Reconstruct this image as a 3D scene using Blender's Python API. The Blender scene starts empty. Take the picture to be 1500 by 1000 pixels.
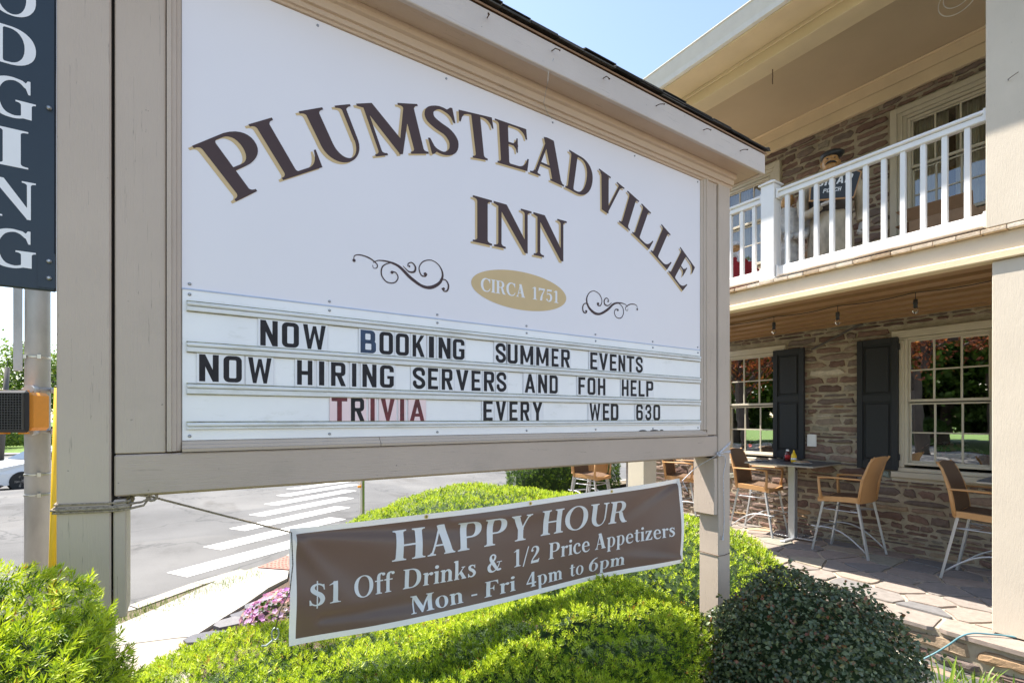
import bpy, math, random
import numpy as np
from mathutils import Vector, Matrix, noise
R = math.radians
scene = bpy.context.scene
COL = scene.collection
rng = random.Random(7)

# ---------------------------------------------------------------- camera
EYE = 1.70
cam_data = bpy.data.cameras.new('camera')
cam = bpy.data.objects.new('camera', cam_data); COL.objects.link(cam)
cam.location = (0, 0, EYE); cam.rotation_euler = (R(90), 0, R(-33.45))
cam_data.sensor_width = 36; cam_data.lens = 36 * 732 / 1500
cam_data.shift_y = 0.075
cam_data.clip_start = 0.05; cam_data.clip_end = 1500
scene.camera = cam

# ---------------------------------------------------------------- world and sun
SUN_DIR = Vector((-0.27, 0.52, 1.0)).normalized()       # towards the sun
world = bpy.data.worlds.new('World'); scene.world = world; world.use_nodes = True
wn = world.node_tree; wn.nodes.clear()
sky = wn.nodes.new('ShaderNodeTexSky'); sky.sky_type = 'NISHITA'; sky.sun_disc = False
sky.sun_elevation = math.asin(SUN_DIR.z); sky.sun_rotation = math.atan2(SUN_DIR.x, SUN_DIR.y) % (2 * math.pi)
sky.air_density = 1.0; sky.dust_density = .4; sky.ozone_density = 3.0; sky.altitude = 100
bg = wn.nodes.new('ShaderNodeBackground'); bg.inputs['Strength'].default_value = 0.15
wo = wn.nodes.new('ShaderNodeOutputWorld')
wb = wn.nodes.new('ShaderNodeMix'); wb.data_type = 'RGBA'; wb.blend_type = 'MULTIPLY'; wb.inputs[0].default_value = 1.0
wb.inputs[7].default_value = (1.17, 1.0, .86, 1)          # daylight white balance of the camera
wn.links.new(sky.outputs[0], wb.inputs[6]); wn.links.new(wb.outputs[2], bg.inputs[0]); wn.links.new(bg.outputs[0], wo.inputs[0])
sun_data = bpy.data.lights.new('sun', 'SUN'); sun_data.energy = 5.0; sun_data.angle = R(0.53)
sun_data.color = (1.0, 0.94, 0.85)
sun = bpy.data.objects.new('sun', sun_data); COL.objects.link(sun)
sun.rotation_euler = SUN_DIR.to_track_quat('Z', 'Y').to_euler(); sun.location = (-5, 10, 20)
vs = scene.view_settings
vs.view_transform = 'Standard'; vs.look = 'None'; vs.gamma = 1.0; vs.use_curve_mapping = False
vs.exposure = 1.38
scene.cycles.max_bounces = 8; scene.cycles.diffuse_bounces = 4; scene.cycles.transparent_max_bounces = 12

# ---------------------------------------------------------------- helpers
ORG = {}
def tag(o, label=None, cat=None, group=None, kind=None):
    if label: o['label'] = label
    if cat: o['category'] = cat
    if group: o['group'] = group
    if kind: o['kind'] = kind
    return o

def thing(name, label, cat, loc=(0, 0, 0), group=None, rz=0.0):
    o = bpy.data.objects.new(name, None); COL.objects.link(o)
    o.empty_display_size = 0.1
    o.location = loc; o.rotation_euler = (0, 0, rz)
    ORG[o.name] = Vector(loc)
    return tag(o, label, cat, group)

class MB:
    def __init__(s): s.v = []; s.f = []; s.m = []; s.t = []; s.smooth = False
    def add(s, vs, fs, mi=0, tone=0.5):
        b = len(s.v); s.v += [tuple(p) for p in vs]
        s.f += [tuple(b + i for i in f) for f in fs]; s.m += [mi] * len(fs); s.t += [tone] * len(fs); return s
    def box(s, x0, x1, y0, y1, z0, z1, mi=0, c=0.0, tone=0.5):
        if c <= 0:
            vs = [(x, y, z) for z in (z0, z1) for y in (y0, y1) for x in (x0, x1)]
            return s.add(vs, [(0, 2, 3, 1), (4, 5, 7, 6), (0, 1, 5, 4), (2, 6, 7, 3), (0, 4, 6, 2), (1, 3, 7, 5)], mi, tone)
        vs = []; idx = {}
        X = (x0, x1); Y = (y0, y1); Z = (z0, z1)
        for i in (0, 1):
            for j in (0, 1):
                for k in (0, 1):
                    sx, sy, sz = (1 if i == 0 else -1), (1 if j == 0 else -1), (1 if k == 0 else -1)
                    idx[i, j, k, 0] = len(vs); vs.append((X[i], Y[j] + sy * c, Z[k] + sz * c))
                    idx[i, j, k, 1] = len(vs); vs.append((X[i] + sx * c, Y[j], Z[k] + sz * c))
                    idx[i, j, k, 2] = len(vs); vs.append((X[i] + sx * c, Y[j] + sy * c, Z[k]))
        fs = []
        g = lambda i, j, k, a: idx[i, j, k, a]
        fs += [(g(0,0,0,0), g(0,0,1,0), g(0,1,1,0), g(0,1,0,0)), (g(1,0,0,0), g(1,1,0,0), g(1,1,1,0), g(1,0,1,0))]
        fs += [(g(0,0,0,1), g(1,0,0,1), g(1,0,1,1), g(0,0,1,1)), (g(0,1,0,1), g(0,1,1,1), g(1,1,1,1), g(1,1,0,1))]
        fs += [(g(0,0,0,2), g(0,1,0,2), g(1,1,0,2), g(1,0,0,2)), (g(0,0,1,2), g(1,0,1,2), g(1,1,1,2), g(0,1,1,2))]
        for j in (0, 1):
            for k in (0, 1): fs.append((g(0,j,k,1), g(1,j,k,1), g(1,j,k,2), g(0,j,k,2)) if (j + k) % 2 else (g(0,j,k,1), g(0,j,k,2), g(1,j,k,2), g(1,j,k,1)))
        for i in (0, 1):
            for k in (0, 1): fs.append((g(i,0,k,0), g(i,1,k,0), g(i,1,k,2), g(i,0,k,2)) if (i + k) % 2 == 0 else (g(i,0,k,0), g(i,0,k,2), g(i,1,k,2), g(i,1,k,0)))
        for i in (0, 1):
            for j in (0, 1): fs.append((g(i,j,0,0), g(i,j,1,0), g(i,j,1,1), g(i,j,0,1)) if (i + j) % 2 else (g(i,j,0,0), g(i,j,0,1), g(i,j,1,1), g(i,j,1,0)))
        for i in (0, 1):
            for j in (0, 1):
                for k in (0, 1): fs.append((g(i,j,k,0), g(i,j,k,1), g(i,j,k,2)) if (i + j + k) % 2 else (g(i,j,k,0), g(i,j,k,2), g(i,j,k,1)))
        return s.add(vs, fs, mi, tone)
    def prism(s, poly, fn, d0, d1, mi=0, tone=0.5):
        # poly: 2D points; fn(a, b, d) -> 3D
        n = len(poly)
        vs = [fn(a, b, d0) for a, b in poly] + [fn(a, b, d1) for a, b in poly]
        fs = [tuple(range(n - 1, -1, -1)), tuple(range(n, 2 * n))] + [(i, (i + 1) % n, n + (i + 1) % n, n + i) for i in range(n)]
        return s.add(vs, fs, mi, tone)
    def tube(s, pts, r, n=8, mi=0, cap=True, sq=1.0, tone=0.5):
        pts = [Vector(p) for p in pts]; m = len(pts)
        rs = r if isinstance(r, (list, tuple)) else [r] * m
        up = Vector((0, 0, 1)); vs = []
        prev = None
        for i, p in enumerate(pts):
            t = (pts[min(i + 1, m - 1)] - pts[max(i - 1, 0)]).normalized()
            if prev is None:
                a = t.cross(up)
                if a.length < 1e-3: a = t.cross(Vector((1, 0, 0)))
                a.normalize()
            else:
                a = prev - t * prev.dot(t)
                a.normalize()
            prev = a; b = t.cross(a)
            for k in range(n):
                th = 2 * math.pi * (k + 0.5) / n
                vs.append(p + (a * math.cos(th) + b * math.sin(th) * sq) * rs[i])
        fs = [(i * n + k, i * n + (k + 1) % n, (i + 1) * n + (k + 1) % n, (i + 1) * n + k) for i in range(m - 1) for k in range(n)]
        if cap: fs += [tuple(range(n - 1, -1, -1)), tuple(range((m - 1) * n, m * n))]
        return s.add(vs, fs, mi, tone)
    def lathe(s, prof, c=(0, 0, 0), n=16, mi=0, tone=0.5):
        vs = [(c[0] + r * math.cos(2 * math.pi * k / n), c[1] + r * math.sin(2 * math.pi * k / n), c[2] + z) for r, z in prof for k in range(n)]
        m = len(prof)
        fs = [(i * n + k, i * n + (k + 1) % n, (i + 1) * n + (k + 1) % n, (i + 1) * n + k) for i in range(m - 1) for k in range(n)]
        fs += [tuple(range(n - 1, -1, -1)), tuple(range((m - 1) * n, m * n))]
        return s.add(vs, fs, mi, tone)
    def ell(s, c, r, n=12, m=8, mi=0, tone=0.5):
        prof = [(math.sin(math.pi * i / m), -math.cos(math.pi * i / m)) for i in range(m + 1)]
        vs = [(c[0] + r[0] * max(q, .01) * math.cos(2 * math.pi * k / n), c[1] + r[1] * max(q, .01) * math.sin(2 * math.pi * k / n), c[2] + r[2] * z) for q, z in prof for k in range(n)]
        fs = [(i * n + k, i * n + (k + 1) % n, (i + 1) * n + (k + 1) % n, (i + 1) * n + k) for i in range(m) for k in range(n)]
        fs += [tuple(range(n - 1, -1, -1)), tuple(range(m * n, (m + 1) * n))]
        return s.add(vs, fs, mi, tone)
    def data(s, name, mats, org=Vector((0, 0, 0)), smooth=None, tone=False):
        me = bpy.data.meshes.new(name)
        me.from_pydata([(x - org.x, y - org.y, z - org.z) for x, y, z in s.v], [], s.f)
        for m in (mats if isinstance(mats, (list, tuple)) else [mats]): me.materials.append(m)
        if any(s.m): me.polygons.foreach_set('material_index', s.m)
        sm = s.smooth if smooth is None else smooth
        if sm: me.polygons.foreach_set('use_smooth', [True] * len(s.f))
        if tone:
            a = me.attributes.new('tone', 'FLOAT', 'FACE'); a.data.foreach_set('value', s.t)
        me.update(); return me
    def build(s, name, mats, parent=None, label=None, cat=None, group=None, kind=None, smooth=None, tone=False, loc=None):
        org = ORG[parent.name] if parent else Vector(loc or (0, 0, 0))
        o = bpy.data.objects.new(name, s.data(name, mats, org, smooth, tone)); COL.objects.link(o)
        if parent: o.parent = parent
        else: o.location = org
        ORG[o.name] = org
        return tag(o, label, cat, group, kind)

def np_mesh(name, verts, faces, mats, tone=None, mi=None, smooth=False):
    """verts (n,3) array, faces (m,k) array"""
    me = bpy.data.meshes.new(name); faces = np.asarray(faces, np.int32); verts = np.asarray(verts, np.float32)
    m, k = faces.shape
    me.vertices.add(len(verts)); me.vertices.foreach_set('co', verts.ravel())
    me.loops.add(m * k); me.loops.foreach_set('vertex_index', faces.ravel())
    me.polygons.add(m); me.polygons.foreach_set('loop_start', np.arange(0, m * k, k, dtype=np.int32))
    me.polygons.foreach_set('loop_total', np.full(m, k, np.int32))
    if mi is not None: me.polygons.foreach_set('material_index', np.asarray(mi, np.int32))
    if smooth: me.polygons.foreach_set('use_smooth', np.ones(m, bool))
    for mt in (mats if isinstance(mats, (list, tuple)) else [mats]): me.materials.append(mt)
    me.update(calc_edges=True)
    if tone is not None:
        a = me.attributes.new('tone', 'FLOAT', 'FACE'); a.data.foreach_set('value', np.asarray(tone, np.float32))
    return me

def link_mesh(name, me, parent=None, **kw):
    o = bpy.data.objects.new(name, me); COL.objects.link(o)
    if parent: o.parent = parent; ORG[o.name] = ORG[parent.name]
    else: ORG[o.name] = Vector((0, 0, 0))
    return tag(o, **kw)

def copy_tree(o, parent=None):
    c = o.copy(); COL.objects.link(c); c.parent = parent
    for ch in list(o.children): copy_tree(ch, c)
    return c

# ---------------------------------------------------------------- materials
class NT:
    def __init__(s, name):
        s.m = bpy.data.materials.new(name); s.m.use_nodes = True; s.t = s.m.node_tree; s.t.nodes.clear()
        s.out = s.t.nodes.new('ShaderNodeOutputMaterial')
    def n(s, typ, **kw):
        nd = s.t.nodes.new(typ)
        for k, v in kw.items():
            if k in nd.inputs.keys() or isinstance(k, int): pass
            setattr(nd, k, v)
        return nd
    def l(s, a, b): s.t.links.new(a, b)
    def noise(s, scale, detail=4, rough=0.55, vec=None, stretch=None, obj=True):
        nz = s.n('ShaderNodeTexNoise'); nz.inputs['Scale'].default_value = scale; nz.inputs['Detail'].default_value = detail
        nz.inputs['Roughness'].default_value = rough
        tc = s.n('ShaderNodeTexCoord'); src = tc.outputs['Object']
        if stretch:
            mp = s.n('ShaderNodeMapping'); mp.inputs['Scale'].default_value = stretch; s.l(src, mp.inputs['Vector']); src = mp.outputs[0]
        s.l(src, nz.inputs['Vector']); return nz.outputs['Fac']
    def ramp(s, fac, stops, interp='LINEAR'):
        r = s.n('ShaderNodeValToRGB'); cr = r.color_ramp; cr.interpolation = interp
        while len(cr.elements) < len(stops): cr.elements.new(0.5)
        for e, (p, c) in zip(cr.elements, stops):
            e.position = p; e.color = tuple(c) + (1,) if len(c) == 3 else c
        s.l(fac, r.inputs[0]); return r.outputs[0]
    def mix(s, fac, a, b, mode='MIX'):
        m = s.n('ShaderNodeMix'); m.data_type = 'RGBA'; m.blend_type = mode
        for v, i in ((fac, 0), (a, 6), (b, 7)):
            if isinstance(v, (int, float)): m.inputs[i].default_value = v
            elif isinstance(v, tuple): m.inputs[i].default_value = v + (1,) if len(v) == 3 else v
            else: s.l(v, m.inputs[i])
        return m.outputs[2]
    def bump(s, h, strength=0.3, dist=0.01, normal=None):
        b = s.n('ShaderNodeBump'); b.inputs['Strength'].default_value = strength; b.inputs['Distance'].default_value = dist
        s.l(h, b.inputs['Height'])
        if normal: s.l(normal, b.inputs['Normal'])
        return b.outputs[0]
    def principled(s, col, rough=0.6, metal=0.0, normal=None, spec=0.5, coat=0.0):
        p = s.n('ShaderNodeBsdfPrincipled')
        if isinstance(col, tuple): p.inputs['Base Color'].default_value = col + (1,)
        else: s.l(col, p.inputs['Base Color'])
        if isinstance(rough, (int, float)): p.inputs['Roughness'].default_value = rough
        else: s.l(rough, p.inputs['Roughness'])
        p.inputs['Metallic'].default_value = metal; p.inputs['Specular IOR Level'].default_value = spec
        p.inputs['Coat Weight'].default_value = coat
        if normal: s.l(normal, p.inputs['Normal'])
        return p.outputs[0]
    def done(s, sh): s.l(sh, s.out.inputs['Surface']); return s.m

def simple(name, col, rough=0.6, metal=0.0, var=0.08, scale=12, bump=0.05, bscale=60, spec=0.5, stretch=None, coat=0.0):
    t = NT(name)
    f = t.noise(scale, 5, stretch=stretch)
    a = tuple(max(0, c * (1 - var)) for c in col); b = tuple(min(1, c * (1 + var)) for c in col)
    c = t.ramp(f, [(0.3, a), (0.7, b)])
    nrm = t.bump(t.noise(bscale, 4, stretch=stretch), bump, 0.004) if bump else None
    return t.done(t.principled(c, rough, metal, nrm, spec, coat))

def painted_wood(name, col, grain=(1, 1, 8), dirt=(.25, .22, .18), amt=0.25, rough=0.55, crack=0.35):
    """paint over timber: faint grain along one axis, fine cracks, smudges and specks"""
    t = NT(name)
    g = t.noise(14, 6, 0.65, stretch=grain)
    big = t.noise(2.2, 4)
    base = t.ramp(big, [(0.3, tuple(c * .92 for c in col)), (0.7, tuple(min(1, c * 1.05) for c in col))])
    streak = t.ramp(g, [(0.28, (1, 1, 1)), (0.36, (0, 0, 0))])
    c1 = t.mix(t.mix(0.35, (0, 0, 0), streak), base, tuple(c * .75 for c in col))
    sp = t.noise(55, 2, 0.5)
    spk = t.ramp(sp, [(0.76, (0, 0, 0)), (0.80, (1, 1, 1))])
    sm = t.ramp(t.noise(5, 6, 0.7), [(0.58, (0, 0, 0)), (0.8, (1, 1, 1))])
    c2 = t.mix(t.mix(amt, (0, 0, 0), sm), c1, dirt)
    c3 = t.mix(t.mix(0.6, (0, 0, 0), spk), c2, tuple(d * .5 for d in dirt))
    cr = t.ramp(t.noise(7, 3, 0.45, stretch=tuple(g if g < 1 else g * 2.2 for g in grain)), [(0.672, (0, 0, 0)), (0.678, (1, 1, 1)), (0.690, (1, 1, 1)), (0.696, (0, 0, 0))])
    c3 = t.mix(t.mix(crack, (0, 0, 0), cr), c3, tuple(d * .35 for d in dirt))
    h = t.noise(30, 6, 0.7, stretch=grain)
    n1 = t.bump(h, 0.6, 0.003)
    return t.done(t.principled(c3, rough, 0, n1, 0.4))
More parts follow.
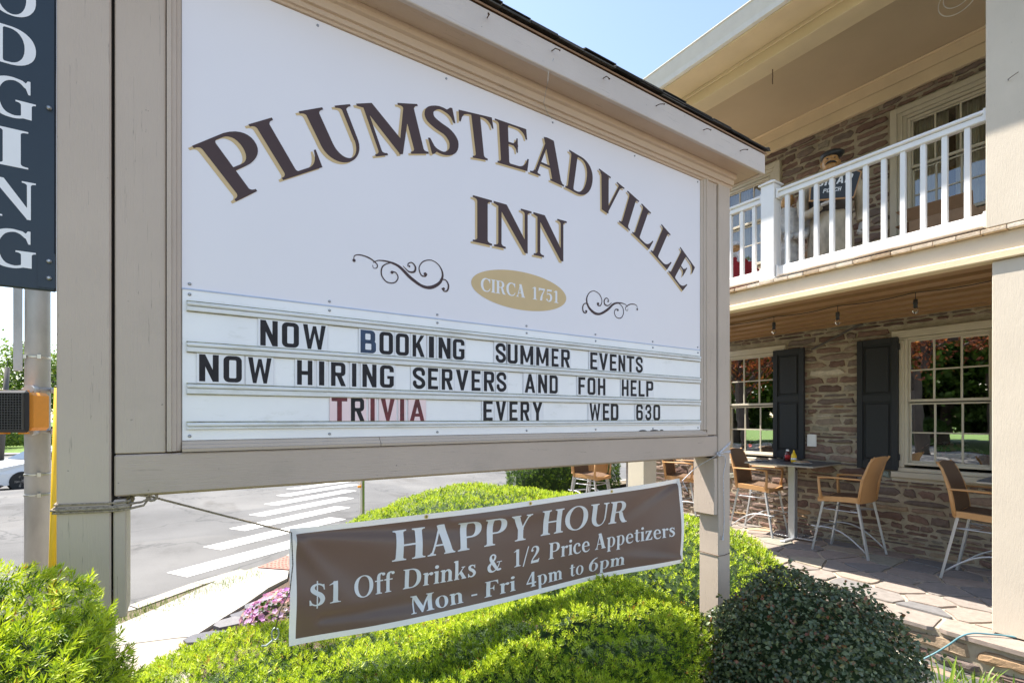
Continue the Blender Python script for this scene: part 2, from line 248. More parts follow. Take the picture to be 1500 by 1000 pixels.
SERIF={"I":[355,[18,0,15,5,16,41,50,46,68,57,84,77,90,100,90,895,84,923,71,941,50,954,16,959,15,995,18,1000,336,1000,340,995,339,959,305,953,286,943,271,923,265,900,265,105,271,77,284,59,305,47,339,41,340,5,336,0]],"L":[720,[18,0,15,5,16,41,50,46,68,57,84,77,90,100,90,895,84,923,71,941,50,954,16,959,15,995,18,1000,336,1000,340,995,339,959,305,953,286,943,271,923,265,900,265,105,269,82,277,67,291,56,473,58,505,66,532,79,555,96,577,118,603,155,634,223,660,318,686,320,689,314,659,0]],"T":[755,[218,0,215,5,216,41,250,46,268,57,284,77,290,100,290,941,286,945,218,944,150,920,100,850,64,750,36,750,55,995,59,1000,700,1000,718,750,691,750,670,818,654,850,618,895,595,914,568,928,541,938,509,943,468,944,465,941,465,100,471,77,486,57,505,47,539,41,540,5,536,0]],"E":[730,[18,0,15,5,16,41,50,46,68,57,84,77,90,100,90,895,84,923,71,941,50,954,16,959,15,995,18,1000,627,1000,630,995,650,755,645,750,623,750,619,755,598,823,584,850,565,877,527,912,500,928,473,937,441,943,291,944,277,933,269,918,265,895,265,559,268,555,368,555,414,618,432,700,455,700,455,559,460,555,460,505,455,495,455,364,450,360,432,360,429,364,414,441,368,500,268,500,265,495,265,105,271,77,282,62,291,56,473,57,505,65,527,75,559,96,581,118,600,142,620,177,636,214,659,296,664,300,686,300,690,295,659,0]],"F":[670,[18,0,15,5,16,41,50,46,68,57,84,77,90,100,90,895,84,923,71,941,50,954,16,959,15,995,18,1000,609,1000,630,736,627,730,600,731,580,805,564,841,528,891,505,911,482,925,455,936,423,943,291,944,276,932,266,909,266,536,370,536,415,600,429,677,436,680,455,677,455,541,460,532,460,482,455,473,455,340,431,341,415,418,372,477,368,480,268,480,265,477,266,91,276,68,291,54,314,44,339,41,340,5,336,0]],"H":[815,[18,0,15,5,16,41,50,46,68,57,84,77,90,100,90,895,84,923,71,941,50,954,16,959,15,995,18,1000,336,1000,340,995,339,959,314,956,291,946,276,932,266,909,265,541,268,535,550,536,549,909,539,932,523,947,500,956,476,959,477,1000,799,1000,800,959,768,955,745,942,731,923,725,900,725,105,731,77,745,58,768,45,800,41,800,5,795,0,477,0,476,41,500,44,523,53,539,68,549,91,550,473,545,475,268,475,265,468,266,91,276,68,291,54,314,44,339,41,340,5,336,0]],"D":[860,[18,0,15,5,16,41,50,46,68,57,84,77,90,100,90,895,84,923,71,941,50,954,16,959,15,995,18,1000,414,998,464,990,509,978,550,962,591,941,627,916,661,886,691,853,720,814,743,773,763,727,778,682,789,632,797,577,800,518,799,450,793,391,782,336,768,286,749,241,725,195,678,132,624,82,559,42,491,16,436,5,382,0],[284,59,291,55,355,55,409,60,459,81,500,114,539,164,571,227,594,300,609,386,615,491,611,600,596,691,571,773,536,841,514,871,491,895,468,913,441,928,414,938,386,944,291,945,276,932,266,909,265,105,271,77]],"P":[740,[18,0,15,5,16,41,50,46,68,57,84,77,90,100,90,895,84,923,71,941,50,954,16,959,15,995,18,1000,414,999,489,986,555,959,600,927,634,891,662,845,680,795,689,736,688,668,676,609,654,559,627,521,592,486,555,461,509,440,468,428,423,422,266,418,266,91,276,68,291,54,314,44,339,41,340,5,336,0],[265,477,377,474,405,478,423,484,445,498,465,518,482,545,497,582,509,632,515,691,513,759,504,814,490,859,468,897,441,925,414,940,386,945,291,945,276,932,267,914,265,895]],"R":[780,[636,-14,609,-8,591,0,555,0,552,5,561,23,536,51,509,95,470,191,453,255,426,409,401,468,395,470,268,470,265,464,266,91,276,68,291,54,314,44,339,41,340,5,336,0,18,0,15,5,16,41,50,46,71,59,84,77,90,105,90,900,84,923,68,943,50,954,16,959,15,995,18,1000,391,1000,455,993,505,979,551,955,591,922,623,881,646,832,658,777,659,709,651,655,632,605,605,564,568,528,524,500,559,466,579,432,599,373,631,245,671,141,699,77,714,55,757,41,760,36,759,0,700,0,664,-12],[265,527,377,524,409,531,427,542,443,559,457,582,468,609,479,655,484,705,484,768,478,823,467,864,450,900,428,927,405,941,377,945,291,945,277,933,269,918,265,895]],"O":[940,[432,-18,386,-12,345,-1,305,15,268,34,230,59,195,89,164,123,136,159,91,241,73,286,59,336,42,436,42,550,55,650,85,745,106,791,130,832,156,868,186,902,219,932,255,958,291,979,329,995,368,1008,409,1016,455,1020,500,1019,545,1014,586,1004,627,989,668,969,705,945,741,914,772,882,801,845,827,805,849,759,867,714,881,664,898,564,898,450,884,345,853,250,809,167,782,129,751,95,718,66,682,40,645,19,605,2,564,-10,523,-17,477,-20],[439,23,468,20,495,22,545,38,591,71,634,123,670,191,697,268,716,359,724,455,724,559,713,655,693,745,664,824,627,887,582,937,559,954,532,968,505,977,477,980,427,975,400,965,377,952,336,917,297,864,266,800,241,723,224,636,216,545,216,445,225,355,243,268,270,191,305,125,345,74,391,40]],"C":[790,[377,-14,332,-6,286,9,245,31,209,60,173,98,140,141,100,209,78,259,60,314,49,368,42,423,38,500,41,577,48,636,60,695,75,745,89,777,114,823,166,891,202,927,236,956,259,971,300,992,341,1006,382,1014,418,1017,468,1016,600,990,659,941,690,1009,732,1010,735,1005,735,664,732,660,700,661,660,800,653,809,636,821,586,884,564,907,523,932,486,944,455,943,414,932,385,918,350,895,328,873,299,832,272,782,255,741,234,664,224,568,223,459,231,373,248,286,276,205,312,136,340,105,364,88,391,74,455,57,505,60,559,79,605,104,641,138,682,195,724,295,736,302,742,300,747,291,727,191,713,150,676,86,633,41,586,13,523,-8,450,-17]],"G":[880,[391,-14,336,-6,291,7,250,28,226,45,191,78,155,121,112,186,87,236,68,286,54,341,45,395,38,473,39,550,44,609,54,668,68,723,87,773,103,805,132,849,164,889,202,927,236,956,259,971,300,992,341,1006,382,1014,418,1017,468,1016,600,990,659,941,690,1009,732,1010,735,1005,735,664,732,660,700,661,660,800,653,809,636,821,586,884,564,907,523,932,486,944,455,943,414,932,373,911,341,886,318,861,288,814,250,727,233,655,223,545,224,436,237,336,263,241,284,186,303,150,331,114,350,98,377,82,432,62,477,55,523,64,568,83,577,91,580,105,579,368,567,391,545,408,518,417,491,418,491,460,823,460,825,455,823,418,800,416,782,408,765,391,756,368,755,22,614,27,559,3,500,-13,450,-17]],"U":[770,[355,-18,318,-11,282,4,250,23,218,50,189,82,164,119,142,159,125,205,107,277,100,350,99,909,89,932,73,947,50,956,26,959,25,995,27,1000,349,1000,350,959,318,955,295,942,281,923,275,900,275,359,278,305,285,250,298,200,314,157,334,118,359,85,384,64,414,49,441,45,468,50,495,63,523,87,546,118,567,159,584,205,595,255,603,309,605,350,600,351,599,909,588,932,573,946,545,957,521,959,520,995,523,1000,736,1000,740,995,739,959,714,957,691,948,672,932,661,909,659,336,650,259,629,186,609,141,581,95,550,58,514,26,477,4,436,-12,395,-19]],"N":[800,[41,0,40,41,77,46,99,59,114,77,120,100,120,918,32,959,32,1000,277,1000,282,996,632,314,635,323,634,909,623,932,605,948,582,956,556,959,555,995,559,1000,773,1000,774,959,741,954,718,943,701,923,695,900,695,5,691,0,641,0,636,0,633,5,614,45,182,811,180,100,186,77,201,59,223,46,260,41,260,5,259,0]],"M":[1020,[41,0,40,41,77,46,99,59,114,77,120,100,120,918,32,959,32,1000,268,1000,272,995,555,313,744,900,739,923,726,941,705,954,671,959,670,995,673,1000,991,1000,995,995,994,959,959,953,939,941,926,923,920,895,920,100,926,77,941,58,959,47,994,41,995,5,991,0,673,0,670,5,671,41,695,44,718,53,734,68,744,91,745,582,741,594,522,5,518,0,459,0,456,5,461,23,177,769,175,759,175,100,181,77,196,59,218,46,255,41,255,0]],"A":[790,[27,0,26,41,50,43,77,54,99,77,105,100,130,105,305,850,271,995,273,1000,282,1000,332,1020,459,1020,471,995,676,105,690,100,695,77,710,55,727,45,750,41,750,5,745,0,450,0,450,41,477,46,487,55,432,296,427,300,232,300,176,64,200,47,239,41,240,5,236,0],[244,359,250,355,414,355,417,359,332,731]],"V":[760,[300,-9,112,895,91,899,82,930,68,947,50,956,31,959,32,1000,349,1000,350,959,318,954,305,946,302,941,455,216,459,217,588,932,577,942,559,953,521,959,520,995,523,1000,732,1000,735,995,734,959,709,957,686,948,664,927,655,899,636,895,487,68,499,5,495,0,477,0,473,-10]],"Y":[770,[209,0,205,5,206,41,236,44,264,54,282,68,294,91,294,436,136,895,132,898,100,900,95,923,82,944,65,955,40,959,41,1000,336,1000,340,995,339,959,318,957,307,950,445,552,579,941,555,954,521,959,520,995,523,1000,732,1000,735,995,734,959,700,954,677,942,661,923,655,899,619,895,473,473,489,423,473,420,470,414,471,91,483,68,505,52,532,43,559,42,559,0]],"S":[670,[323,-14,277,-8,232,7,191,28,159,50,100,0,64,0,60,5,50,327,55,330,86,330,91,327,138,168,164,129,186,107,222,82,255,65,277,58,300,56,328,64,360,82,395,114,410,136,422,168,433,236,431,277,420,318,397,368,371,409,345,435,261,495,218,532,155,599,111,659,93,700,83,745,82,800,90,845,110,900,144,945,181,973,232,994,305,1009,368,1008,432,990,495,957,555,1010,591,1010,595,1005,609,690,576,691,545,800,504,859,486,876,460,895,405,929,382,937,359,940,318,929,295,916,264,891,249,873,242,855,239,827,241,800,248,773,259,755,290,718,350,661,463,577,512,527,547,477,577,423,599,364,609,314,608,250,594,182,569,118,532,64,496,32,445,6,391,-9]],"1":[580,[114,0,110,5,111,41,159,46,191,59,211,77,220,100,220,877,218,880,82,841,80,873,218,966,223,1001,286,1016,290,1014,277,1005,277,1000,391,1000,395,995,395,100,404,77,423,59,455,46,505,41,505,0]],"7":[660,[173,0,171,5,200,250,330,550,500,850,200,850,141,830,100,740,64,740,60,745,60,995,64,1000,599,1000,600,900,400,450,359,0]],"5":[660,[268,-5,241,0,205,15,123,66,114,76,82,93,67,109,59,127,55,150,59,173,73,198,95,217,123,225,150,222,168,215,182,204,193,191,201,173,204,141,198,118,186,100,191,96,232,71,255,64,282,70,323,97,346,123,364,155,381,200,397,259,407,318,412,373,412,427,408,473,397,518,382,541,336,577,282,599,250,599,217,586,132,543,123,525,118,540,103,550,100,559,102,568,121,586,130,995,132,1000,568,1000,541,864,536,860,173,860,170,855,161,623,164,619,223,661,245,672,273,679,327,683,359,680,418,668,450,656,482,638,509,617,538,582,556,550,570,514,587,441,591,400,590,336,575,259,548,182,530,145,495,91,468,59,447,41,409,19,382,8,336,-3]],"2":[670,[64,0,60,5,60,50,90,91,78,100,72,109,72,132,165,300,281,464,323,541,352,609,376,686,392,764,396,809,391,850,382,871,364,895,323,930,305,938,286,939,245,929,204,905,184,882,160,836,162,832,181,823,197,809,208,791,214,773,214,750,210,732,199,714,182,698,159,687,136,685,114,690,95,700,78,718,67,741,65,764,70,786,127,918,155,955,192,982,236,1002,300,1015,364,1010,418,995,468,971,497,950,522,923,549,873,560,836,568,777,563,714,554,673,524,605,466,518,386,418,231,255,163,159,300,150,495,170,502,173,559,239,595,240,599,236,541,4,536,0]],"4":[650,[273,0,270,5,271,41,295,44,314,52,330,68,336,82,340,105,339,218,32,220,30,314,52,318,339,955,341,1000,491,1000,495,995,495,318,500,315,600,314,600,223,595,220,495,218,495,100,500,77,514,59,532,47,565,41,565,5,564,0],[117,318,123,315,336,315,340,318,340,768,336,780]],"6":[670,[314,-14,277,-7,245,3,214,19,186,38,159,64,136,92,114,127,97,164,79,227,70,300,69,491,82,568,109,645,163,750,222,836,268,886,336,939,382,966,423,984,468,993,555,994,564,990,569,982,569,968,564,960,486,933,455,916,400,870,361,827,337,795,314,754,271,650,273,647,314,654,355,655,391,650,423,641,455,627,486,607,515,582,541,552,563,518,580,482,594,441,604,400,609,355,610,305,606,259,598,214,582,162,558,114,527,71,491,36,450,10,409,-6,364,-14],[324,27,350,26,373,35,395,57,414,87,430,127,442,177,451,232,455,291,454,355,450,414,441,470,427,519,410,559,391,588,368,608,341,615,323,612,305,603,286,585,270,559,244,491,229,405,226,273,232,209,243,155,259,105,277,68,300,41]],"$":[670,[314,-130,310,-123,309,-13,273,-7,227,9,186,30,150,57,100,50,64,50,60,55,50,300,86,300,91,297,137,168,174,118,214,87,255,65,286,56,310,59,310,459,228,523,168,584,132,627,109,663,93,700,84,741,81,782,85,823,95,864,110,900,131,932,160,959,195,980,250,999,310,1009,310,1127,314,1130,350,1130,355,1127,355,1014,359,1009,400,1001,442,986,485,964,514,944,545,950,577,950,580,945,600,691,566,691,544,800,495,868,459,896,414,924,382,937,359,940,355,936,355,659,478,564,509,531,536,493,568,441,593,382,608,318,610,273,604,223,588,164,569,118,547,82,514,45,464,14,409,-5,356,-14,355,-127,350,-130],[357,82,372,91,395,114,414,145,428,195,433,250,429,286,415,332,389,382,359,422,355,414],[308,700,309,924,274,900,252,877,242,855,239,827,243,791,253,764,273,737]],"&":[960,[295,-5,236,7,190,27,159,49,124,86,96,136,77,191,68,250,70,309,82,355,95,382,113,409,150,452,241,532,252,545,214,627,198,677,192,714,190,764,194,795,204,836,220,877,250,923,297,964,332,983,364,995,395,1000,418,999,473,983,523,954,556,918,573,877,576,850,575,809,566,764,550,716,528,673,512,650,448,586,520,464,619,255,623,252,637,273,686,355,707,409,732,500,600,500,600,541,605,545,895,545,900,541,900,505,895,500,777,500,754,391,736,332,702,264,656,191,673,166,695,152,786,152,814,148,829,141,845,123,850,100,845,77,832,61,814,52,782,48,723,32,673,28,641,33,609,45,579,64,559,81,491,38,427,10,364,-5],[354,77,386,75,423,84,477,112,508,132,509,136,445,227,309,446,271,382,249,327,242,291,244,245,258,186,280,141,315,100,336,85],[391,677,423,714,449,759,467,809,473,850,470,873,456,895,427,919,400,930,377,923,350,902,332,877,326,855,328,823,340,777,363,723]],"/":[460,[23,-80,21,-77,340,1059,409,1060,91,-77,86,-80]],"-":[380,[50,264,50,355,327,355,330,350,330,264,327,260,55,260]],"i":[300,[27,0,26,41,50,44,65,50,75,59,80,73,80,555,77,561,16,595,15,627,19,632,82,660,232,660,235,655,235,73,240,59,250,50,264,44,289,41,290,5,286,0],[141,786,105,800,79,823,62,859,61,895,75,932,100,957,132,972,168,974,205,961,231,936,247,905,249,868,237,832,213,805,177,788]],"n":[630,[27,0,26,41,50,44,65,50,75,59,80,73,80,555,77,561,16,595,15,627,19,632,82,660,232,660,235,655,236,589,268,627,300,648,332,660,368,667,391,667,418,662,441,651,477,623,507,586,538,536,550,505,556,464,555,73,560,59,570,50,586,44,610,41,609,0,345,0,345,41,382,48,395,59,399,68,400,395,398,468,381,532,364,568,336,574,309,570,291,560,271,541,235,495,235,73,240,59,250,50,264,44,289,41,290,5,286,0]],"m":[910,[27,0,26,41,50,44,65,50,75,59,80,73,80,555,77,561,16,595,15,627,18,631,82,660,232,660,235,655,236,587,264,623,305,653,336,665,377,667,405,659,441,636,472,605,514,547,545,600,579,636,623,661,650,667,673,667,700,661,723,650,755,623,783,591,820,532,834,482,836,68,841,58,855,48,889,41,890,5,886,0,627,0,625,5,626,41,650,44,665,50,675,59,680,73,678,464,670,500,655,545,643,568,632,574,609,570,595,563,533,495,536,464,535,73,540,59,550,50,564,44,589,41,590,5,586,0,327,0,325,5,326,41,350,44,365,50,375,59,380,73,378,464,370,500,355,545,343,568,332,574,309,570,291,559,235,495,235,73,240,59,250,50,264,44,289,41,290,5,286,0]],"r":[470,[27,0,26,41,50,44,65,50,75,59,80,73,80,555,77,561,16,595,15,627,19,632,82,660,232,660,235,655,236,574,268,610,336,648,373,658,391,660,414,657,436,646,450,635,463,618,475,582,470,545,449,514,432,501,409,492,386,490,364,494,345,503,327,518,305,556,291,548,276,532,236,464,235,73,240,59,250,50,264,44,289,41,290,5,286,0]],"o":[620,[282,-19,227,-6,177,18,132,56,94,105,64,164,45,226,36,295,36,368,45,434,64,495,91,551,128,600,170,636,218,663,268,677,327,680,382,670,436,646,482,610,521,564,553,505,573,441,583,373,584,295,574,223,554,159,523,100,487,55,441,17,391,-7,341,-18],[290,18,318,15,341,23,367,45,388,77,405,118,420,173,430,232,434,295,434,368,429,432,419,491,405,544,386,586,364,618,341,637,314,645,291,642,268,630,245,605,227,573,211,532,199,482,190,427,186,368,189,241,197,186,209,136,226,91,245,55,268,30]],"c":[560,[264,-23,205,-9,159,15,118,53,85,100,53,164,33,227,23,295,23,377,32,445,50,500,77,550,120,605,159,639,191,657,223,666,300,678,391,658,427,639,446,618,465,577,492,545,499,523,499,500,488,468,464,443,432,431,400,433,380,441,362,455,349,473,341,495,343,532,354,555,373,576,368,585,344,595,300,608,250,585,229,568,211,536,193,486,182,436,178,386,179,295,184,236,199,173,216,123,236,91,264,71,309,56,345,54,395,64,436,82,459,100,523,162,536,162,544,150,490,59,470,36,445,17,405,-4,359,-18,314,-25]],"e":[580,[264,-23,205,-9,159,15,118,53,85,100,53,164,33,227,23,295,23,377,32,445,50,500,77,550,120,605,159,639,191,657,223,666,300,678,377,660,409,647,441,625,477,582,508,527,521,491,530,414,530,350,527,345,182,345,178,341,178,318,184,236,199,173,216,123,236,91,264,71,309,56,345,54,395,64,436,82,459,100,523,162,536,162,544,150,490,59,470,36,445,17,405,-4,359,-18,314,-25],[178,395,182,392,400,393,398,482,382,541,364,573,341,589,300,608,255,588,232,573,217,550,197,500,184,450]],"p":[640,[27,-300,26,-259,50,-256,65,-250,75,-241,80,-227,80,555,77,561,16,595,15,627,19,632,82,660,223,660,268,675,314,680,359,677,405,664,459,634,503,591,539,536,566,468,582,391,585,309,576,232,555,159,531,109,500,65,464,30,424,5,382,-12,332,-20,282,-17,236,-5,236,-232,241,-242,255,-252,289,-259,290,-295,286,-300],[302,18,327,15,350,24,373,46,392,77,409,123,421,173,430,232,434,295,434,368,430,432,421,491,408,541,391,584,369,618,345,639,323,645,295,639,273,621,250,586,235,545,236,109,248,77,264,50,282,30]],"k":[670,[27,0,26,41,50,44,65,50,75,59,80,73,80,918,16,955,15,986,18,991,82,1020,232,1020,235,1014,235,295,236,292,241,298,283,355,280,359,295,372,462,595,450,599,445,606,430,614,391,618,390,659,579,659,578,618,550,616,532,609,405,432,617,55,618,49,605,45,639,41,640,5,636,0,400,0,400,41,427,44,435,50,309,302,235,200,236,68,241,58,255,48,289,41,290,5,286,0]],"f":[420,[50,0,50,41,77,44,93,50,105,59,110,73,110,595,109,600,23,600,20,605,21,659,109,661,111,818,118,823,127,886,142,932,158,959,177,980,198,995,232,1013,295,1030,327,1029,382,1011,409,1015,436,1010,455,1000,469,986,479,968,484,950,485,932,480,914,470,895,457,882,436,870,414,865,391,867,369,877,350,895,340,914,335,936,337,959,323,965,309,959,287,932,273,905,268,877,265,664,268,660,400,659,400,605,395,600,268,600,265,595,265,73,272,59,286,50,309,44,344,41,345,5,341,0]],"t":[420,[255,-18,232,-15,205,-5,174,18,149,55,123,118,110,123,110,595,109,600,23,600,20,605,20,655,23,660,109,661,111,859,250,860,264,878,265,664,268,660,386,660,390,655,390,605,386,600,268,600,265,595,265,159,269,77,277,66,300,60,327,69,395,104,409,102,415,91,409,78,332,3,300,-13]],"z":[560,[41,0,42,64,300,600,218,599,141,560,91,452,64,450,60,455,61,659,489,659,490,609,230,64,236,60,350,60,427,99,480,218,509,219,500,0]],"s":[480,[195,-5,173,3,136,28,82,23,77,0,50,0,50,209,77,210,82,206,132,95,173,69,195,61,218,64,241,72,260,82,277,96,289,114,300,141,306,164,306,186,286,228,241,286,141,354,118,374,97,400,74,441,60,486,57,536,63,568,79,600,112,632,155,653,191,664,227,670,277,667,327,651,368,625,386,623,390,627,390,659,418,660,418,461,391,460,345,567,329,582,300,595,268,604,241,602,211,577,198,559,194,545,202,514,218,488,309,435,336,415,374,377,408,332,434,286,451,236,455,195,448,159,438,132,413,91,382,56,346,27,309,8,273,-2,232,-8]]}
BLOCK={"O":[600,[150,4,123,12,95,25,52,59,20,105,3,159,0,191,0,814,9,868,28,909,59,948,95,975,141,994,186,1000,414,1000,468,991,515,968,556,932,584,886,598,836,600,186,591,132,572,91,543,55,505,25,464,8,414,0,186,0],[215,159,382,158,401,168,414,191,415,805,405,828,382,842,218,842,199,832,186,809,185,195,194,173]],"0":[600,[150,4,123,12,95,25,52,59,20,105,3,159,0,191,0,814,9,868,28,909,59,948,95,975,141,994,186,1000,414,1000,468,991,515,968,556,932,584,886,598,836,600,186,591,132,572,91,543,55,505,25,464,8,414,0,186,0],[215,159,382,158,401,168,414,191,415,805,405,828,382,842,218,842,199,832,186,809,185,195,194,173]],"I":[185,[0,2,0,1000,182,1000,185,995,185,5,182,0]],"N":[600,[0,2,0,1000,182,1000,186,997,414,449,415,995,418,1000,600,1000,600,5,595,0,418,0,414,3,186,551,185,5,182,0]],"H":[600,[0,2,0,1000,182,1000,185,995,185,573,191,570,414,571,415,995,418,1000,600,1000,600,5,595,0,418,0,415,5,415,409,186,410,185,5,182,0]],"E":[540,[0,0,0,1000,536,1000,540,995,539,841,191,840,185,836,186,580,477,580,480,577,480,436,477,430,186,429,185,164,191,160,539,159,540,5,536,0]],"F":[540,[0,2,0,1000,536,1000,540,995,539,841,186,839,186,571,477,570,480,564,480,423,477,420,186,420,185,5,182,0]],"L":[540,[0,0,0,1000,182,1000,185,995,185,164,191,160,539,159,540,5,536,0]],"T":[600,[209,0,208,836,200,840,0,841,0,1000,600,1000,600,841,400,840,392,836,391,0]],"D":[600,[0,2,0,1000,418,1000,459,994,495,980,533,955,566,918,589,873,599,827,600,186,595,145,580,105,556,68,523,37,486,16,445,3,409,0],[225,164,245,160,368,161,385,168,397,177,407,191,414,209,415,786,410,805,400,820,386,831,368,839,232,839,215,832,203,823,193,809,186,791,185,218,188,200,195,186,209,172]],"P":[600,[0,2,0,1000,436,1000,473,995,509,980,541,959,569,927,589,891,598,855,600,564,595,527,580,491,559,459,535,436,505,417,468,404,432,400,186,400,185,5,182,0],[207,555,223,550,377,550,395,556,409,568,415,591,415,814,409,832,395,844,377,850,223,850,205,844,191,832,185,809,185,586,191,568]],"R":[600,[0,2,0,1000,436,1000,473,995,509,980,541,959,564,935,583,905,596,868,600,832,599,573,594,545,584,518,568,491,550,470,527,451,505,437,446,418,618,5,614,0,418,0,414,3,241,418,191,420,185,418,185,5,182,0],[211,573,223,570,377,570,395,576,407,586,415,609,415,809,411,827,400,841,377,850,223,850,205,844,191,832,185,809,185,609,193,586]],"B":[600,[0,1,0,1000,405,1000,441,995,473,984,509,960,539,927,559,891,569,850,570,591,564,555,551,523,586,468,595,441,599,414,600,159,595,127,583,95,563,64,532,34,497,14,459,3,432,0],[207,155,223,150,377,150,395,156,409,168,415,191,415,382,410,400,400,411,377,420,223,420,205,414,193,405,185,382,185,186,191,168],[213,582,350,580,368,587,380,600,385,618,385,814,379,832,364,845,345,850,223,850,205,844,191,831,185,809,185,618,193,595]],"K":[600,[0,2,0,1000,182,1000,185,995,186,602,414,998,418,1000,609,1000,370,650,628,5,627,0,427,0,423,5,218,422,214,422,185,377,185,5,182,0]],"V":[600,[232,0,-18,1000,182,1000,186,995,300,378,414,995,418,1000,618,1000,371,5,368,0]],"Y":[600,[209,0,207,409,-18,1000,182,1000,186,996,300,663,414,996,418,1000,618,1000,393,409,391,0]],"A":[600,[-18,0,219,995,223,1000,377,1000,381,995,618,0,445,0,400,200,205,200,200,200,155,0],[232,341,368,341,300,644]],"W":[860,[173,0,169,5,-9,1000,164,1000,166,995,250,380,369,945,373,950,486,950,491,946,609,384,614,397,695,1000,868,1000,691,5,686,0,564,0,559,5,432,641,427,636,300,0]],"M":[780,[0,2,0,1000,182,1000,186,995,391,322,595,1000,777,1000,780,995,780,5,777,0,595,0,595,482,592,495,450,121,332,120,186,503,185,5,182,0]],"U":[600,[150,4,123,12,95,25,72,41,50,62,18,109,2,164,0,1000,182,1000,185,995,185,209,189,191,200,174,218,163,236,160,377,162,400,174,414,200,415,995,418,1000,600,1000,600,186,596,150,584,114,563,77,532,44,495,20,455,5,409,0,186,0]],"S":[600,[273,-5,209,4,150,26,100,62,47,118,18,164,8,186,2,214,0,241,5,309,15,341,38,368,55,379,73,385,109,386,141,373,164,351,177,323,180,300,177,237,195,213,223,187,241,177,264,172,300,169,336,172,364,179,391,195,417,218,436,244,437,264,430,291,414,323,377,355,332,383,150,483,95,522,59,557,28,600,5,650,-10,709,-12,764,-2,814,24,864,75,923,123,960,159,979,214,996,282,1005,350,1004,414,996,445,986,473,973,519,936,551,895,584,832,596,786,595,691,582,655,556,627,523,614,486,615,455,630,436,650,423,677,420,714,423,759,416,777,401,805,389,818,382,823,355,828,314,831,268,828,236,821,218,813,186,787,165,759,163,736,170,709,186,677,223,645,268,617,450,517,505,478,541,443,572,400,595,350,610,291,612,236,602,186,577,139,541,94,495,54,445,24,391,4,332,-4]],"G":[600,[150,4,123,12,95,25,52,59,20,105,3,159,0,191,0,814,9,868,28,909,59,948,95,975,141,994,186,1000,414,1000,468,991,505,975,536,952,563,923,582,891,594,859,599,827,600,705,595,700,418,700,415,705,414,809,405,828,386,841,223,843,209,839,194,827,187,814,185,800,186,191,191,177,200,167,214,159,227,157,377,157,400,167,413,186,415,395,414,400,314,400,314,529,595,530,600,527,600,105,595,100,577,100,550,62,515,32,482,14,450,4,409,0,186,0]],"6":[600,[150,4,123,12,95,25,52,59,20,105,3,159,0,191,0,814,9,868,28,909,59,948,95,975,141,994,186,1000,414,1000,468,991,505,975,536,952,563,923,582,891,594,859,599,827,600,705,595,700,418,700,415,705,414,809,409,823,395,836,373,843,218,842,199,832,186,809,185,705,175,695,175,623,177,620,414,620,445,617,477,608,505,595,532,576,555,553,585,505,594,477,599,445,600,186,591,132,572,91,543,55,505,25,464,8,414,0,186,0],[215,159,377,157,395,164,409,177,415,200,415,423,410,441,395,456,373,463,223,463,205,456,191,442,185,423,185,195,194,173]],"3":[600,[286,-5,214,4,159,21,105,55,65,91,25,141,8,177,0,223,6,295,19,327,41,351,73,365,109,366,141,353,166,327,179,291,176,232,200,203,232,181,282,171,345,174,382,187,417,214,434,241,440,286,434,336,419,368,389,400,355,425,268,428,232,442,217,455,203,473,195,495,193,518,196,541,205,559,219,577,236,591,268,602,350,604,382,628,410,659,432,695,439,723,437,755,426,773,405,795,382,812,359,823,300,830,264,827,236,821,205,801,177,771,179,705,171,682,159,664,145,650,127,640,109,634,86,633,67,636,47,645,32,657,18,674,6,705,0,777,8,823,25,859,68,912,124,959,159,979,209,995,268,1004,327,1004,386,997,418,988,450,974,495,947,523,925,560,886,587,845,601,814,610,782,615,732,613,700,603,655,578,595,550,554,519,518,564,468,580,441,595,409,610,350,614,264,604,200,591,161,562,114,518,69,471,36,418,12,359,-1]],"C":[600,[150,4,123,12,95,25,52,59,20,105,3,159,0,191,0,814,9,868,28,909,59,948,95,975,141,994,186,1000,414,1000,468,991,505,975,536,952,564,922,584,886,595,855,600,823,600,682,416,682,414,809,405,828,386,841,223,843,209,839,194,827,187,814,185,800,185,195,195,172,218,158,386,159,405,172,414,191,416,318,595,320,600,318,600,186,591,132,572,91,543,55,505,25,464,8,414,0,186,0]]}
def sheet_mat(name, stops, scale, bscale, bump, rough=0.9, second=None):
    t = NT(name)
    c = t.ramp(t.noise(scale, 8, 0.65), stops)
    if second: c = t.mix(t.ramp(t.noise(second[0], 3), [(second[1], (0, 0, 0)), (second[1] + .12, (1, 1, 1))]), c, second[2])
    nn = t.bump(t.noise(bscale, 6, 0.7), bump, 0.01)
    return t.done(t.principled(c, rough, 0, nn, 0.3))

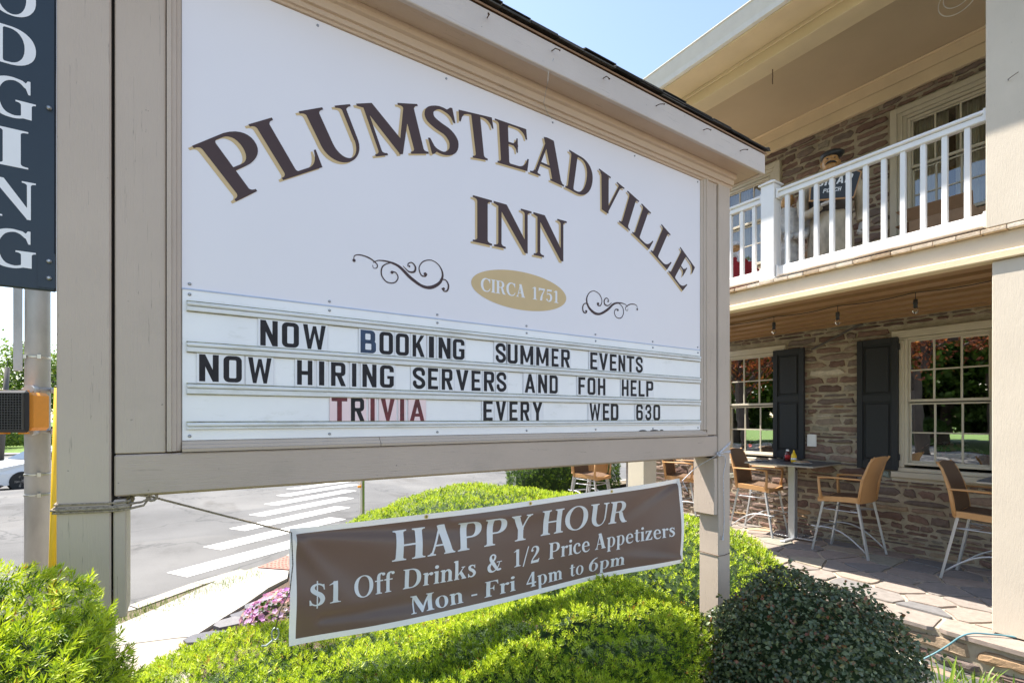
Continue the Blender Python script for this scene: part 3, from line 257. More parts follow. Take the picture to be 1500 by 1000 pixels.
def make_asphalt():
    t = NT('asphalt')
    base = t.ramp(t.noise(0.5, 6), [(0.3, (.10, .098, .096)), (0.7, (.165, .162, .158))])
    grit = t.ramp(t.noise(160, 3, .7), [(0.35, (.82, .82, .82)), (0.65, (1.12, 1.12, 1.12))])
    c = t.mix(1.0, base, grit, 'MULTIPLY')
    v = t.n('ShaderNodeTexVoronoi'); v.feature = 'DISTANCE_TO_EDGE'; v.inputs['Scale'].default_value = 0.45
    tc = t.n('ShaderNodeTexCoord'); nz = t.n('ShaderNodeTexNoise'); nz.inputs['Scale'].default_value = 1.5; nz.inputs['Detail'].default_value = 6
    t.l(tc.outputs['Object'], nz.inputs['Vector'])
    ad = t.n('ShaderNodeVectorMath'); ad.operation = 'ADD'; t.l(tc.outputs['Object'], ad.inputs[0]); t.l(nz.outputs['Color'], ad.inputs[1])
    t.l(ad.outputs[0], v.inputs['Vector'])
    crack = t.ramp(v.outputs['Distance'], [(0.0, (1, 1, 1)), (0.014, (0, 0, 0))])
    c = t.mix(t.mix(.6, (0, 0, 0), crack), c, (.05, .05, .05))
    st = t.ramp(t.noise(1.3, 5, .6, stretch=(1, .35, 1)), [(0.56, (1, 1, 1)), (0.70, (.72, .70, .68))])
    c = t.mix(1.0, c, st, 'MULTIPLY')
    pt = t.ramp(t.noise(.22, 2, .3), [(0.50, (.93, .93, .93)), (0.515, (1.08, 1.07, 1.05))])
    c = t.mix(1.0, c, pt, 'MULTIPLY')
    nn = t.bump(t.noise(220, 4, .7), .5, .006)
    return t.done(t.principled(c, .85, 0, nn, .3))
M = {}
M['asphalt'] = make_asphalt()
def make_tone(name, stops, rough=0.8, bump=.4, bscale=40, var=.25, spec=.3, extra=None):
    """colour picked per face by the stored 'tone' value, with weathering noise"""
    t = NT(name)
    a = t.n('ShaderNodeAttribute'); a.attribute_name = 'tone'
    c = t.ramp(a.outputs['Fac'], stops)
    g = t.ramp(t.noise(18, 6, .7), [(0.25, (1 - var,) * 3), (0.75, (1 + var,) * 3)])
    c = t.mix(1.0, c, g, 'MULTIPLY')
    if extra: c = t.mix(t.ramp(t.noise(extra[0], 5, .7), [(extra[1], (0, 0, 0)), (extra[1] + .1, (1, 1, 1))]), c, extra[2])
    nn = t.bump(t.noise(bscale, 6, .7), bump, .01)
    return t.done(t.principled(c, rough, 0, nn, spec))
M['stone'] = make_tone('fieldstone', [(0.0, (.09, .068, .06)), (0.2, (.16, .10, .08)), (0.4, (.22, .145, .115)), (0.55, (.15, .12, .105)), (0.7, (.28, .20, .15)), (0.82, (.24, .22, .18)), (0.9, (.40, .24, .12)), (0.96, (.22, .26, .23)), (1.0, (.55, .48, .38))], .85, .7, 35, .3, extra=(7, .66, (.26, .22, .18)))
M['mortar'] = sheet_mat('lime_mortar', [(0.3, (.30, .255, .19)), (0.7, (.50, .43, .325))], 9, 60, 1.0, .95)
M['flag'] = make_tone('flagstone', [(0.0, (.15, .15, .155)), (0.3, (.23, .205, .185)), (0.55, (.30, .24, .20)), (0.75, (.34, .29, .22)), (0.9, (.18, .21, .19)), (1.0, (.42, .31, .20))], .75, .25, 14, .22)
M['flagmortar'] = sheet_mat('patio_mortar', [(0.3, (.36, .30, .22)), (0.7, (.50, .43, .33))], 12, 60, .5)
M['concrete'] = sheet_mat('sidewalk_concrete', [(0.3, (.34, .32, .285)), (0.7, (.44, .415, .375))], 6, 120, .25, .9, (1.1, .55, (.29, .265, .23)))
M['curb'] = sheet_mat('curb_concrete', [(0.3, (.33, .30, .25)), (0.7, (.46, .42, .36))], 8, 90, .6, .9, (3, .55, (.24, .20, .15)))
M['tactile'] = simple('tactile_red', (.36, .16, .12), .8, var=.2, scale=20, bump=.3)
M['mulch'] = sheet_mat('bark_mulch', [(0.3, (.05, .033, .024)), (0.55, (.13, .09, .065)), (0.75, (.22, .17, .13))], 45, 90, 1.0, .95)
M['grass_ground'] = sheet_mat('lawn', [(0.3, (.07, .12, .02)), (0.7, (.15, .24, .04))], 3, 60, .8)
M['roadpaint'] = sheet_mat('road_paint', [(0.35, (.62, .61, .58)), (0.7, (.80, .79, .76))], 14, 150, .3, .8, (7, .60, (.40, .39, .37)))
M['earth'] = sheet_mat('earth', [(0.3, (.10, .08, .05)), (0.7, (.2, .16, .11))], 5, 60, .6)

# ---------------------------------------------------------------- ground, road, pavements
def zr(u, v):
    t = min(1, max(0, (v - 13) / 17)); return -.12 - .88 * t * t * (3 - 2 * t)
def zyard(u, v):
    return 0.0 - 0.11 * min(3.2, max(0, u - 2.9)) + .02 * noise.noise(Vector((u * 1.5, v * 1.5, 0)))
def grid_sheet(name, us, vs_, zf, mat, **kw):
    b = MB()
    b.v = [(u, v, zf(u, v)) for v in vs_ for u in us]
    n = len(us)
    b.f = [(j * n + i, j * n + i + 1, (j + 1) * n + i + 1, (j + 1) * n + i) for j in range(len(vs_) - 1) for i in range(n - 1)]
    b.m = [0] * len(b.f); b.t = [.5] * len(b.f)
    return b.build(name, mat, smooth=True, **kw)
lin = lambda a, b, n: [a + (b - a) * i / (n - 1) for i in range(n)]
grid_sheet('ground', lin(-500, 500, 21), lin(-500, 600, 23), lambda u, v: -1.6, M['earth'], kind='structure')
road = grid_sheet('road', lin(-15, 60, 26), lin(-60, 50, 111), zr, M['asphalt'], kind='structure')
grid_sheet('lawn', lin(-300, -16.8, 30), lin(-200, 400, 121), lambda u, v: zr(u, v) + .16 + .004 * (-16.8 - u), M['grass_ground'], kind='structure')
grid_sheet('far_lawn', lin(-16.75, 120, 40), lin(51.6, 400, 60), lambda u, v: zr(u, v) + .12 + .001 * (v - 52), M['grass_ground'], kind='structure')
b = MB()
for j in range(100):
    v0 = -60 + 1.12 * j; v1 = v0 + 1.11
    b.box(-15.15, -15.0, v0, v1, zr(0, v0) - .2, zr(0, v0) + .13, 1)
    b.box(-16.7, -15.15, v0, v1, zr(0, v0) - .2, zr(0, v0) + .125, 0)
b.build('far_sidewalk', [M['concrete'], M['curb']], kind='structure')
b = MB(); b.box(-16.7, 60, 50, 50.15, -1.4, -.86, 1); b.box(-16.7, 60, 50.15, 51.6, -1.4, -.865, 0)
b.build('cross_street_sidewalk', [M['concrete'], M['curb']], kind='structure')

curbline = [(-2.6, -20), (-2.6, 3.2), (-2.35, 4.4), (-1.75, 5.2), (-1.1, 5.5), (-.4, 5.72), (.1, 6.14), (.55, 6.4), (1.08, 6.74), (1.9, 7.25), (2.9, 8.1), (4.5, 9.0), (7.5, 9.6), (11, 10), (15.9, 10.2)]
def offset_line(P, d):
    out = []
    for i, p in enumerate(P):
        a = Vector(P[max(i - 1, 0)]); c = Vector(P[min(i + 1, len(P) - 1)]); t = (c - a).normalized()
        out.append((p[0] + t.y * d, p[1] - t.x * d))
    return out
inner = offset_line(curbline, .15)
b = MB()
for i in range(len(curbline) - 1):
    a, c, d, e = curbline[i], curbline[i + 1], inner[i + 1], inner[i]
    zt = .0 if i != 7 else -.03
    L = (Vector(c) - Vector(a)).length; nseg = max(1, int(L / .9))
    for k in range(nseg):
        t0 = k / nseg; t1 = (k + 1) / nseg - .004 / L * 2
        P = [tuple(Vector(a).lerp(Vector(c), t0)), tuple(Vector(a).lerp(Vector(c), t1)), tuple(Vector(e).lerp(Vector(d), t1)), tuple(Vector(e).lerp(Vector(d), t0))]
        j = rng.uniform(-.006, .006)
        b.prism(P, lambda x, y, z: (x, y, z), -.3, zt + j)
b.build('curb', M['curb'], kind='structure')
# the yard: one sheet inside the curb line
b = MB()
poly = offset_line(curbline, .145)
from mathutils.geometry import tessellate_polygon, intersect_point_tri_2d
us = lin(-2.5, 16, 93); vv = lin(-20, -4, 9)[:-1] + lin(-4, 9, 79) + lin(9.15, 10.2, 8)
def inside(u, v, P):
    c = False; n = len(P)
    for i in range(n):
        x0, y0 = P[i]; x1, y1 = P[i - 1]
        if (y0 > v) != (y1 > v) and u < (x1 - x0) * (v - y0) / (y1 - y0) + x0: c = not c
    return c
yp = poly + [(40, 10.2), (40, -20)]
nu = len(us); keep = {}
for j, v in enumerate(vv):
    for i, u in enumerate(us):
        b.v.append((u, v, zyard(u, v) - .02))
def clampin(u, v):
    return u, v
for j in range(len(vv) - 1):
    for i in range(nu - 1):
        cu = (us[i] + us[i + 1]) / 2; cv = (vv[j] + vv[j + 1]) / 2
        if inside(cu, cv, yp) and inside(us[i], vv[j + 1], yp) and inside(us[i + 1], vv[j + 1], yp) and inside(us[i], vv[j], yp):
            b.f.append((j * nu + i, j * nu + i + 1, (j + 1) * nu + i + 1, (j + 1) * nu + i)); b.m.append(0); b.t.append(.5)
b.build('garden_bed', M['mulch'], kind='structure', smooth=True)
# grassy strip along the curb, slightly under the bed level at its inner edge
b = MB(); o2 = offset_line(curbline, .62)
for i in range(len(curbline) - 1):
    if 7 <= i <= 8: continue
    b.add([(*inner[i], -.012), (*inner[i + 1], -.012), (*o2[i + 1], .004), (*o2[i], .004)], [(0, 1, 2, 3)][::1])
vg = b.build('verge', M['earth'], kind='structure')
# sidewalk slabs
sw = [[(-.42, 4.735), (-.05, 4.645), (.08, 4.60), (.30, 4.90), (-.20, 5.44), (-.46, 5.17)],
      [(.305, 4.905), (.50, 5.157), (.72, 5.50), (.25, 5.98), (-.07, 5.60), (-.195, 5.445)],
      [(.725, 5.505), (.93, 5.72), (.99, 6.0), (.70, 6.30), (.43, 6.19), (.255, 5.985)]]
b = MB()
for s_ in sw: b.prism(s_, lambda x, y, z: (x, y, z), -.1, .012)
sidewalk = b.build('sidewalk', M['concrete'], kind='structure')
b = MB(); b.prism([(-.55, 3.2), (.02, 3.4), (.075, 4.592), (-.05, 4.638), (-.42, 4.728), (-.56, 4.1)], lambda x, y, z: (x, y, z), -.1, .009)
b.prism([(-1.3, 4.95), (-.6, 4.15), (-.47, 5.165), (-.9, 5.3)], lambda x, y, z: (x, y, z), -.1, .006)
b.prism([(1.0, 6.0), (1.6, 6.2), (2.9, 7.4), (2.6, 7.75), (1.75, 7.0), (1.1, 6.65), (.99, 6.2)], lambda x, y, z: (x, y, z), -.1, .007)
b.build('old_sidewalk', sheet_mat('old_concrete', [(0.3, (.30, .26, .21)), (0.7, (.40, .35, .29))], 6, 120, .3), kind='structure')
tp = MB(); T0 = [(.74, 6.31), (1.0, 6.03), (1.08, 6.66), (.72, 6.36)]
tp.prism([(.72, 6.315), (.995, 6.035), (1.28, 6.35), (1.09, 6.66)], lambda x, y, z: (x, y, z), -.05, .016)
for i in range(7):
    for j in range(7):
        p = Vector((.73, 6.31)).lerp(Vector((.99, 6.06)), (i + .5) / 7); q = Vector((1.08, 6.62)).lerp(Vector((1.25, 6.35)), (i + .5) / 7)
        w = p.lerp(q, (j + .5) / 7); tp.lathe([(.014, 0), (.009, .006)], (w.x, w.y, .016), 6)
tp.build('tactile_paving', M['tactile'], kind='structure')
# crosswalk bars, each its own painted piece
for k in range(8):
    A = Vector((-.15 + .4 * k, 7.16 + 1.15 * k)); B = A + Vector((.2, -.33)); D = Vector((.86, .51)) * 2.35
    P = [A, B, B + D, A + D]; b = MB()
    n = 12
    for i in range(n):
        q = [P[0].lerp(P[3], i / n), P[1].lerp(P[2], i / n), P[1].lerp(P[2], (i + 1) / n), P[0].lerp(P[3], (i + 1) / n)]
        b.add([(p.x, p.y, zr(p.x, p.y) + .004 + .0) for p in q], [(0, 1, 2, 3)])
    b.build('crosswalk_bar', M['roadpaint'], road)
# far lane line
b = MB()
for k in range(12):
    v = 16 + k * 2.7; b.add([(-8.1, v, zr(0, v) + .006), (-7.95, v, zr(0, v) + .006), (-7.95, v + 1.6, zr(0, v + 1.6) + .006), (-8.1, v + 1.6, zr(0, v + 1.6) + .006)], [(0, 1, 2, 3)])
b.build('lane_line', M['roadpaint'], road)

# ---------------------------------------------------------------- rubble stone laying
def rubble(u_fixed, a, b_, c, d, holes, seed, hmin=.045, hmax=.12, lmin=.12, lmax=.42, face=-1, gap=.011):
    """irregular stones on the plane X=u_fixed (looking -X); yields (cx, cy, mb)"""
    r = random.Random(seed); out = []
    z = c
    while z < d - .02:
        h = r.choice([r.uniform(hmin, hmin * 1.4), r.uniform(hmin, hmax), r.uniform(hmax * .75, hmax * 1.4)])
        h = min(h, d - z)
        spans = [(a, b_)]
        for (h0, h1, z0, z1) in holes:
            if z + h > z0 + .008 and z < z1 - .008:
                ns = []
                for s0, s1 in spans:
                    if h1 <= s0 or h0 >= s1: ns.append((s0, s1)); continue
                    if h0 > s0: ns.append((s0, h0))
                    if h1 < s1: ns.append((h1, s1))
                spans = ns
        for s0, s1 in spans:
            y = s0 + r.uniform(0, .02)
            while y < s1 - .04:
                L = min(r.uniform(lmin, lmax) * (0.55 + h / hmax * .6), s1 - y)
                if s1 - y - L < .07: L = s1 - y
                g = gap * r.uniform(.4, 1.1)
                y0, y1, z0, z1 = y + g, y + L - g, z + g * .7, z + h - g * .7
                y += L
                if y1 - y0 < .03 or z1 - z0 < .018: continue
                w = y1 - y0; hh = z1 - z0
                tl, tr = (r.uniform(0, .35) if r.random() < .7 else r.uniform(.4, .8)), (r.uniform(0, .35) if r.random() < .7 else r.uniform(.4, .8))
                up = r.uniform(-.2, .2)
                P = []
                kx = [0, .04, .16, .34, .5, .66, .84, .96, 1.0]; lean = r.uniform(-.22, .22) * hh
                for i, q in enumerate(kx):
                    e = 1 - tl if q < .1 else (1 - tr if q > .9 else 1)
                    P.append((y0 + w * q + r.uniform(-.012, .012) * (w > .1), z0 + hh * (.5 - .5 * e + up * (abs(q - .5) < .3) * .3) + r.uniform(0, .20) * hh + lean * (q - .5)))
                for i, q in enumerate(reversed(kx[1:-1])):
                    e = 1 - tl if q < .1 else (1 - tr if q > .9 else 1)
                    P.append((y0 + w * q + r.uniform(-.012, .012) * (w > .1), z1 - hh * (.5 - .5 * e) - r.uniform(0, .22) * hh + lean * (q - .5)))
                # keep inside cell
                P = [(min(max(p, y0 - .004), y1 + .004), min(max(q, z0 - .004), z1 + .004)) for p, q in P]
                cx = sum(p for p, q in P) / len(P); cz = sum(q for p, q in P) / len(P)
                dep = r.uniform(.010, .034)
                m = MB(); n = len(P)
                x0 = u_fixed - face * .004; xa = u_fixed + face * dep * .7; xb = u_fixed + face * dep
                vs_ = [(x0, p, q) for p, q in P] + [(xa + r.uniform(-.003, .003), cx + (p - cx) * .93, cz + (q - cz) * .90) for p, q in P] + [(xb + r.uniform(-.004, .004), cx + (p - cx) * .6, cz + (q - cz) * .55) for p, q in P]
                fs = [(i, n + i, n + (i + 1) % n, (i + 1) % n) for i in range(n)] + [(n + i, 2 * n + i, 2 * n + (i + 1) % n, n + (i + 1) % n) for i in range(n)] + [tuple(range(2 * n, 3 * n))]
                if face > 0: fs = [tuple(reversed(f)) for f in fs]
                tone = r.choice([.15, .25, .35, .4, .45, .5, .55, .62, .7]) + r.uniform(-.06, .06)
                if r.random() < .10: tone = r.uniform(.78, 1.0)
                m.add(vs_, fs, 0, min(1, max(0, tone)))
                out.append((cx, cz, w * hh, m))
        z += h
    return out
def lay(stones, parent, vis, limit, name='stone'):
    vis_s = sorted([s for s in stones if vis(s[0], s[1])], key=lambda s: -s[2])
    rest = [s for s in stones if not vis(s[0], s[1])] + vis_s[limit:]
    for s in vis_s[:limit]: s[3].build(name, M['stone'], parent, tone=True)
    if rest:
        m = MB()
        for s in rest:
            m.add(s[3].v, s[3].f, 0); m.t[-len(s[3].f):] = s[3].t
        m.build(name + '_infill', M['stone'], parent, tone=True, kind='stuff')
    return len(vis_s)

# ---------------------------------------------------------------- patio
PZ = .15
b = MB(); b.box(4.70, 7.0, -3.0, 7.6, -.45, PZ - .014)
patio = b.build('patio', M['flagmortar'], kind='structure')
def clip(poly, px, py, nx, ny):
    out = []
    for i in range(len(poly)):
        a = poly[i]; c = poly[(i + 1) % len(poly)]
        da = (a[0] - px) * nx + (a[1] - py) * ny; dc = (c[0] - px) * nx + (c[1] - py) * ny
        if da <= 0: out.append(a)
        if da * dc < 0:
            t = da / (da - dc); out.append((a[0] + (c[0] - a[0]) * t, a[1] + (c[1] - a[1]) * t))
    return out
r = random.Random(12); seeds = []
for _ in range(4000):
    p = (r.uniform(4.98, 7.0), r.uniform(-.6, 7.55))
    if all((p[0] - q[0]) ** 2 + ((p[1] - q[1]) * .8) ** 2 > (.26 if r.random() < .8 else .17) ** 2 for q in seeds): seeds.append(p)
cells = []
for i, s in enumerate(seeds):
    P = [(4.985, -.6), (6.955, -.6), (6.955, 7.55), (4.985, 7.55)]
    for j, q in enumerate(seeds):
        if j != i and abs(q[0] - s[0]) < 1.3 and abs(q[1] - s[1]) < 1.3:
            P = clip(P, (s[0] + q[0]) / 2, (s[1] + q[1]) / 2, q[0] - s[0], q[1] - s[1])
            if not P: break
    if len(P) > 2: cells.append((s, P))
v = -.6
while v < 7.5:                                   # long edge stones
    L = r.uniform(.55, 1.1); e = min(v + L, 7.55)
    cells.append(((4.83, (v + e) / 2), [(4.655 + r.uniform(-.012, .012), v), (4.66 + r.uniform(-.02, .01), (v + e) / 2), (4.655, e), (4.975, e + .03), (4.975, v + .03)])); v = e
for s, P in cells:
    cx = sum(p[0] for p in P) / len(P); cy = sum(p[1] for p in P) / len(P)
    Q = []
    n = len(P)
    for i in range(n):
        a = Vector(P[i]); c = Vector(P[(i + 1) % n]); m_ = Vector((cx, cy))
        for t in (0.08, .5, .92):
            q = a.lerp(c, t); d = (m_ - q); q = q + d.normalized() * (.017 + r.uniform(-.006, .008)); Q.append((q.x, q.y))
    edge = s[0] < 4.9
    b = MB(); zt = PZ + r.uniform(-.003, .004); zb = PZ - .03 if edge else PZ - .02
    b.prism(Q, lambda x, y, z: (x, y, z), zb, zt, tone=r.choice([.1, .3, .35, .5, .55, .75]) + r.uniform(-.08, .08) + (.2 if r.random() < .12 else 0))
    b.build('flagstone', M['flag'], patio, tone=True)
ps = rubble(4.70, -.6, 7.5, -.34, PZ - .034, [], 5, .07, .13, .2, .5, gap=.018)
lay(ps, patio, lambda v, z: v < 2.2, 40)
# ---------------------------------------------------------------- lettering
def pt_in(l, p):
    c = False
    for i in range(len(l)):
        (x0, y0), (x1, y1) = l[i], l[i - 1]
        if (y0 > p[1]) != (y1 > p[1]) and p[0] < (x1 - x0) * (p[1] - y0) / (y1 - y0) + x0: c = not c
    return c
def glyph_tris(g):
    loops = [[(c[i] / 1000, c[i + 1] / 1000) for i in range(0, len(c), 2)] for c in g[1:]]
    outer = [l for l in loops if sum(pt_in(m, l[0]) for m in loops if m is not l) % 2 == 0]
    P = []; T = []
    for o in outer:
        grp = [o] + [l for l in loops if l not in outer and pt_in(o, l[0])]
        tr = tessellate_polygon([[Vector((x, y, 0)) for x, y in l] for l in grp]); b0 = len(P)
        P += [p for l in grp for p in l]; T += [(a + b0, b_ + b0, c + b0) for a, b_, c in tr]
    return P, T
GC = {}
def put_glyph(mb, font, ch, fn, mi=0):
    """fn(x, y) in cap units -> 3D"""
    key = (id(font), ch)
    if key not in GC: GC[key] = glyph_tris(font[ch])
    pts, tr = GC[key]
    vs_ = [fn(x, y) for x, y in pts]; fs = []
    for a, b_, c in tr:
        A, B, C = (Vector(vs_[i]) for i in (a, b_, c))
        n = (B - A).cross(C - A)
        fs.append((a, b_, c) if n.y < 0 else (a, c, b_))      # print faces -Y
    mb.add(vs_, fs, mi)
def refine(P, T, lim):
    """split long edges at their midpoints so print can follow folded cloth"""
    P = list(P)
    for _ in range(7):
        mid = {}; out = []; done = True
        def m_(a, c):
            k = (min(a, c), max(a, c))
            if math.dist(P[a], P[c]) < lim: return None
            if k not in mid: mid[k] = len(P); P.append(((P[a][0] + P[c][0]) / 2, (P[a][1] + P[c][1]) / 2))
            return mid[k]
        for a, b_, c in T:
            q = [m_(a, b_), m_(b_, c), m_(c, a)]; n = sum(x is not None for x in q)
            if n: done = False
            if n == 0: out.append((a, b_, c))
            elif n == 3: out += [(a, q[0], q[2]), (q[0], b_, q[1]), (q[2], q[1], c), tuple(q)]
            else:
                V_ = [a, b_, c]
                while not (q[0] is not None and (n == 1 or q[1] is not None)): q = q[1:] + q[:1]; V_ = V_[1:] + V_[:1]
                if n == 1: out += [(V_[0], q[0], V_[2]), (q[0], V_[1], V_[2])]
                else: out += [(q[0], V_[1], q[1]), (V_[0], q[0], q[1]), (V_[0], q[1], V_[2])]
        T = out
        if done: break
    return P, T
def gext(font, ch):
    xs = [c[i] for c in font[ch][1:] for i in range(0, len(c), 2)]; return min(xs) / 1000, max(xs) / 1000

# ---------------------------------------------------------------- the inn sign
M['signpaint'] = painted_wood('sign_paint', (.52, .43, .355), (9, 9, .6), amt=.18)
M['beampaint'] = painted_wood('beam_paint', (.50, .405, .335), (.6, 9, 9), amt=.25)
M['crack'] = simple('dark_gap', (.03, .025, .02), .9, bump=0)
M['panel'] = simple('sign_panel_white', (.79, .765, .805), .42, var=.02, scale=1.2, bump=.02, bscale=3)
M['brown'] = simple('vinyl_brown', (.078, .052, .054), .6, var=.05, bump=0, spec=.2)
M['tan'] = simple('vinyl_tan', (.60, .44, .23), .5, var=.03, bump=0)
M['whiteprint'] = simple('vinyl_white', (.78, .78, .80), .5, var=.03, bump=0)
def letterboard_mat():
    t = NT('letterboard_plastic')
    c = t.ramp(t.noise(6, 4), [(0.3, (.80, .80, .82)), (0.7, (.86, .86, .87))])
    d = t.ramp(t.noise(22, 7, .75, stretch=(.35, 1, 1)), [(0.58, (0, 0, 0)), (0.74, (1, 1, 1))])
    c = t.mix(t.mix(.30, (0, 0, 0), d), c, (.36, .36, .28))
    return t.done(t.principled(c, .3, 0, None, .6))
M['board'] = letterboard_mat()
def rail_mat():
    t = NT('letterboard_rail')
    d = t.ramp(t.noise(26, 7, .75, stretch=(.25, 1, 1)), [(0.48, (0, 0, 0)), (0.68, (1, 1, 1))])
    c = t.mix(t.mix(.38, (0, 0, 0), d), (.74, .75, .76), (.34, .33, .24))
    return t.done(t.principled(c, .4, 0, None, .5))
M['rail'] = rail_mat()
M['grime'] = simple('rail_grime', (.26, .24, .14), .9, var=.5, scale=40, bump=.3)
M['tile'] = simple('letter_tile', (.76, .76, .79), .25, var=.02, bump=0, spec=.4)
M['tilepink'] = simple('letter_tile_pink', (.78, .60, .64), .18, var=.04, bump=0, spec=.6)
M['black'] = simple('letter_black', (.020, .018, .022), .55, var=.3, scale=30, bump=0, spec=.25)
M['navyletter'] = simple('letter_navy', (.02, .045, .10), .55, var=.3, scale=30, bump=0)
M['redletter'] = simple('letter_red', (.13, .012, .02), .5, var=.4, scale=30, bump=0)
M['screw'] = simple('screw_zinc', (.35, .36, .38), .35, .8, bump=0)
M['rust'] = simple('rusty_nail', (.12, .07, .04), .8, .3, bump=0)
M['shingle'] = make_tone('asphalt_shingle', [(0, (.02, .019, .018)), (.6, (.06, .055, .05)), (1, (.13, .12, .11))], .95, .9, 120, .4)
M['fascia'] = painted_wood('fascia_paint', (.60, .53, .48), (.6, 9, 9), amt=.15)
M['crown'] = painted_wood('crown_paint', (.56, .43, .32), (.6, 9, 9), amt=.2)

V0 = 1.85
def US(x0, v):                      # keep the measured face positions when a part stands proud
    return x0 * v / V0
sign = thing('inn_sign', 'tall cream post sign with arched brown inn lettering over a changeable message board', 'sign', (1.27, 1.9, 0))
for (a, c_) in ((-.287, -.170), (2.704, 2.821)):
    b = MB(); b.box(a, c_, 1.83, 1.965, -.1, 3.16, 0, .004)
    b.build('post', M['signpaint'], sign)
# vertical seam strips, stiles and hanging filler boards
b = MB(); b.box(-.162, -.040, 1.838, 1.95, 1.597, 3.14, 0, .003); b.build('stile', M['signpaint'], sign)
b = MB(); b.box(2.606, 2.697, 1.838, 1.95, 1.60, 3.14, 0, .003); b.build('stile', M['signpaint'], sign)
b = MB(); b.box(-.171, -.161, 1.86, 1.95, 1.2, 3.14); b.box(2.696, 2.705, 1.86, 1.95, 1.2, 3.14); b.build('seam', M['crack'], sign)
b = MB(); b.box(-.165, -.135, 1.833, 1.978, 1.122, 1.4645, 0, .003); b.build('filler_board', M['signpaint'], sign)
b = MB(); b.box(2.674, 2.703, 1.838, 1.985, 1.117, 1.460, 0, .003); b.build('filler_board', M['signpaint'], sign)
b = MB(); b.box(-.163, 2.700, 1.836, 1.90, 1.474, 1.594, 0, .004); b.build('lower_beam', M['beampaint'], sign)
b = MB(); b.box(-.155, 2.695, 1.902, 1.985, 1.462, 1.60, 0, .003); b.build('rear_beam', M['beampaint'], sign)
b = MB(); b.box(-.04, 2.61, 1.87, 1.95, 1.60, 3.13); b.build('backing', M['beampaint'], sign)
b = MB(); b.box(0.0, 2.552, 1.85, 1.869, 2.102, 3.104); panel = b.build('sign_panel', M['panel'], sign)
# stepped moulding round the panel
MP = [(0, 1.868), (0, 1.830), (.30, 1.828), (.36, 1.834), (.62, 1.836), (.68, 1.842), (.88, 1.844), (1, 1.848), (1, 1.868)]
def mould(u0, u1, z0, z1, horizontal, name='moulding', flip=False):
    b = MB(); pr = [((1 - q if flip else q), v) for q, v in MP]
    if horizontal: b.prism([(z0 + (z1 - z0) * q, v) for q, v in pr], lambda z, v, d: (d, v, z), u0, u1)
    else: b.prism([(u0 + (u1 - u0) * q, v) for q, v in pr], lambda u, v, d: (u, v, d), z0, z1)
    return b.build(name, M['signpaint'], sign)
mould(-.038, -.001, 1.60, 3.138, False); mould(2.553, 2.604, 1.632, 3.12, False, flip=True)
mould(.0005, .62, 1.597, 1.6305, True); mould(.622, 2.60, 1.597, 1.6305, True)
b = MB(); b.prism([(1.868, 3.105), (1.842, 3.105), (1.838, 3.112), (1.830, 3.114), (1.826, 3.124), (1.828, 3.130), (1.818, 3.133), (1.812, 3.158), (1.800, 3.163), (1.796, 3.191), (1.868, 3.191)], lambda v, z, d: (d, v, z), -.30, 2.838)
b.build('crown_moulding', M['crown'], sign)
b = MB(); b.box(-.42, 2.955, 1.712, 2.128, 3.192, 3.206); b.build('soffit', M['crown'], sign)
b = MB(); b.box(-.43, 2.965, 1.69, 1.711, 3.186, 3.305, 0, .003); b.build('fascia_board', M['fascia'], sign)
b = MB(); b.box(-.43, 2.965, 2.129, 2.15, 3.186, 3.305, 0, .003); b.build('fascia_board', M['fascia'], sign)
b = MB(); b.box(2.944, 2.965, 1.7115, 2.1285, 3.186, 3.3045); b.box(-.43, -.41, 1.7115, 2.1285, 3.186, 3.3045); b.build('end_board', M['fascia'], sign)
roof = MB()
for sgn in (-1, 1):
    va = 1.92 + sgn * .236; vb = 1.92
    roof.add([(-.445, va, 3.307), (2.98, va, 3.307), (2.98, vb, 3.40), (-.445, vb, 3.40), (-.445, va, 3.315), (2.98, va, 3.315), (2.98, vb, 3.408), (-.445, vb, 3.408)], [(0, 1, 2, 3), (7, 6, 5, 4), (0, 4, 5, 1), (1, 5, 6, 2), (3, 2, 6, 7), (0, 3, 7, 4)])
rf = roof.build('roof', simple('copper_drip_edge', (.30, .17, .09), .6, .3, bump=0), sign)
rr_ = random.Random(3)
for sgn in (-1, 1):
    for row in range(3):
        u = -.455 + rr_.uniform(-.05, 0)
        while u < 2.985:
            L = rr_.uniform(.14, .26); e = min(u + L, 2.99)
            va = 1.92 + sgn * (.247 - row * .075 + rr_.uniform(-.006, .006)); vb = 1.92 + sgn * (.242 - row * .075 - .14 if row < 2 else .0)
            if row == 2: vb = 1.92 + sgn * .004
            sl = .093 / .255
            zf = lambda v: 3.408 - abs(v - 1.92) * sl + .004 + row * .009
            lay_n = 3 if row == 0 and sgn < 0 else 1
            for q in range(lay_n):
                dz = .0075 * q + rr_.uniform(0, .006); dv = sgn * rr_.uniform(-.012, .006) * (q > 0); th = .0055
                b = MB(); b.add([(u + .003, va + dv, zf(va) + dz), (e, va + dv, zf(va) + dz + rr_.uniform(-.003, .003)), (e, vb, zf(vb) + dz), (u + .003, vb, zf(vb) + dz), (u + .003, va + dv, zf(va) + dz + th), (e, va + dv, zf(va) + dz + th), (e, vb, zf(vb) + dz + th), (u + .003, vb, zf(vb) + dz + th)],
                      [(0, 1, 2, 3), (7, 6, 5, 4), (0, 4, 5, 1), (1, 5, 6, 2), (3, 2, 6, 7), (0, 3, 7, 4)], 0, rr_.random())
                b.build('shingle', M['shingle'], rf, tone=True)
            u = e
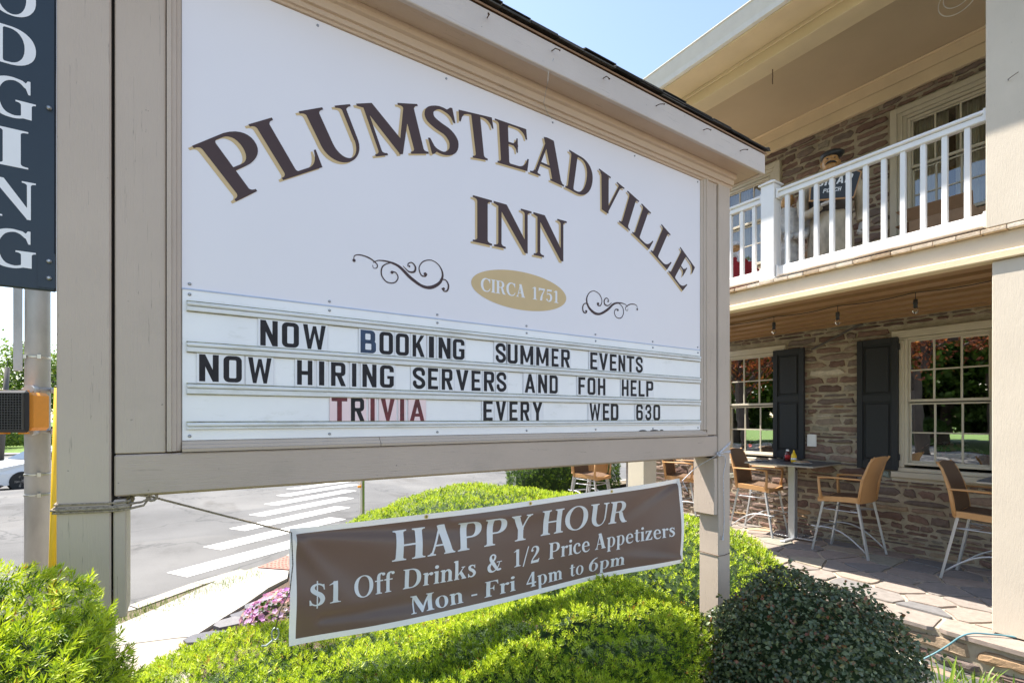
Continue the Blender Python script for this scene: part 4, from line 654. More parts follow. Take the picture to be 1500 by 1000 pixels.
# fascia nails
for u, z in ((1.32, 3.27), (1.62, 3.265), (1.98, 3.262), (2.36, 3.262), (2.70, 3.25), (1.0, 3.27)):
    b = MB(); b.tube([(u, 1.690, z), (u, 1.668, z - .003), (u + .006, 1.655, z - .018)], .0022, 5); b.lathe([(.0045, 0), (.0045, .002)], (u + .006, 1.655, z - .021), 6); ja = rr_.uniform(-1.2, 1.2); b.v = [(u + (x - u) * math.cos(ja) - (zz - z) * math.sin(ja), y, z + (x - u) * math.sin(ja) + (zz - z) * math.cos(ja)) for x, y, zz in b.v]; b.build('nail', M['rust'], sign)
# letter board
b = MB(); b.box(.001, 2.551, 1.848, 1.869, 1.632, 2.100)
lb = b.build('letter_board', M['board'], sign)
for z0, z1 in ((2.033, 2.062), (1.906, 1.936), (1.776, 1.807), (1.665, 1.688)):
    b = MB()
    b.box(.012, 2.545, 1.838, 1.8479, z0, z1 - .014, 0, .002)
    b.box(.012, 2.545, 1.833, 1.8479, z1 - .013, z1 - .001, 0, .003)
    b.box(.012, 2.545, 1.840, 1.8479, z1 - .0005, z1 + .0025, 1)
    if z0 > 1.7: b.box(.012, 2.545, 1.842, 1.8479, z0 - .002, z0 - .0005, 1)
    b.build('rail', [M['rail'], M['grime']], lb)
b = MB(); b.box(0.0, 2.552, 1.8455, 1.8495, 2.099, 2.103); b.build('panel_edge', simple('blue_film_edge', (.42, .5, .68), .4, bump=0), lb)
for u in (.02, .44, .86, 1.30, 1.72, 2.14, 2.53):
    for z in (2.085, 2.118, 1.645):
        b = MB(); b.lathe([(.0055, -.001), (.0045, .003), (.002, .0045)], (0, 0, 0), 8)
        b.v = [(u + x, (1.848 if z < 2.1 else 1.85) - zz, z + y) for x, y, zz in b.v]; b.build('screw', M['screw'], lb)
for u, z in ((.9, 3.085), (1.45, 3.085), (2.0, 3.088), (2.53, 3.088), (.4, 3.085)):
    b = MB(); b.lathe([(.005, -.001), (.004, .003)], (0, 0, 0), 8); b.v = [(u + x, 1.85 - zz, z + y) for x, y, zz in b.v]; b.build('screw', M['screw'], sign)
ROWS = [([('N',217,270),('O',283,337),('W',350,426),('B',549,607),('O',620,673),('O',684,737),('K',752,803),('I',821,843),('N',863,917),('G',927,981),('S',1132,1186),('U',1194,1248),('M',1262,1334),('M',1350,1422),('E',1439,1481),('R',1496,1551),('E',1680,1728),('V',1738,1800),('E',1813,1861),('N',1874,1923),('T',1934,1990),('S',2001,2056)], 1.942, 2.027),
 ([('N',45,98),('O',111,163),('w',181,251),('H',331,381),('I',403,421),('R',444,496),('I',518,534),('N',556,609),('G',622,676),('S',752,806),('E',817,861),('R',877,927),('V',941,1000),('E',1014,1058),('R',1074,1127),('S',1137,1189),('A',1286,1345),('N',1361,1413),('D',1427,1476),('F',1603,1648),('O',1662,1715),('H',1731,1782),('H',1898,1948),('E',1963,2009),('L',2023,2070),('P',2082,2138)], 1.816, 1.901),
 ([('T',446,501),('R',514,564),('I',586,602),('V',625,680),('I',701,718),('A',741,802),('E',1071,1118),('V',1133,1187),('E',1204,1248),('R',1263,1313),('Y',1329,1386),('W',1675,1748),('E',1764,1809),('D',1820,1874),('6',2005,2056),('3',2075,2123),('0',2138,2194)], 1.690, 1.775)]
for ri, (row, z0, z1) in enumerate(ROWS):
    for k, (ch, a, c_) in enumerate(row):
        u0, u1 = a / 1000, c_ / 1000; m = .0068
        b = MB(); pink = ri == 2 and k < 6
        jz = rr_.uniform(-.0008, .0008)
        b.box(u0 - m, u1 + m, 1.8435, 1.8462, z0 - .006 + jz, z1 + .007 + jz, 0, .0006)
        if ch == 'w':
            g0, g1 = gext(BLOCK, 'W')
            put_glyph(b, BLOCK, 'W', lambda x, y: (u0 + (x - g0) / (g1 - g0) * (u1 - u0), 1.8431, z0 + (z1 - z0) * y), 1)
        else:
            g0, g1 = gext(BLOCK, ch)
            put_glyph(b, BLOCK, ch, lambda x, y: (u0 + (x - g0) / (g1 - g0) * (u1 - u0), 1.8431, z0 + (z1 - z0) * y), 1)
        lm = M['navyletter'] if (ri == 0 and k == 3) else (M['redletter'] if pink and k != 1 else M['black'])
        b.build('letter_tile', [M['tilepink'] if pink else M['tile'], lm], lb)
b = MB()
for u, w in ((2.06, .06), (2.15, .07), (2.21, .03)):     # top of a letter lying at the foot of the board
    b.add([(u + w * .5 * math.cos(t_), 1.8465, 1.6325 + .006 * math.sin(t_)) for t_ in lin(math.pi, 0, 9)], [tuple(range(8, -1, -1))])
b.build('fallen_letter', M['black'], lb)
# arched title
CC = (1.2856, 1.0413); RAD = 1.7756; CAP = .188
TITLE = [('P', -39.9, None, 1.30), ('L', -34.2, -29.1), ('U', -28.9, -23.2), ('M', -22.5, -15.1), ('S', -14.7, -10.4), ('T', -9.8, -4.8), ('E', -4.5, .85), ('A', 1.1, 7.5), ('D', 7.75, 12.75), ('V', 13.5, 18.95), ('I', 19.64, 22.4), ('L', 23.0, 27.9), ('L', 28.15, 33.4), ('E', 33.6, 38.8)]
for e in TITLE:
    ch = e[0]; g0, g1 = gext(SERIF, ch); a0 = R(e[1])
    sc = e[3] * CAP / RAD if e[2] is None else (R(e[2]) - a0) / (g1 - g0)
    b = MB()
    for dx, dz, dv, mi in ((-.0105, -.0095, 1.8492, 1), (0, 0, 1.8485, 0)):
        def fn(x, y):
            a = a0 + (x - g0) * sc; rr = RAD + y * CAP
            return (CC[0] + rr * math.sin(a) + dx, dv, CC[1] + rr * math.cos(a) + dz)
        put_glyph(b, SERIF, ch, fn, mi)
    b.build('letter', [M['brown'], M['tan']], sign)
for ch, u0, u1 in (('I', 1.023, 1.118), ('N', 1.126, 1.328), ('N', 1.338, 1.535)):
    g0, g1 = gext(SERIF, ch); b = MB()
    for dx, dz, dv, mi in ((-.0105, -.0095, 1.8492, 1), (0, 0, 1.8485, 0)):
        put_glyph(b, SERIF, ch, lambda x, y: (u0 + (x - g0) / (g1 - g0) * (u1 - u0) + dx, dv, 2.445 + .195 * y + dz), mi)
    b.build('letter', [M['brown'], M['tan']], sign)
b = MB(); P = [(1.274 + .2585 * math.cos(t_), 2.272 + .0855 * math.sin(t_)) for t_ in lin(0, 2 * math.pi, 65)[:-1]]
b.add([(x, 1.8492, z) for x, z in P], [tuple(range(64))])
b.v = b.v; b.build('oval_badge', M['tan'], sign)
def text_line(mb, font, s, u0, u1, z0, cap, vfn, skew=0.0, sp=.30, mi=0, track=0.0):
    """lay a line of text between u0 and u1"""
    wtot = 0; pos = []
    for ch in s:
        if ch == ' ': wtot += sp; continue
        pos.append((ch, wtot)); wtot += font[ch][0] / 1000 + track
    g0 = gext(font, pos[0][0])[0]; gl = gext(font, pos[-1][0])[1]; end = pos[-1][1] + gl
    sc = (u1 - u0) / (end - g0)
    for ch, w in pos:
        def fn(x, y):
            u = u0 + (w + x - g0) * sc + y * cap * skew; z = z0 + y * cap
            return (u, vfn(u, z), z)
        put_glyph(mb, font, ch, fn, mi)
for s_, a, c_ in (('CIRCA', 1.062, 1.292), ('1751', 1.332, 1.484)):
    b = MB(); text_line(b, SERIF, s_, a, c_, 2.2430, .0565, lambda u, z: 1.8485); b.build('badge_word', M['whiteprint'], sign)
def brush(mb, P, dv):
    Q = []
    E_ = [tuple(2 * P[0][i] - P[1][i] for i in range(3))] + P + [tuple(2 * P[-1][i] - P[-2][i] for i in range(3))]
    for i in range(1, len(E_) - 2):
        for k in range(8):
            t_ = k / 8
            Q.append([.5 * ((2 * E_[i][j]) + (-E_[i-1][j] + E_[i+1][j]) * t_ + (2*E_[i-1][j] - 5*E_[i][j] + 4*E_[i+1][j] - E_[i+2][j]) * t_**2 + (-E_[i-1][j] + 3*E_[i][j] - 3*E_[i+1][j] + E_[i+2][j]) * t_**3) for j in range(3)])
    Q.append(list(P[-1])); vs_ = []
    for i, (x, z, w) in enumerate(Q):
        a = Q[max(i-1, 0)]; c = Q[min(i+1, len(Q)-1)]; d = Vector((c[0]-a[0], c[1]-a[1])); d = d.normalized() if d.length > 0 else Vector((1, 0))
        vs_ += [(x - d.y * w, dv, z + d.x * w), (x + d.y * w, dv, z - d.x * w)]
    fs = [(2*i, 2*i+1, 2*i+3, 2*i+2) for i in range(len(Q) - 1)]
    mb.add(vs_, fs)
def dot(mb, x, z, r_, dv): mb.add([(x + r_ * math.cos(k * math.pi / 6), dv, z + r_ * math.sin(k * math.pi / 6)) for k in range(12)], [tuple(range(12))])
for flip in (0, 1):
    b = MB()
    # strokes measured on the left flourish; the right one is its mirror image
    S1 = [(.525, 2.280, .001), (.530, 2.297, .0016), (.552, 2.303, .002), (.585, 2.297, .0024), (.612, 2.280, .002), (.612, 2.266, .0016), (.600, 2.263, .001), (.596, 2.274, .001)]
    S2 = [(.598, 2.283, .001), (.62, 2.295, .0018), (.66, 2.296, .003), (.70, 2.285, .0045), (.745, 2.250, .0055), (.795, 2.224, .005), (.835, 2.225, .006), (.872, 2.250, .005), (.884, 2.285, .0035), (.868, 2.318, .002), (.835, 2.333, .0016), (.80, 2.322, .002), (.782, 2.295, .002), (.790, 2.268, .0024), (.808, 2.264, .002), (.816, 2.275, .0015)]
    S3 = [(.700, 2.290, .001), (.665, 2.293, .0016), (.635, 2.275, .0022), (.630, 2.243, .0022), (.650, 2.219, .002), (.680, 2.220, .002), (.695, 2.240, .002), (.688, 2.258, .002), (.672, 2.262, .002)]
    S4 = [(.715, 2.290, .001), (.740, 2.272, .0025), (.762, 2.276, .0035), (.766, 2.295, .003), (.752, 2.309, .002), (.737, 2.303, .0018), (.735, 2.292, .0016)]
    S5 = [(.872, 2.262, .002), (.897, 2.263, .002), (.910, 2.244, .003), (.905, 2.222, .003), (.890, 2.217, .002), (.880, 2.228, .0016)]
    fx = (lambda x: x) if not flip else (lambda x: 1.634 + (.912 - x) * 1.0)
    for i, S_ in enumerate((S1, S2, S3, S4, S5)): brush(b, [(fx(x), z, w * 1.15) for x, z, w in S_], 1.8492 - i * .00012)
    for i, (x, z, r_) in enumerate(((.527, 2.279, .006), (.808, 2.273, .007), (.671, 2.258, .006), (.741, 2.293, .004), (.888, 2.226, .006))): dot(b, fx(x), z, r_, 1.8484 - i * .0001)
    b.build('flourish', M['brown'], sign)

# ---------------------------------------------------------------- lodging sign
M['navy'] = simple('navy_aluminium', (.016, .030, .048), .5, var=.12, scale=3, bump=.05, bscale=8)
lod = thing('lodging_sign', 'narrow navy vertical sign with white stacked letters spelling lodging, bolted to the left post', 'sign', (-.374, 1.84, 2.05))
b = MB(); b.box(-.47, -.2895, 1.836, 1.852, 2.048, 3.25, 0, .003); b.build('panel', M['navy'], lod)
b = MB(); b.box(-.325, -.2893, 1.8335, 1.8355, 2.055, 2.15); b.build('bracket', M['navy'], lod)
for ch, z0, z1 in (('L', 2.905, 3.005), ('O', 2.768, 2.872), ('D', 2.636, 2.737), ('G', 2.498, 2.602), ('I', 2.367, 2.467), ('N', 2.232, 2.333), ('G', 2.100, 2.200)):
    g0, g1 = gext(SERIF, ch); w = .032 if ch == 'I' else .047
    b = MB(); put_glyph(b, SERIF, ch, lambda x, y: (-.376 - w + (x - g0) / (g1 - g0) * 2 * w, 1.8352, z0 + (z1 - z0) * y)); b.build('letter', M['whiteprint'], lod)
for z in (2.545, 2.128, 2.082):
    b = MB(); b.lathe([(.006, 0), (.006, .004), (.003, .007)], (0, 0, 0), 8); b.v = [(-.302 + x, 1.8335 - zz, z + y) for x, y, zz in b.v]; b.build('bolt', M['screw'], lod)

# ---------------------------------------------------------------- banner and ropes
RIDGES = [((.34, 1.28), (1.5, 1.16), .020, .035), ((.34, 1.26), (.62, .90), -.016, .030), ((2.56, 1.32), (1.75, 1.04), .018, .040), ((2.56, .84), (1.8, .95), -.014, .030), ((.45, .93), (1.5, .90), .016, .035), ((1.0, 1.24), (2.2, 1.22), -.012, .03)]
def ridge(u, z):
    s_ = 0
    for (a, c, A, w) in RIDGES:
        ex, ey = c[0] - a[0], c[1] - a[1]; t_ = max(0, min(1, ((u - a[0]) * ex + (z - a[1]) * ey) / (ex * ex + ey * ey)))
        d = math.hypot(u - a[0] - ex * t_, z - a[1] - ey * t_); s_ += A * math.exp(-(d / (w * (.5 + 1.2 * t_))) ** 2) * (1 - .85 * t_)
    return s_
def bv(u, z):                        # gentle folds of the hung cloth
    return bv0(u, z) + ridge(u, z)
def bv0(u, z):
    s = (u - .335) / 2.24
    return 2.0 + .022 * math.sin(u * 3.6 + 1.0) * (1 - (z - .84) / .46 * .6) + .010 * math.sin((u + z * 2.2) * 9) * math.exp(-abs(u - .35) * 1.6) + .010 * math.sin((u * .8 - z) * 11) * math.exp(-abs(u - 2.57) * 2.2)
def vinyl(name, col):
    t = NT(name)
    nn = t.bump(t.noise(1.1, 2, .4, stretch=(1, 1, 2.0)), .35, .05)
    p = t.principled(t.ramp(t.noise(2, 3), [(0.3, tuple(c * .9 for c in col)), (0.7, tuple(c * 1.08 for c in col))]), .42, 0, nn, .5)
    tr = t.n('ShaderNodeBsdfTranslucent'); tr.inputs[0].default_value = col + (1,)
    mx = t.n('ShaderNodeMixShader'); mx.inputs[0].default_value = .10; t.l(p, mx.inputs[1]); t.l(tr.outputs[0], mx.inputs[2])
    return t.done(mx.outputs[0])
M['bannerbrown'] = vinyl('banner_vinyl_brown', (.13, .086, .072)); M['bannerwhite'] = vinyl('banner_vinyl_white', (.72, .72, .74))
banner = thing('happy_hour_banner', 'brown vinyl banner with white hem advertising happy hour, roped between the sign posts', 'banner', (1.45, 2.0, .84))
b = MB(); nu, nz = 150, 34
def bz(s, t_): return (.845 + (.812 - .845) * s) * (1 - t_) + (1.288 + (1.328 - 1.288) * s + -.012 * math.sin(math.pi * s)) * t_
def bu(s, t_): return .335 + (2.574 - .335) * s
hs, ht = .0105, .052
ss = [0, hs] + lin(hs, 1 - hs, nu)[1:] + [1]; tt = [0, ht] + lin(ht, 1 - ht, nz)[1:] + [1]
for s_ in ss:
    for t_ in tt: b.v.append((bu(s_, t_), bv(bu(s_, t_), bz(s_, t_)), bz(s_, t_)))
nt = len(tt)
for i in range(len(ss) - 1):
    for j in range(nt - 1):
        hem = i == 0 or i == len(ss) - 2 or j == 0 or j == nt - 2
        b.f.append((i * nt + j, (i + 1) * nt + j, (i + 1) * nt + j + 1, i * nt + j + 1)); b.m.append(1 if hem else 0); b.t.append(.5)
b.build('cloth', [M['bannerbrown'], M['bannerwhite']], banner, smooth=True)
bvo = lambda u, z: bv(u, z) - .003
def banner_words(words, cap, skew, font=SERIF):
    for s_, u0, u1, z0 in words:
        b = MB(); text_line(b, font, s_, u0, u1, z0, cap, lambda u, z: 0.0, skew, track=.012)
        P_, T_ = refine([(x, z) for x, y, z in b.v], b.f, .016); b.v = [(u, bvo(u, z), z) for u, z in P_]; b.f = T_; b.m = [0] * len(T_); b.t = [.5] * len(T_); b.build('word', M['whiteprint'], banner)
banner_words([('HAPPY', .722, 1.43, 1.110), ('HOUR', 1.492, 2.11, 1.1145)], .123, .06)
banner_words([('$1', .402, .517, .987), ('Off', .57, .733, .987), ('Drinks', .770, 1.11, .987), ('&', 1.172, 1.255, .988), ('1/2', 1.325, 1.485, .988), ('Price', 1.545, 1.83, .988), ('Appetizers', 1.868, 2.49, .988)], .082, .02)
banner_words([('Mon', .803, 1.05, .878), ('-', 1.092, 1.122, .878), ('Fri', 1.16, 1.335, .877), ('4pm', 1.402, 1.638, .873), ('to', 1.690, 1.788, .873), ('6pm', 1.828, 2.093, .873)], .072, 0)
M['brass'] = simple('grommet_brass', (.55, .45, .2), .35, .9, bump=0)
for s_, t_ in ((.008, .975), (.242, .974), (.488, .974), (.738, .974), (.992, .974), (.992, .03)):
    u = bu(s_, t_); z = bz(s_, t_); v = bv(u, z)
    b = MB(); n = 12
    for k in range(n):
        a0, a1 = 2 * math.pi * k / n, 2 * math.pi * (k + 1) / n
        b.add([(u + rr * math.cos(a), v - .003 - (.0015 if rr == .006 else 0), z + rr * math.sin(a)) for rr, a in ((.004, a0), (.004, a1), (.009, a1), (.009, a0))], [(0, 1, 2, 3)])
    dot(b, u, z, .0042, v - .0028); b.m[-1] = 1
    b.build('grommet', [M['brass'], M['grass_ground']], banner)
M['rope'] = simple('twisted_rope', (.33, .27, .20), .9, var=.4, scale=120, bump=1.0, bscale=300)
M['whiterope'] = simple('white_rope', (.62, .62, .66), .8, var=.3, scale=120, bump=1.0, bscale=300)
def twist(mb, P, r_, step=.012, mi=0):
    """two strands wound round each other along P"""
    P = [Vector(p) for p in P]; L = [0]
    for a, c in zip(P[:-1], P[1:]): L.append(L[-1] + (c - a).length)
    n = max(3, int(L[-1] / step * 3)); pts = []
    for i in range(n + 1):
        s_ = L[-1] * i / n; k = 0
        while k < len(L) - 2 and L[k + 1] < s_: k += 1
        pts.append(P[k].lerp(P[k + 1], (s_ - L[k]) / max(1e-6, L[k + 1] - L[k])))
    for ph in (0, math.pi):
        q = [p + Vector((math.sin(i * 1.6 + ph) * .3, math.cos(i * 1.6 + ph), math.sin(i * 1.6 + ph))) * r_ * .55 for i, p in enumerate(pts)]
        mb.tube(q, r_ * .62, 5, mi)
rl = MB(); zc = 1.447
for dz, o in ((0, .004), (-.012, .006), (.010, .003), (-.004, .009)):
    rl.tube([(-.287 - o, 1.83 - o, zc + dz + .006), (-.161, 1.83 - o, zc + dz), (-.128, 1.833 - o, zc + dz + .002), (-.126, 1.98 + o, zc + dz + .01), (-.29 - o, 1.975 + o, zc + dz + .008), (-.287 - o, 1.83 - o, zc + dz + .006)], .0032, 6)
kx, ky, kz = -.075, 1.86, 1.463
for k in range(5):
    a = k * 1.3; rl.tube([(kx + .012 * math.cos(a + t_) , ky + .008 * math.sin(t_ * 1.3), kz + .011 * math.sin(a + t_)) for t_ in lin(0, 5.2, 9)], .0036, 6)
rl.tube([(-.128, 1.833, zc + .004), (-.10, 1.85, kz - .012), (kx, ky, kz)], .0035, 6); rl.tube([(-.128, 1.84, 1.478), (-.10, 1.85, kz + .008), (kx, ky, kz)], .0035, 6); rl.tube([(-.128, 1.833, zc - .01), (-.095, 1.85, kz - .022), (kx - .008, ky, kz - .004)], .0035, 6)
twist(rl, [(kx, ky, kz), (.12, 1.92, 1.375), (.334, 1.985, 1.281)], .0035)
rl.build('tie_rope', M['rope'], label='tan twisted rope wrapped round the left post and tied to the banner', cat='rope')
rc = MB(); bx, by, bz_ = .338, 1.99, 1.280
twist(rc, [(bx, by, bz_), (bx + .004, by - .004, 1.16), (bx - .006, by, 1.06), (bx - .04, by - .004, 1.0), (bx - .055, by, .93)], .0026)
rc.build('dangling_rope', simple('dark_cord', (.06, .055, .05), .9, bump=0), label='dark cord dangling from the upper left corner of the banner', cat='rope')
rc = MB(); rc.tube([(bx - .055 + .012 * math.cos(t_), by, .918 + .022 * math.sin(t_)) for t_ in lin(1.6, 7.2, 16)], .0028, 6)
rc.tube([(bx - .062, by, .897), (bx - .085, by, .882), (bx - .10, by, .885)], .004, 6)
rc.build('snap_hook', simple('grey_hook', (.35, .40, .38), .4, .4, bump=0), label='small grey snap hook at the end of the dangling cord', cat='hook')
rw = MB()
for dz, o in ((0, .003), (.012, .006)):
    rw.tube([(2.821 + o, 1.83, 1.545 + dz), (2.69, 1.822, 1.485 + dz * .3)], .003, 6)
    rw.tube([(2.821 + o, 1.83, 1.50 - dz), (2.76, 1.824, 1.495), (2.69, 1.822, 1.485)], .003, 6)
for k in range(4): rw.tube([(2.688 + .010 * math.cos(t_ + k), 1.818 + .005 * math.sin(t_), 1.485 + .010 * math.sin(t_ + k)) for t_ in lin(0, 5.5, 9)], .0034, 6)
twist(rw, [(2.688, 1.82, 1.485), (2.62, 1.93, 1.40), (2.566, 1.985, 1.318)], .0032)
twist(rw, [(2.688, 1.82, 1.485), (2.745, 1.815, 1.47), (2.757, 1.818, 1.43), (2.735, 1.82, 1.36), (2.742, 1.82, 1.2), (2.745, 1.82, 1.08), (2.735, 1.82, .985)], .0032)
twist(rw, [(2.566, 1.985, 1.318), (2.585, 1.98, 1.28), (2.61, 1.98, 1.25)], .0032)
rw.tube([(2.733, 1.82, .99), (2.729, 1.82, .965)], [.004, .007], 6)
rw.build('tie_rope', M['whiterope'], label='frayed white rope knotted on the right post with a long loose tail', cat='rope')
rw = MB(); rw.tube([(2.701, 1.828, .87), (2.76, 1.826, .868), (2.823, 1.83, .872)], .002, 5); rw.tube([(2.823, 1.83, .872), (2.823, 1.965, .875), (2.70, 1.968, .872), (2.701, 1.828, .87)], .002, 5)
rw.build('wire_tie', M['rust'], label='thin dark wire wound round the right post below the rope tail', cat='wire')
wz = MB(); wz.tube([(1.33, 1.688, 3.24), (1.31, 1.70, 3.19), (1.315, 1.71, 3.15), (1.36, 1.80, 3.12), (1.40, 1.82, 3.09), (1.43, 1.828, 3.085)], .0012, 4)
wz.build('loose_wire', M['screw'], label='thin loose wire drooping from the fascia over the white panel', cat='wire')
# ---------------------------------------------------------------- the inn
M['cream'] = painted_wood('cream_paint', (.61, .53, .425), (5, 5, .8), dirt=(.4, .33, .25), amt=.12, crack=0.0)
M['creamh'] = painted_wood('cream_trim', (.74, .60, .39), (5, .6, 5), dirt=(.35, .28, .2), amt=.15, crack=.15)
M['white'] = simple('white_vinyl', (.80, .78, .76), .4, var=.03, scale=4, bump=.03)
M['windowtrim'] = simple('window_trim', (.52, .47, .37), .5, var=.06, scale=8, bump=.05)
M['shutter'] = simple('shutter_black', (.012, .014, .017), .6, var=.15, scale=30, bump=.15, bscale=90)
M['ceilbrown'] = painted_wood('brown_ceiling', (.36, .21, .10), (6, .4, 6), dirt=(.1, .06, .03), amt=.3)
M['ceilcream'] = simple('porch_ceiling', (.50, .40, .26), .7, var=.06, scale=1.5, bump=.05)
M['deckend'] = make_tone('deck_board_ends', [(0, (.34, .24, .15)), (.5, (.52, .40, .28)), (1, (.62, .54, .44))], .8, .6, 60, .3)
M['dark'] = simple('dark_backing', (.035, .03, .025), .9, bump=0)  # near-black colour puts shade behind the windows and the ceiling gaps
M['curtain'] = simple('curtain', (.62, .56, .46), .9, var=.15, scale=8, bump=.2, bscale=20, stretch=(6, 6, .6))
M['gutter'] = simple('gutter_white', (.72, .70, .66), .4, var=.04, bump=0)
def glass_mat(name, refl=.34, tint=(.85, .9, .88)):
    t = NT(name)
    tr = t.n('ShaderNodeBsdfTransparent'); tr.inputs[0].default_value = tint + (1,)
    gl = t.n('ShaderNodeBsdfGlossy'); gl.inputs['Roughness'].default_value = .012
    gl.inputs['Color'].default_value = (.95, .97, 1, 1)
    nn = t.bump(t.noise(2.0, 2), .06, .02); t.l(nn, gl.inputs['Normal'])
    fr = t.n('ShaderNodeFresnel'); fr.inputs[0].default_value = 1.5
    ad = t.n('ShaderNodeMath'); ad.operation = 'ADD'; ad.use_clamp = True; ad.inputs[1].default_value = refl; t.l(fr.outputs[0], ad.inputs[0])
    mx = t.n('ShaderNodeMixShader'); t.l(ad.outputs[0], mx.inputs[0]); t.l(tr.outputs[0], mx.inputs[1]); t.l(gl.outputs[0], mx.inputs[2])
    return t.done(mx.outputs[0])
M['glass'] = glass_mat('window_glass', .62)
M['glassup'] = glass_mat('upper_window_glass', .08)
inn = thing('inn_building', 'two storey fieldstone inn with black shutters and a cream double porch', 'building', (6.95, 3.0, 0))
WU = 6.95; VA, VB = -.7, 6.3
# lower windows: (glass v0, v1)
LW = [(1.57, 2.272), (3.81, 4.512)]
UWn = [(1.60, 2.25), (3.92, 4.57)]
cuts = [(a - .04, c + .04, 1.13, 2.63) for a, c in LW] + [(a - .05, c + .05, 3.90, 5.13) for a, c in UWn]
zs = sorted({-.3, 5.72} | {q for c in cuts for q in c[2:]}); vls = sorted({VA, VB} | {q for c in cuts for q in c[:2]})
b = MB()
for i in range(len(vls) - 1):
    for j in range(len(zs) - 1):
        vm = (vls[i] + vls[i + 1]) / 2; zm = (zs[j] + zs[j + 1]) / 2
        if not any(c[0] < vm < c[1] and c[2] < zm < c[3] for c in cuts): b.box(WU, WU + .3, vls[i], vls[i + 1], zs[j], zs[j + 1])
b.box(WU + .3, 13, VB - .3, VB, -.3, 5.72); b.box(WU + .3, 13, VA, VA + .3, -.3, 5.72); b.box(12.7, 13, VA + .3, VB - .3, -.3, 5.72)
wall = b.build('wall', M['mortar'], inn)
b = MB(); b.box(9.2, 9.3, VA + .31, VB - .31, -.2, 5.7); b.box(7.26, 9.19, VA + .31, VB - .31, 2.95, 3.05); b.box(7.26, 9.19, VA + .31, VB - .31, .0, .12); b.box(7.26, 9.19, 3.05, 3.15, .13, 2.94)
b.build('inner_room', M['dark'], inn)
holes = [(a - .04, c + .04, 1.13, 2.63) for a, c in LW] + [(a - .16, c + .16, 2.615, 2.712) for a, c in LW] + [(a - .16, c + .16, .985, 1.13) for a, c in LW]
SH = [(2.357, 2.773), (3.40, 3.812), (1.07, 1.485), (4.57, 4.985)]
st = rubble(WU, VA, VB, PZ, 2.86, holes, 21, .036, .105, .09, .46)
uh = [(a - .195, c + .195, 3.07, 5.31) for a, c in UWn]
st2 = rubble(WU, VA, VB, 3.08, 5.44, uh, 33, .042, .11, .10, .40)
def vis1(v, z):
    if any(a + .03 < v < c - .03 and 1.14 < z < 2.6 for a, c in SH): return False
    return 1.5 < v < 4.75 or (z < 1.6 and 4.7 < v < 5.6)
n1 = len([s for s in st if vis1(s[0], s[1])]); 
both = st + st2
print('visible stones', n1, len([s for s in st2 if 1.6 < s[0] < 4.5]), lay(both, wall, lambda v, z: vis1(v, z) if z < 3 else (1.6 < v < 4.5 and z > 3.4), 300))

def sash_window(parent_building, v0, v1, z0, z1, zm, xg, cols, gmat, name='window', rows=2):
    """double hung window, glass area v0..v1 / z0..z1, meeting rail centred on zm"""
    b = MB(); f = .032
    # frame
    b.box(xg - .05, xg + .04, v0 - f, v0 - .002, z0 - f, z1 + f, 0, .003); b.box(xg - .05, xg + .04, v1 + .002, v1 + f, z0 - f, z1 + f, 0, .003)
    b.box(xg - .049, xg + .04, v0 - .001, v1 + .001, z1 + .002, z1 + f, 0, .003); b.box(xg - .049, xg + .04, v0 - .001, v1 + .001, z0 - f, z0 - .002, 0, .003)
    w = b.build(name, M['windowtrim'], parent_building)
    for (a, c, xo) in ((zm + .012, z1, -.018), (z0, zm - .012, .012)):
        b = MB(); s_ = .018
        b.box(xg + xo - .014, xg + xo + .014, v0, v0 + s_, a - .012, c + (0 if xo > 0 else 0), 0, .002); b.box(xg + xo - .014, xg + xo + .014, v1 - s_, v1, a - .012, c, 0, .002)
        b.box(xg + xo - .013, xg + xo + .013, v0 + s_, v1 - s_, c - s_ , c, 0, .002); b.box(xg + xo - .013, xg + xo + .013, v0 + s_, v1 - s_, a - .012, a + s_, 0, .002)
        cw = (v1 - v0) / cols; rh = (c - a) / rows
        for k in range(1, cols): b.box(xg + xo - .010, xg + xo + .010, v0 + cw * k - .008, v0 + cw * k + .008, a + s_, c - s_, 0, .001)
        for k in range(1, rows): b.box(xg + xo - .009, xg + xo + .009, v0 + s_, v1 - s_, a + rh * k - .008, a + rh * k + .008, 0, .001)
        b.build('sash', M['windowtrim'], w)
        for i in range(cols):
            for k in range(rows):
                jj = rng.uniform(-.0012, .0012); j2 = rng.uniform(-.0012, .0012); x = xg + xo
                a0, a1, c0, c1 = v0 + cw * i, v0 + cw * (i + 1), a + rh * k, a + rh * (k + 1)
                b = MB(); b.add([(x + jj, a0, c0), (x - jj, a0, c1), (x - jj + j2, a1, c1), (x + jj + j2, a1, c0)], [(0, 1, 2, 3)])
                b.build('pane', gmat, w)
    return w
for v0, v1 in LW:
    w = sash_window(inn, v0, v1, 1.20, 2.59, 1.887, 6.965, 3, M['glass'])
    b = MB(); b.box(6.905, 6.95, v0 - .155, v1 + .155, 2.628, 2.712, 0, .006); b.box(6.925, 6.95, v0 - .12, v1 + .12, 2.60, 2.626, 0, .003); b.build('head', M['windowtrim'], w)
    b = MB(); b.box(6.89, 6.949, v0 - .155, v1 + .155, 1.02, 1.088, 0, .006); b.box(6.90, 6.949, v0 - .10, v1 + .10, 1.09, 1.135, 0, .006); b.box(6.93, 6.949, v0 - .155, v1 + .155, .975, 1.018, 0, .003); b.build('sill', M['windowtrim'], w)
    for s_ in (-1, 1):
        e = v0 - .034 if s_ < 0 else v1 + .034; b = MB()
        b.box(6.912, 6.949, min(e, e + s_ * .05), max(e, e + s_ * .05), 1.136, 2.599, 0, .005)
        b.build('casing', M['windowtrim'], w)
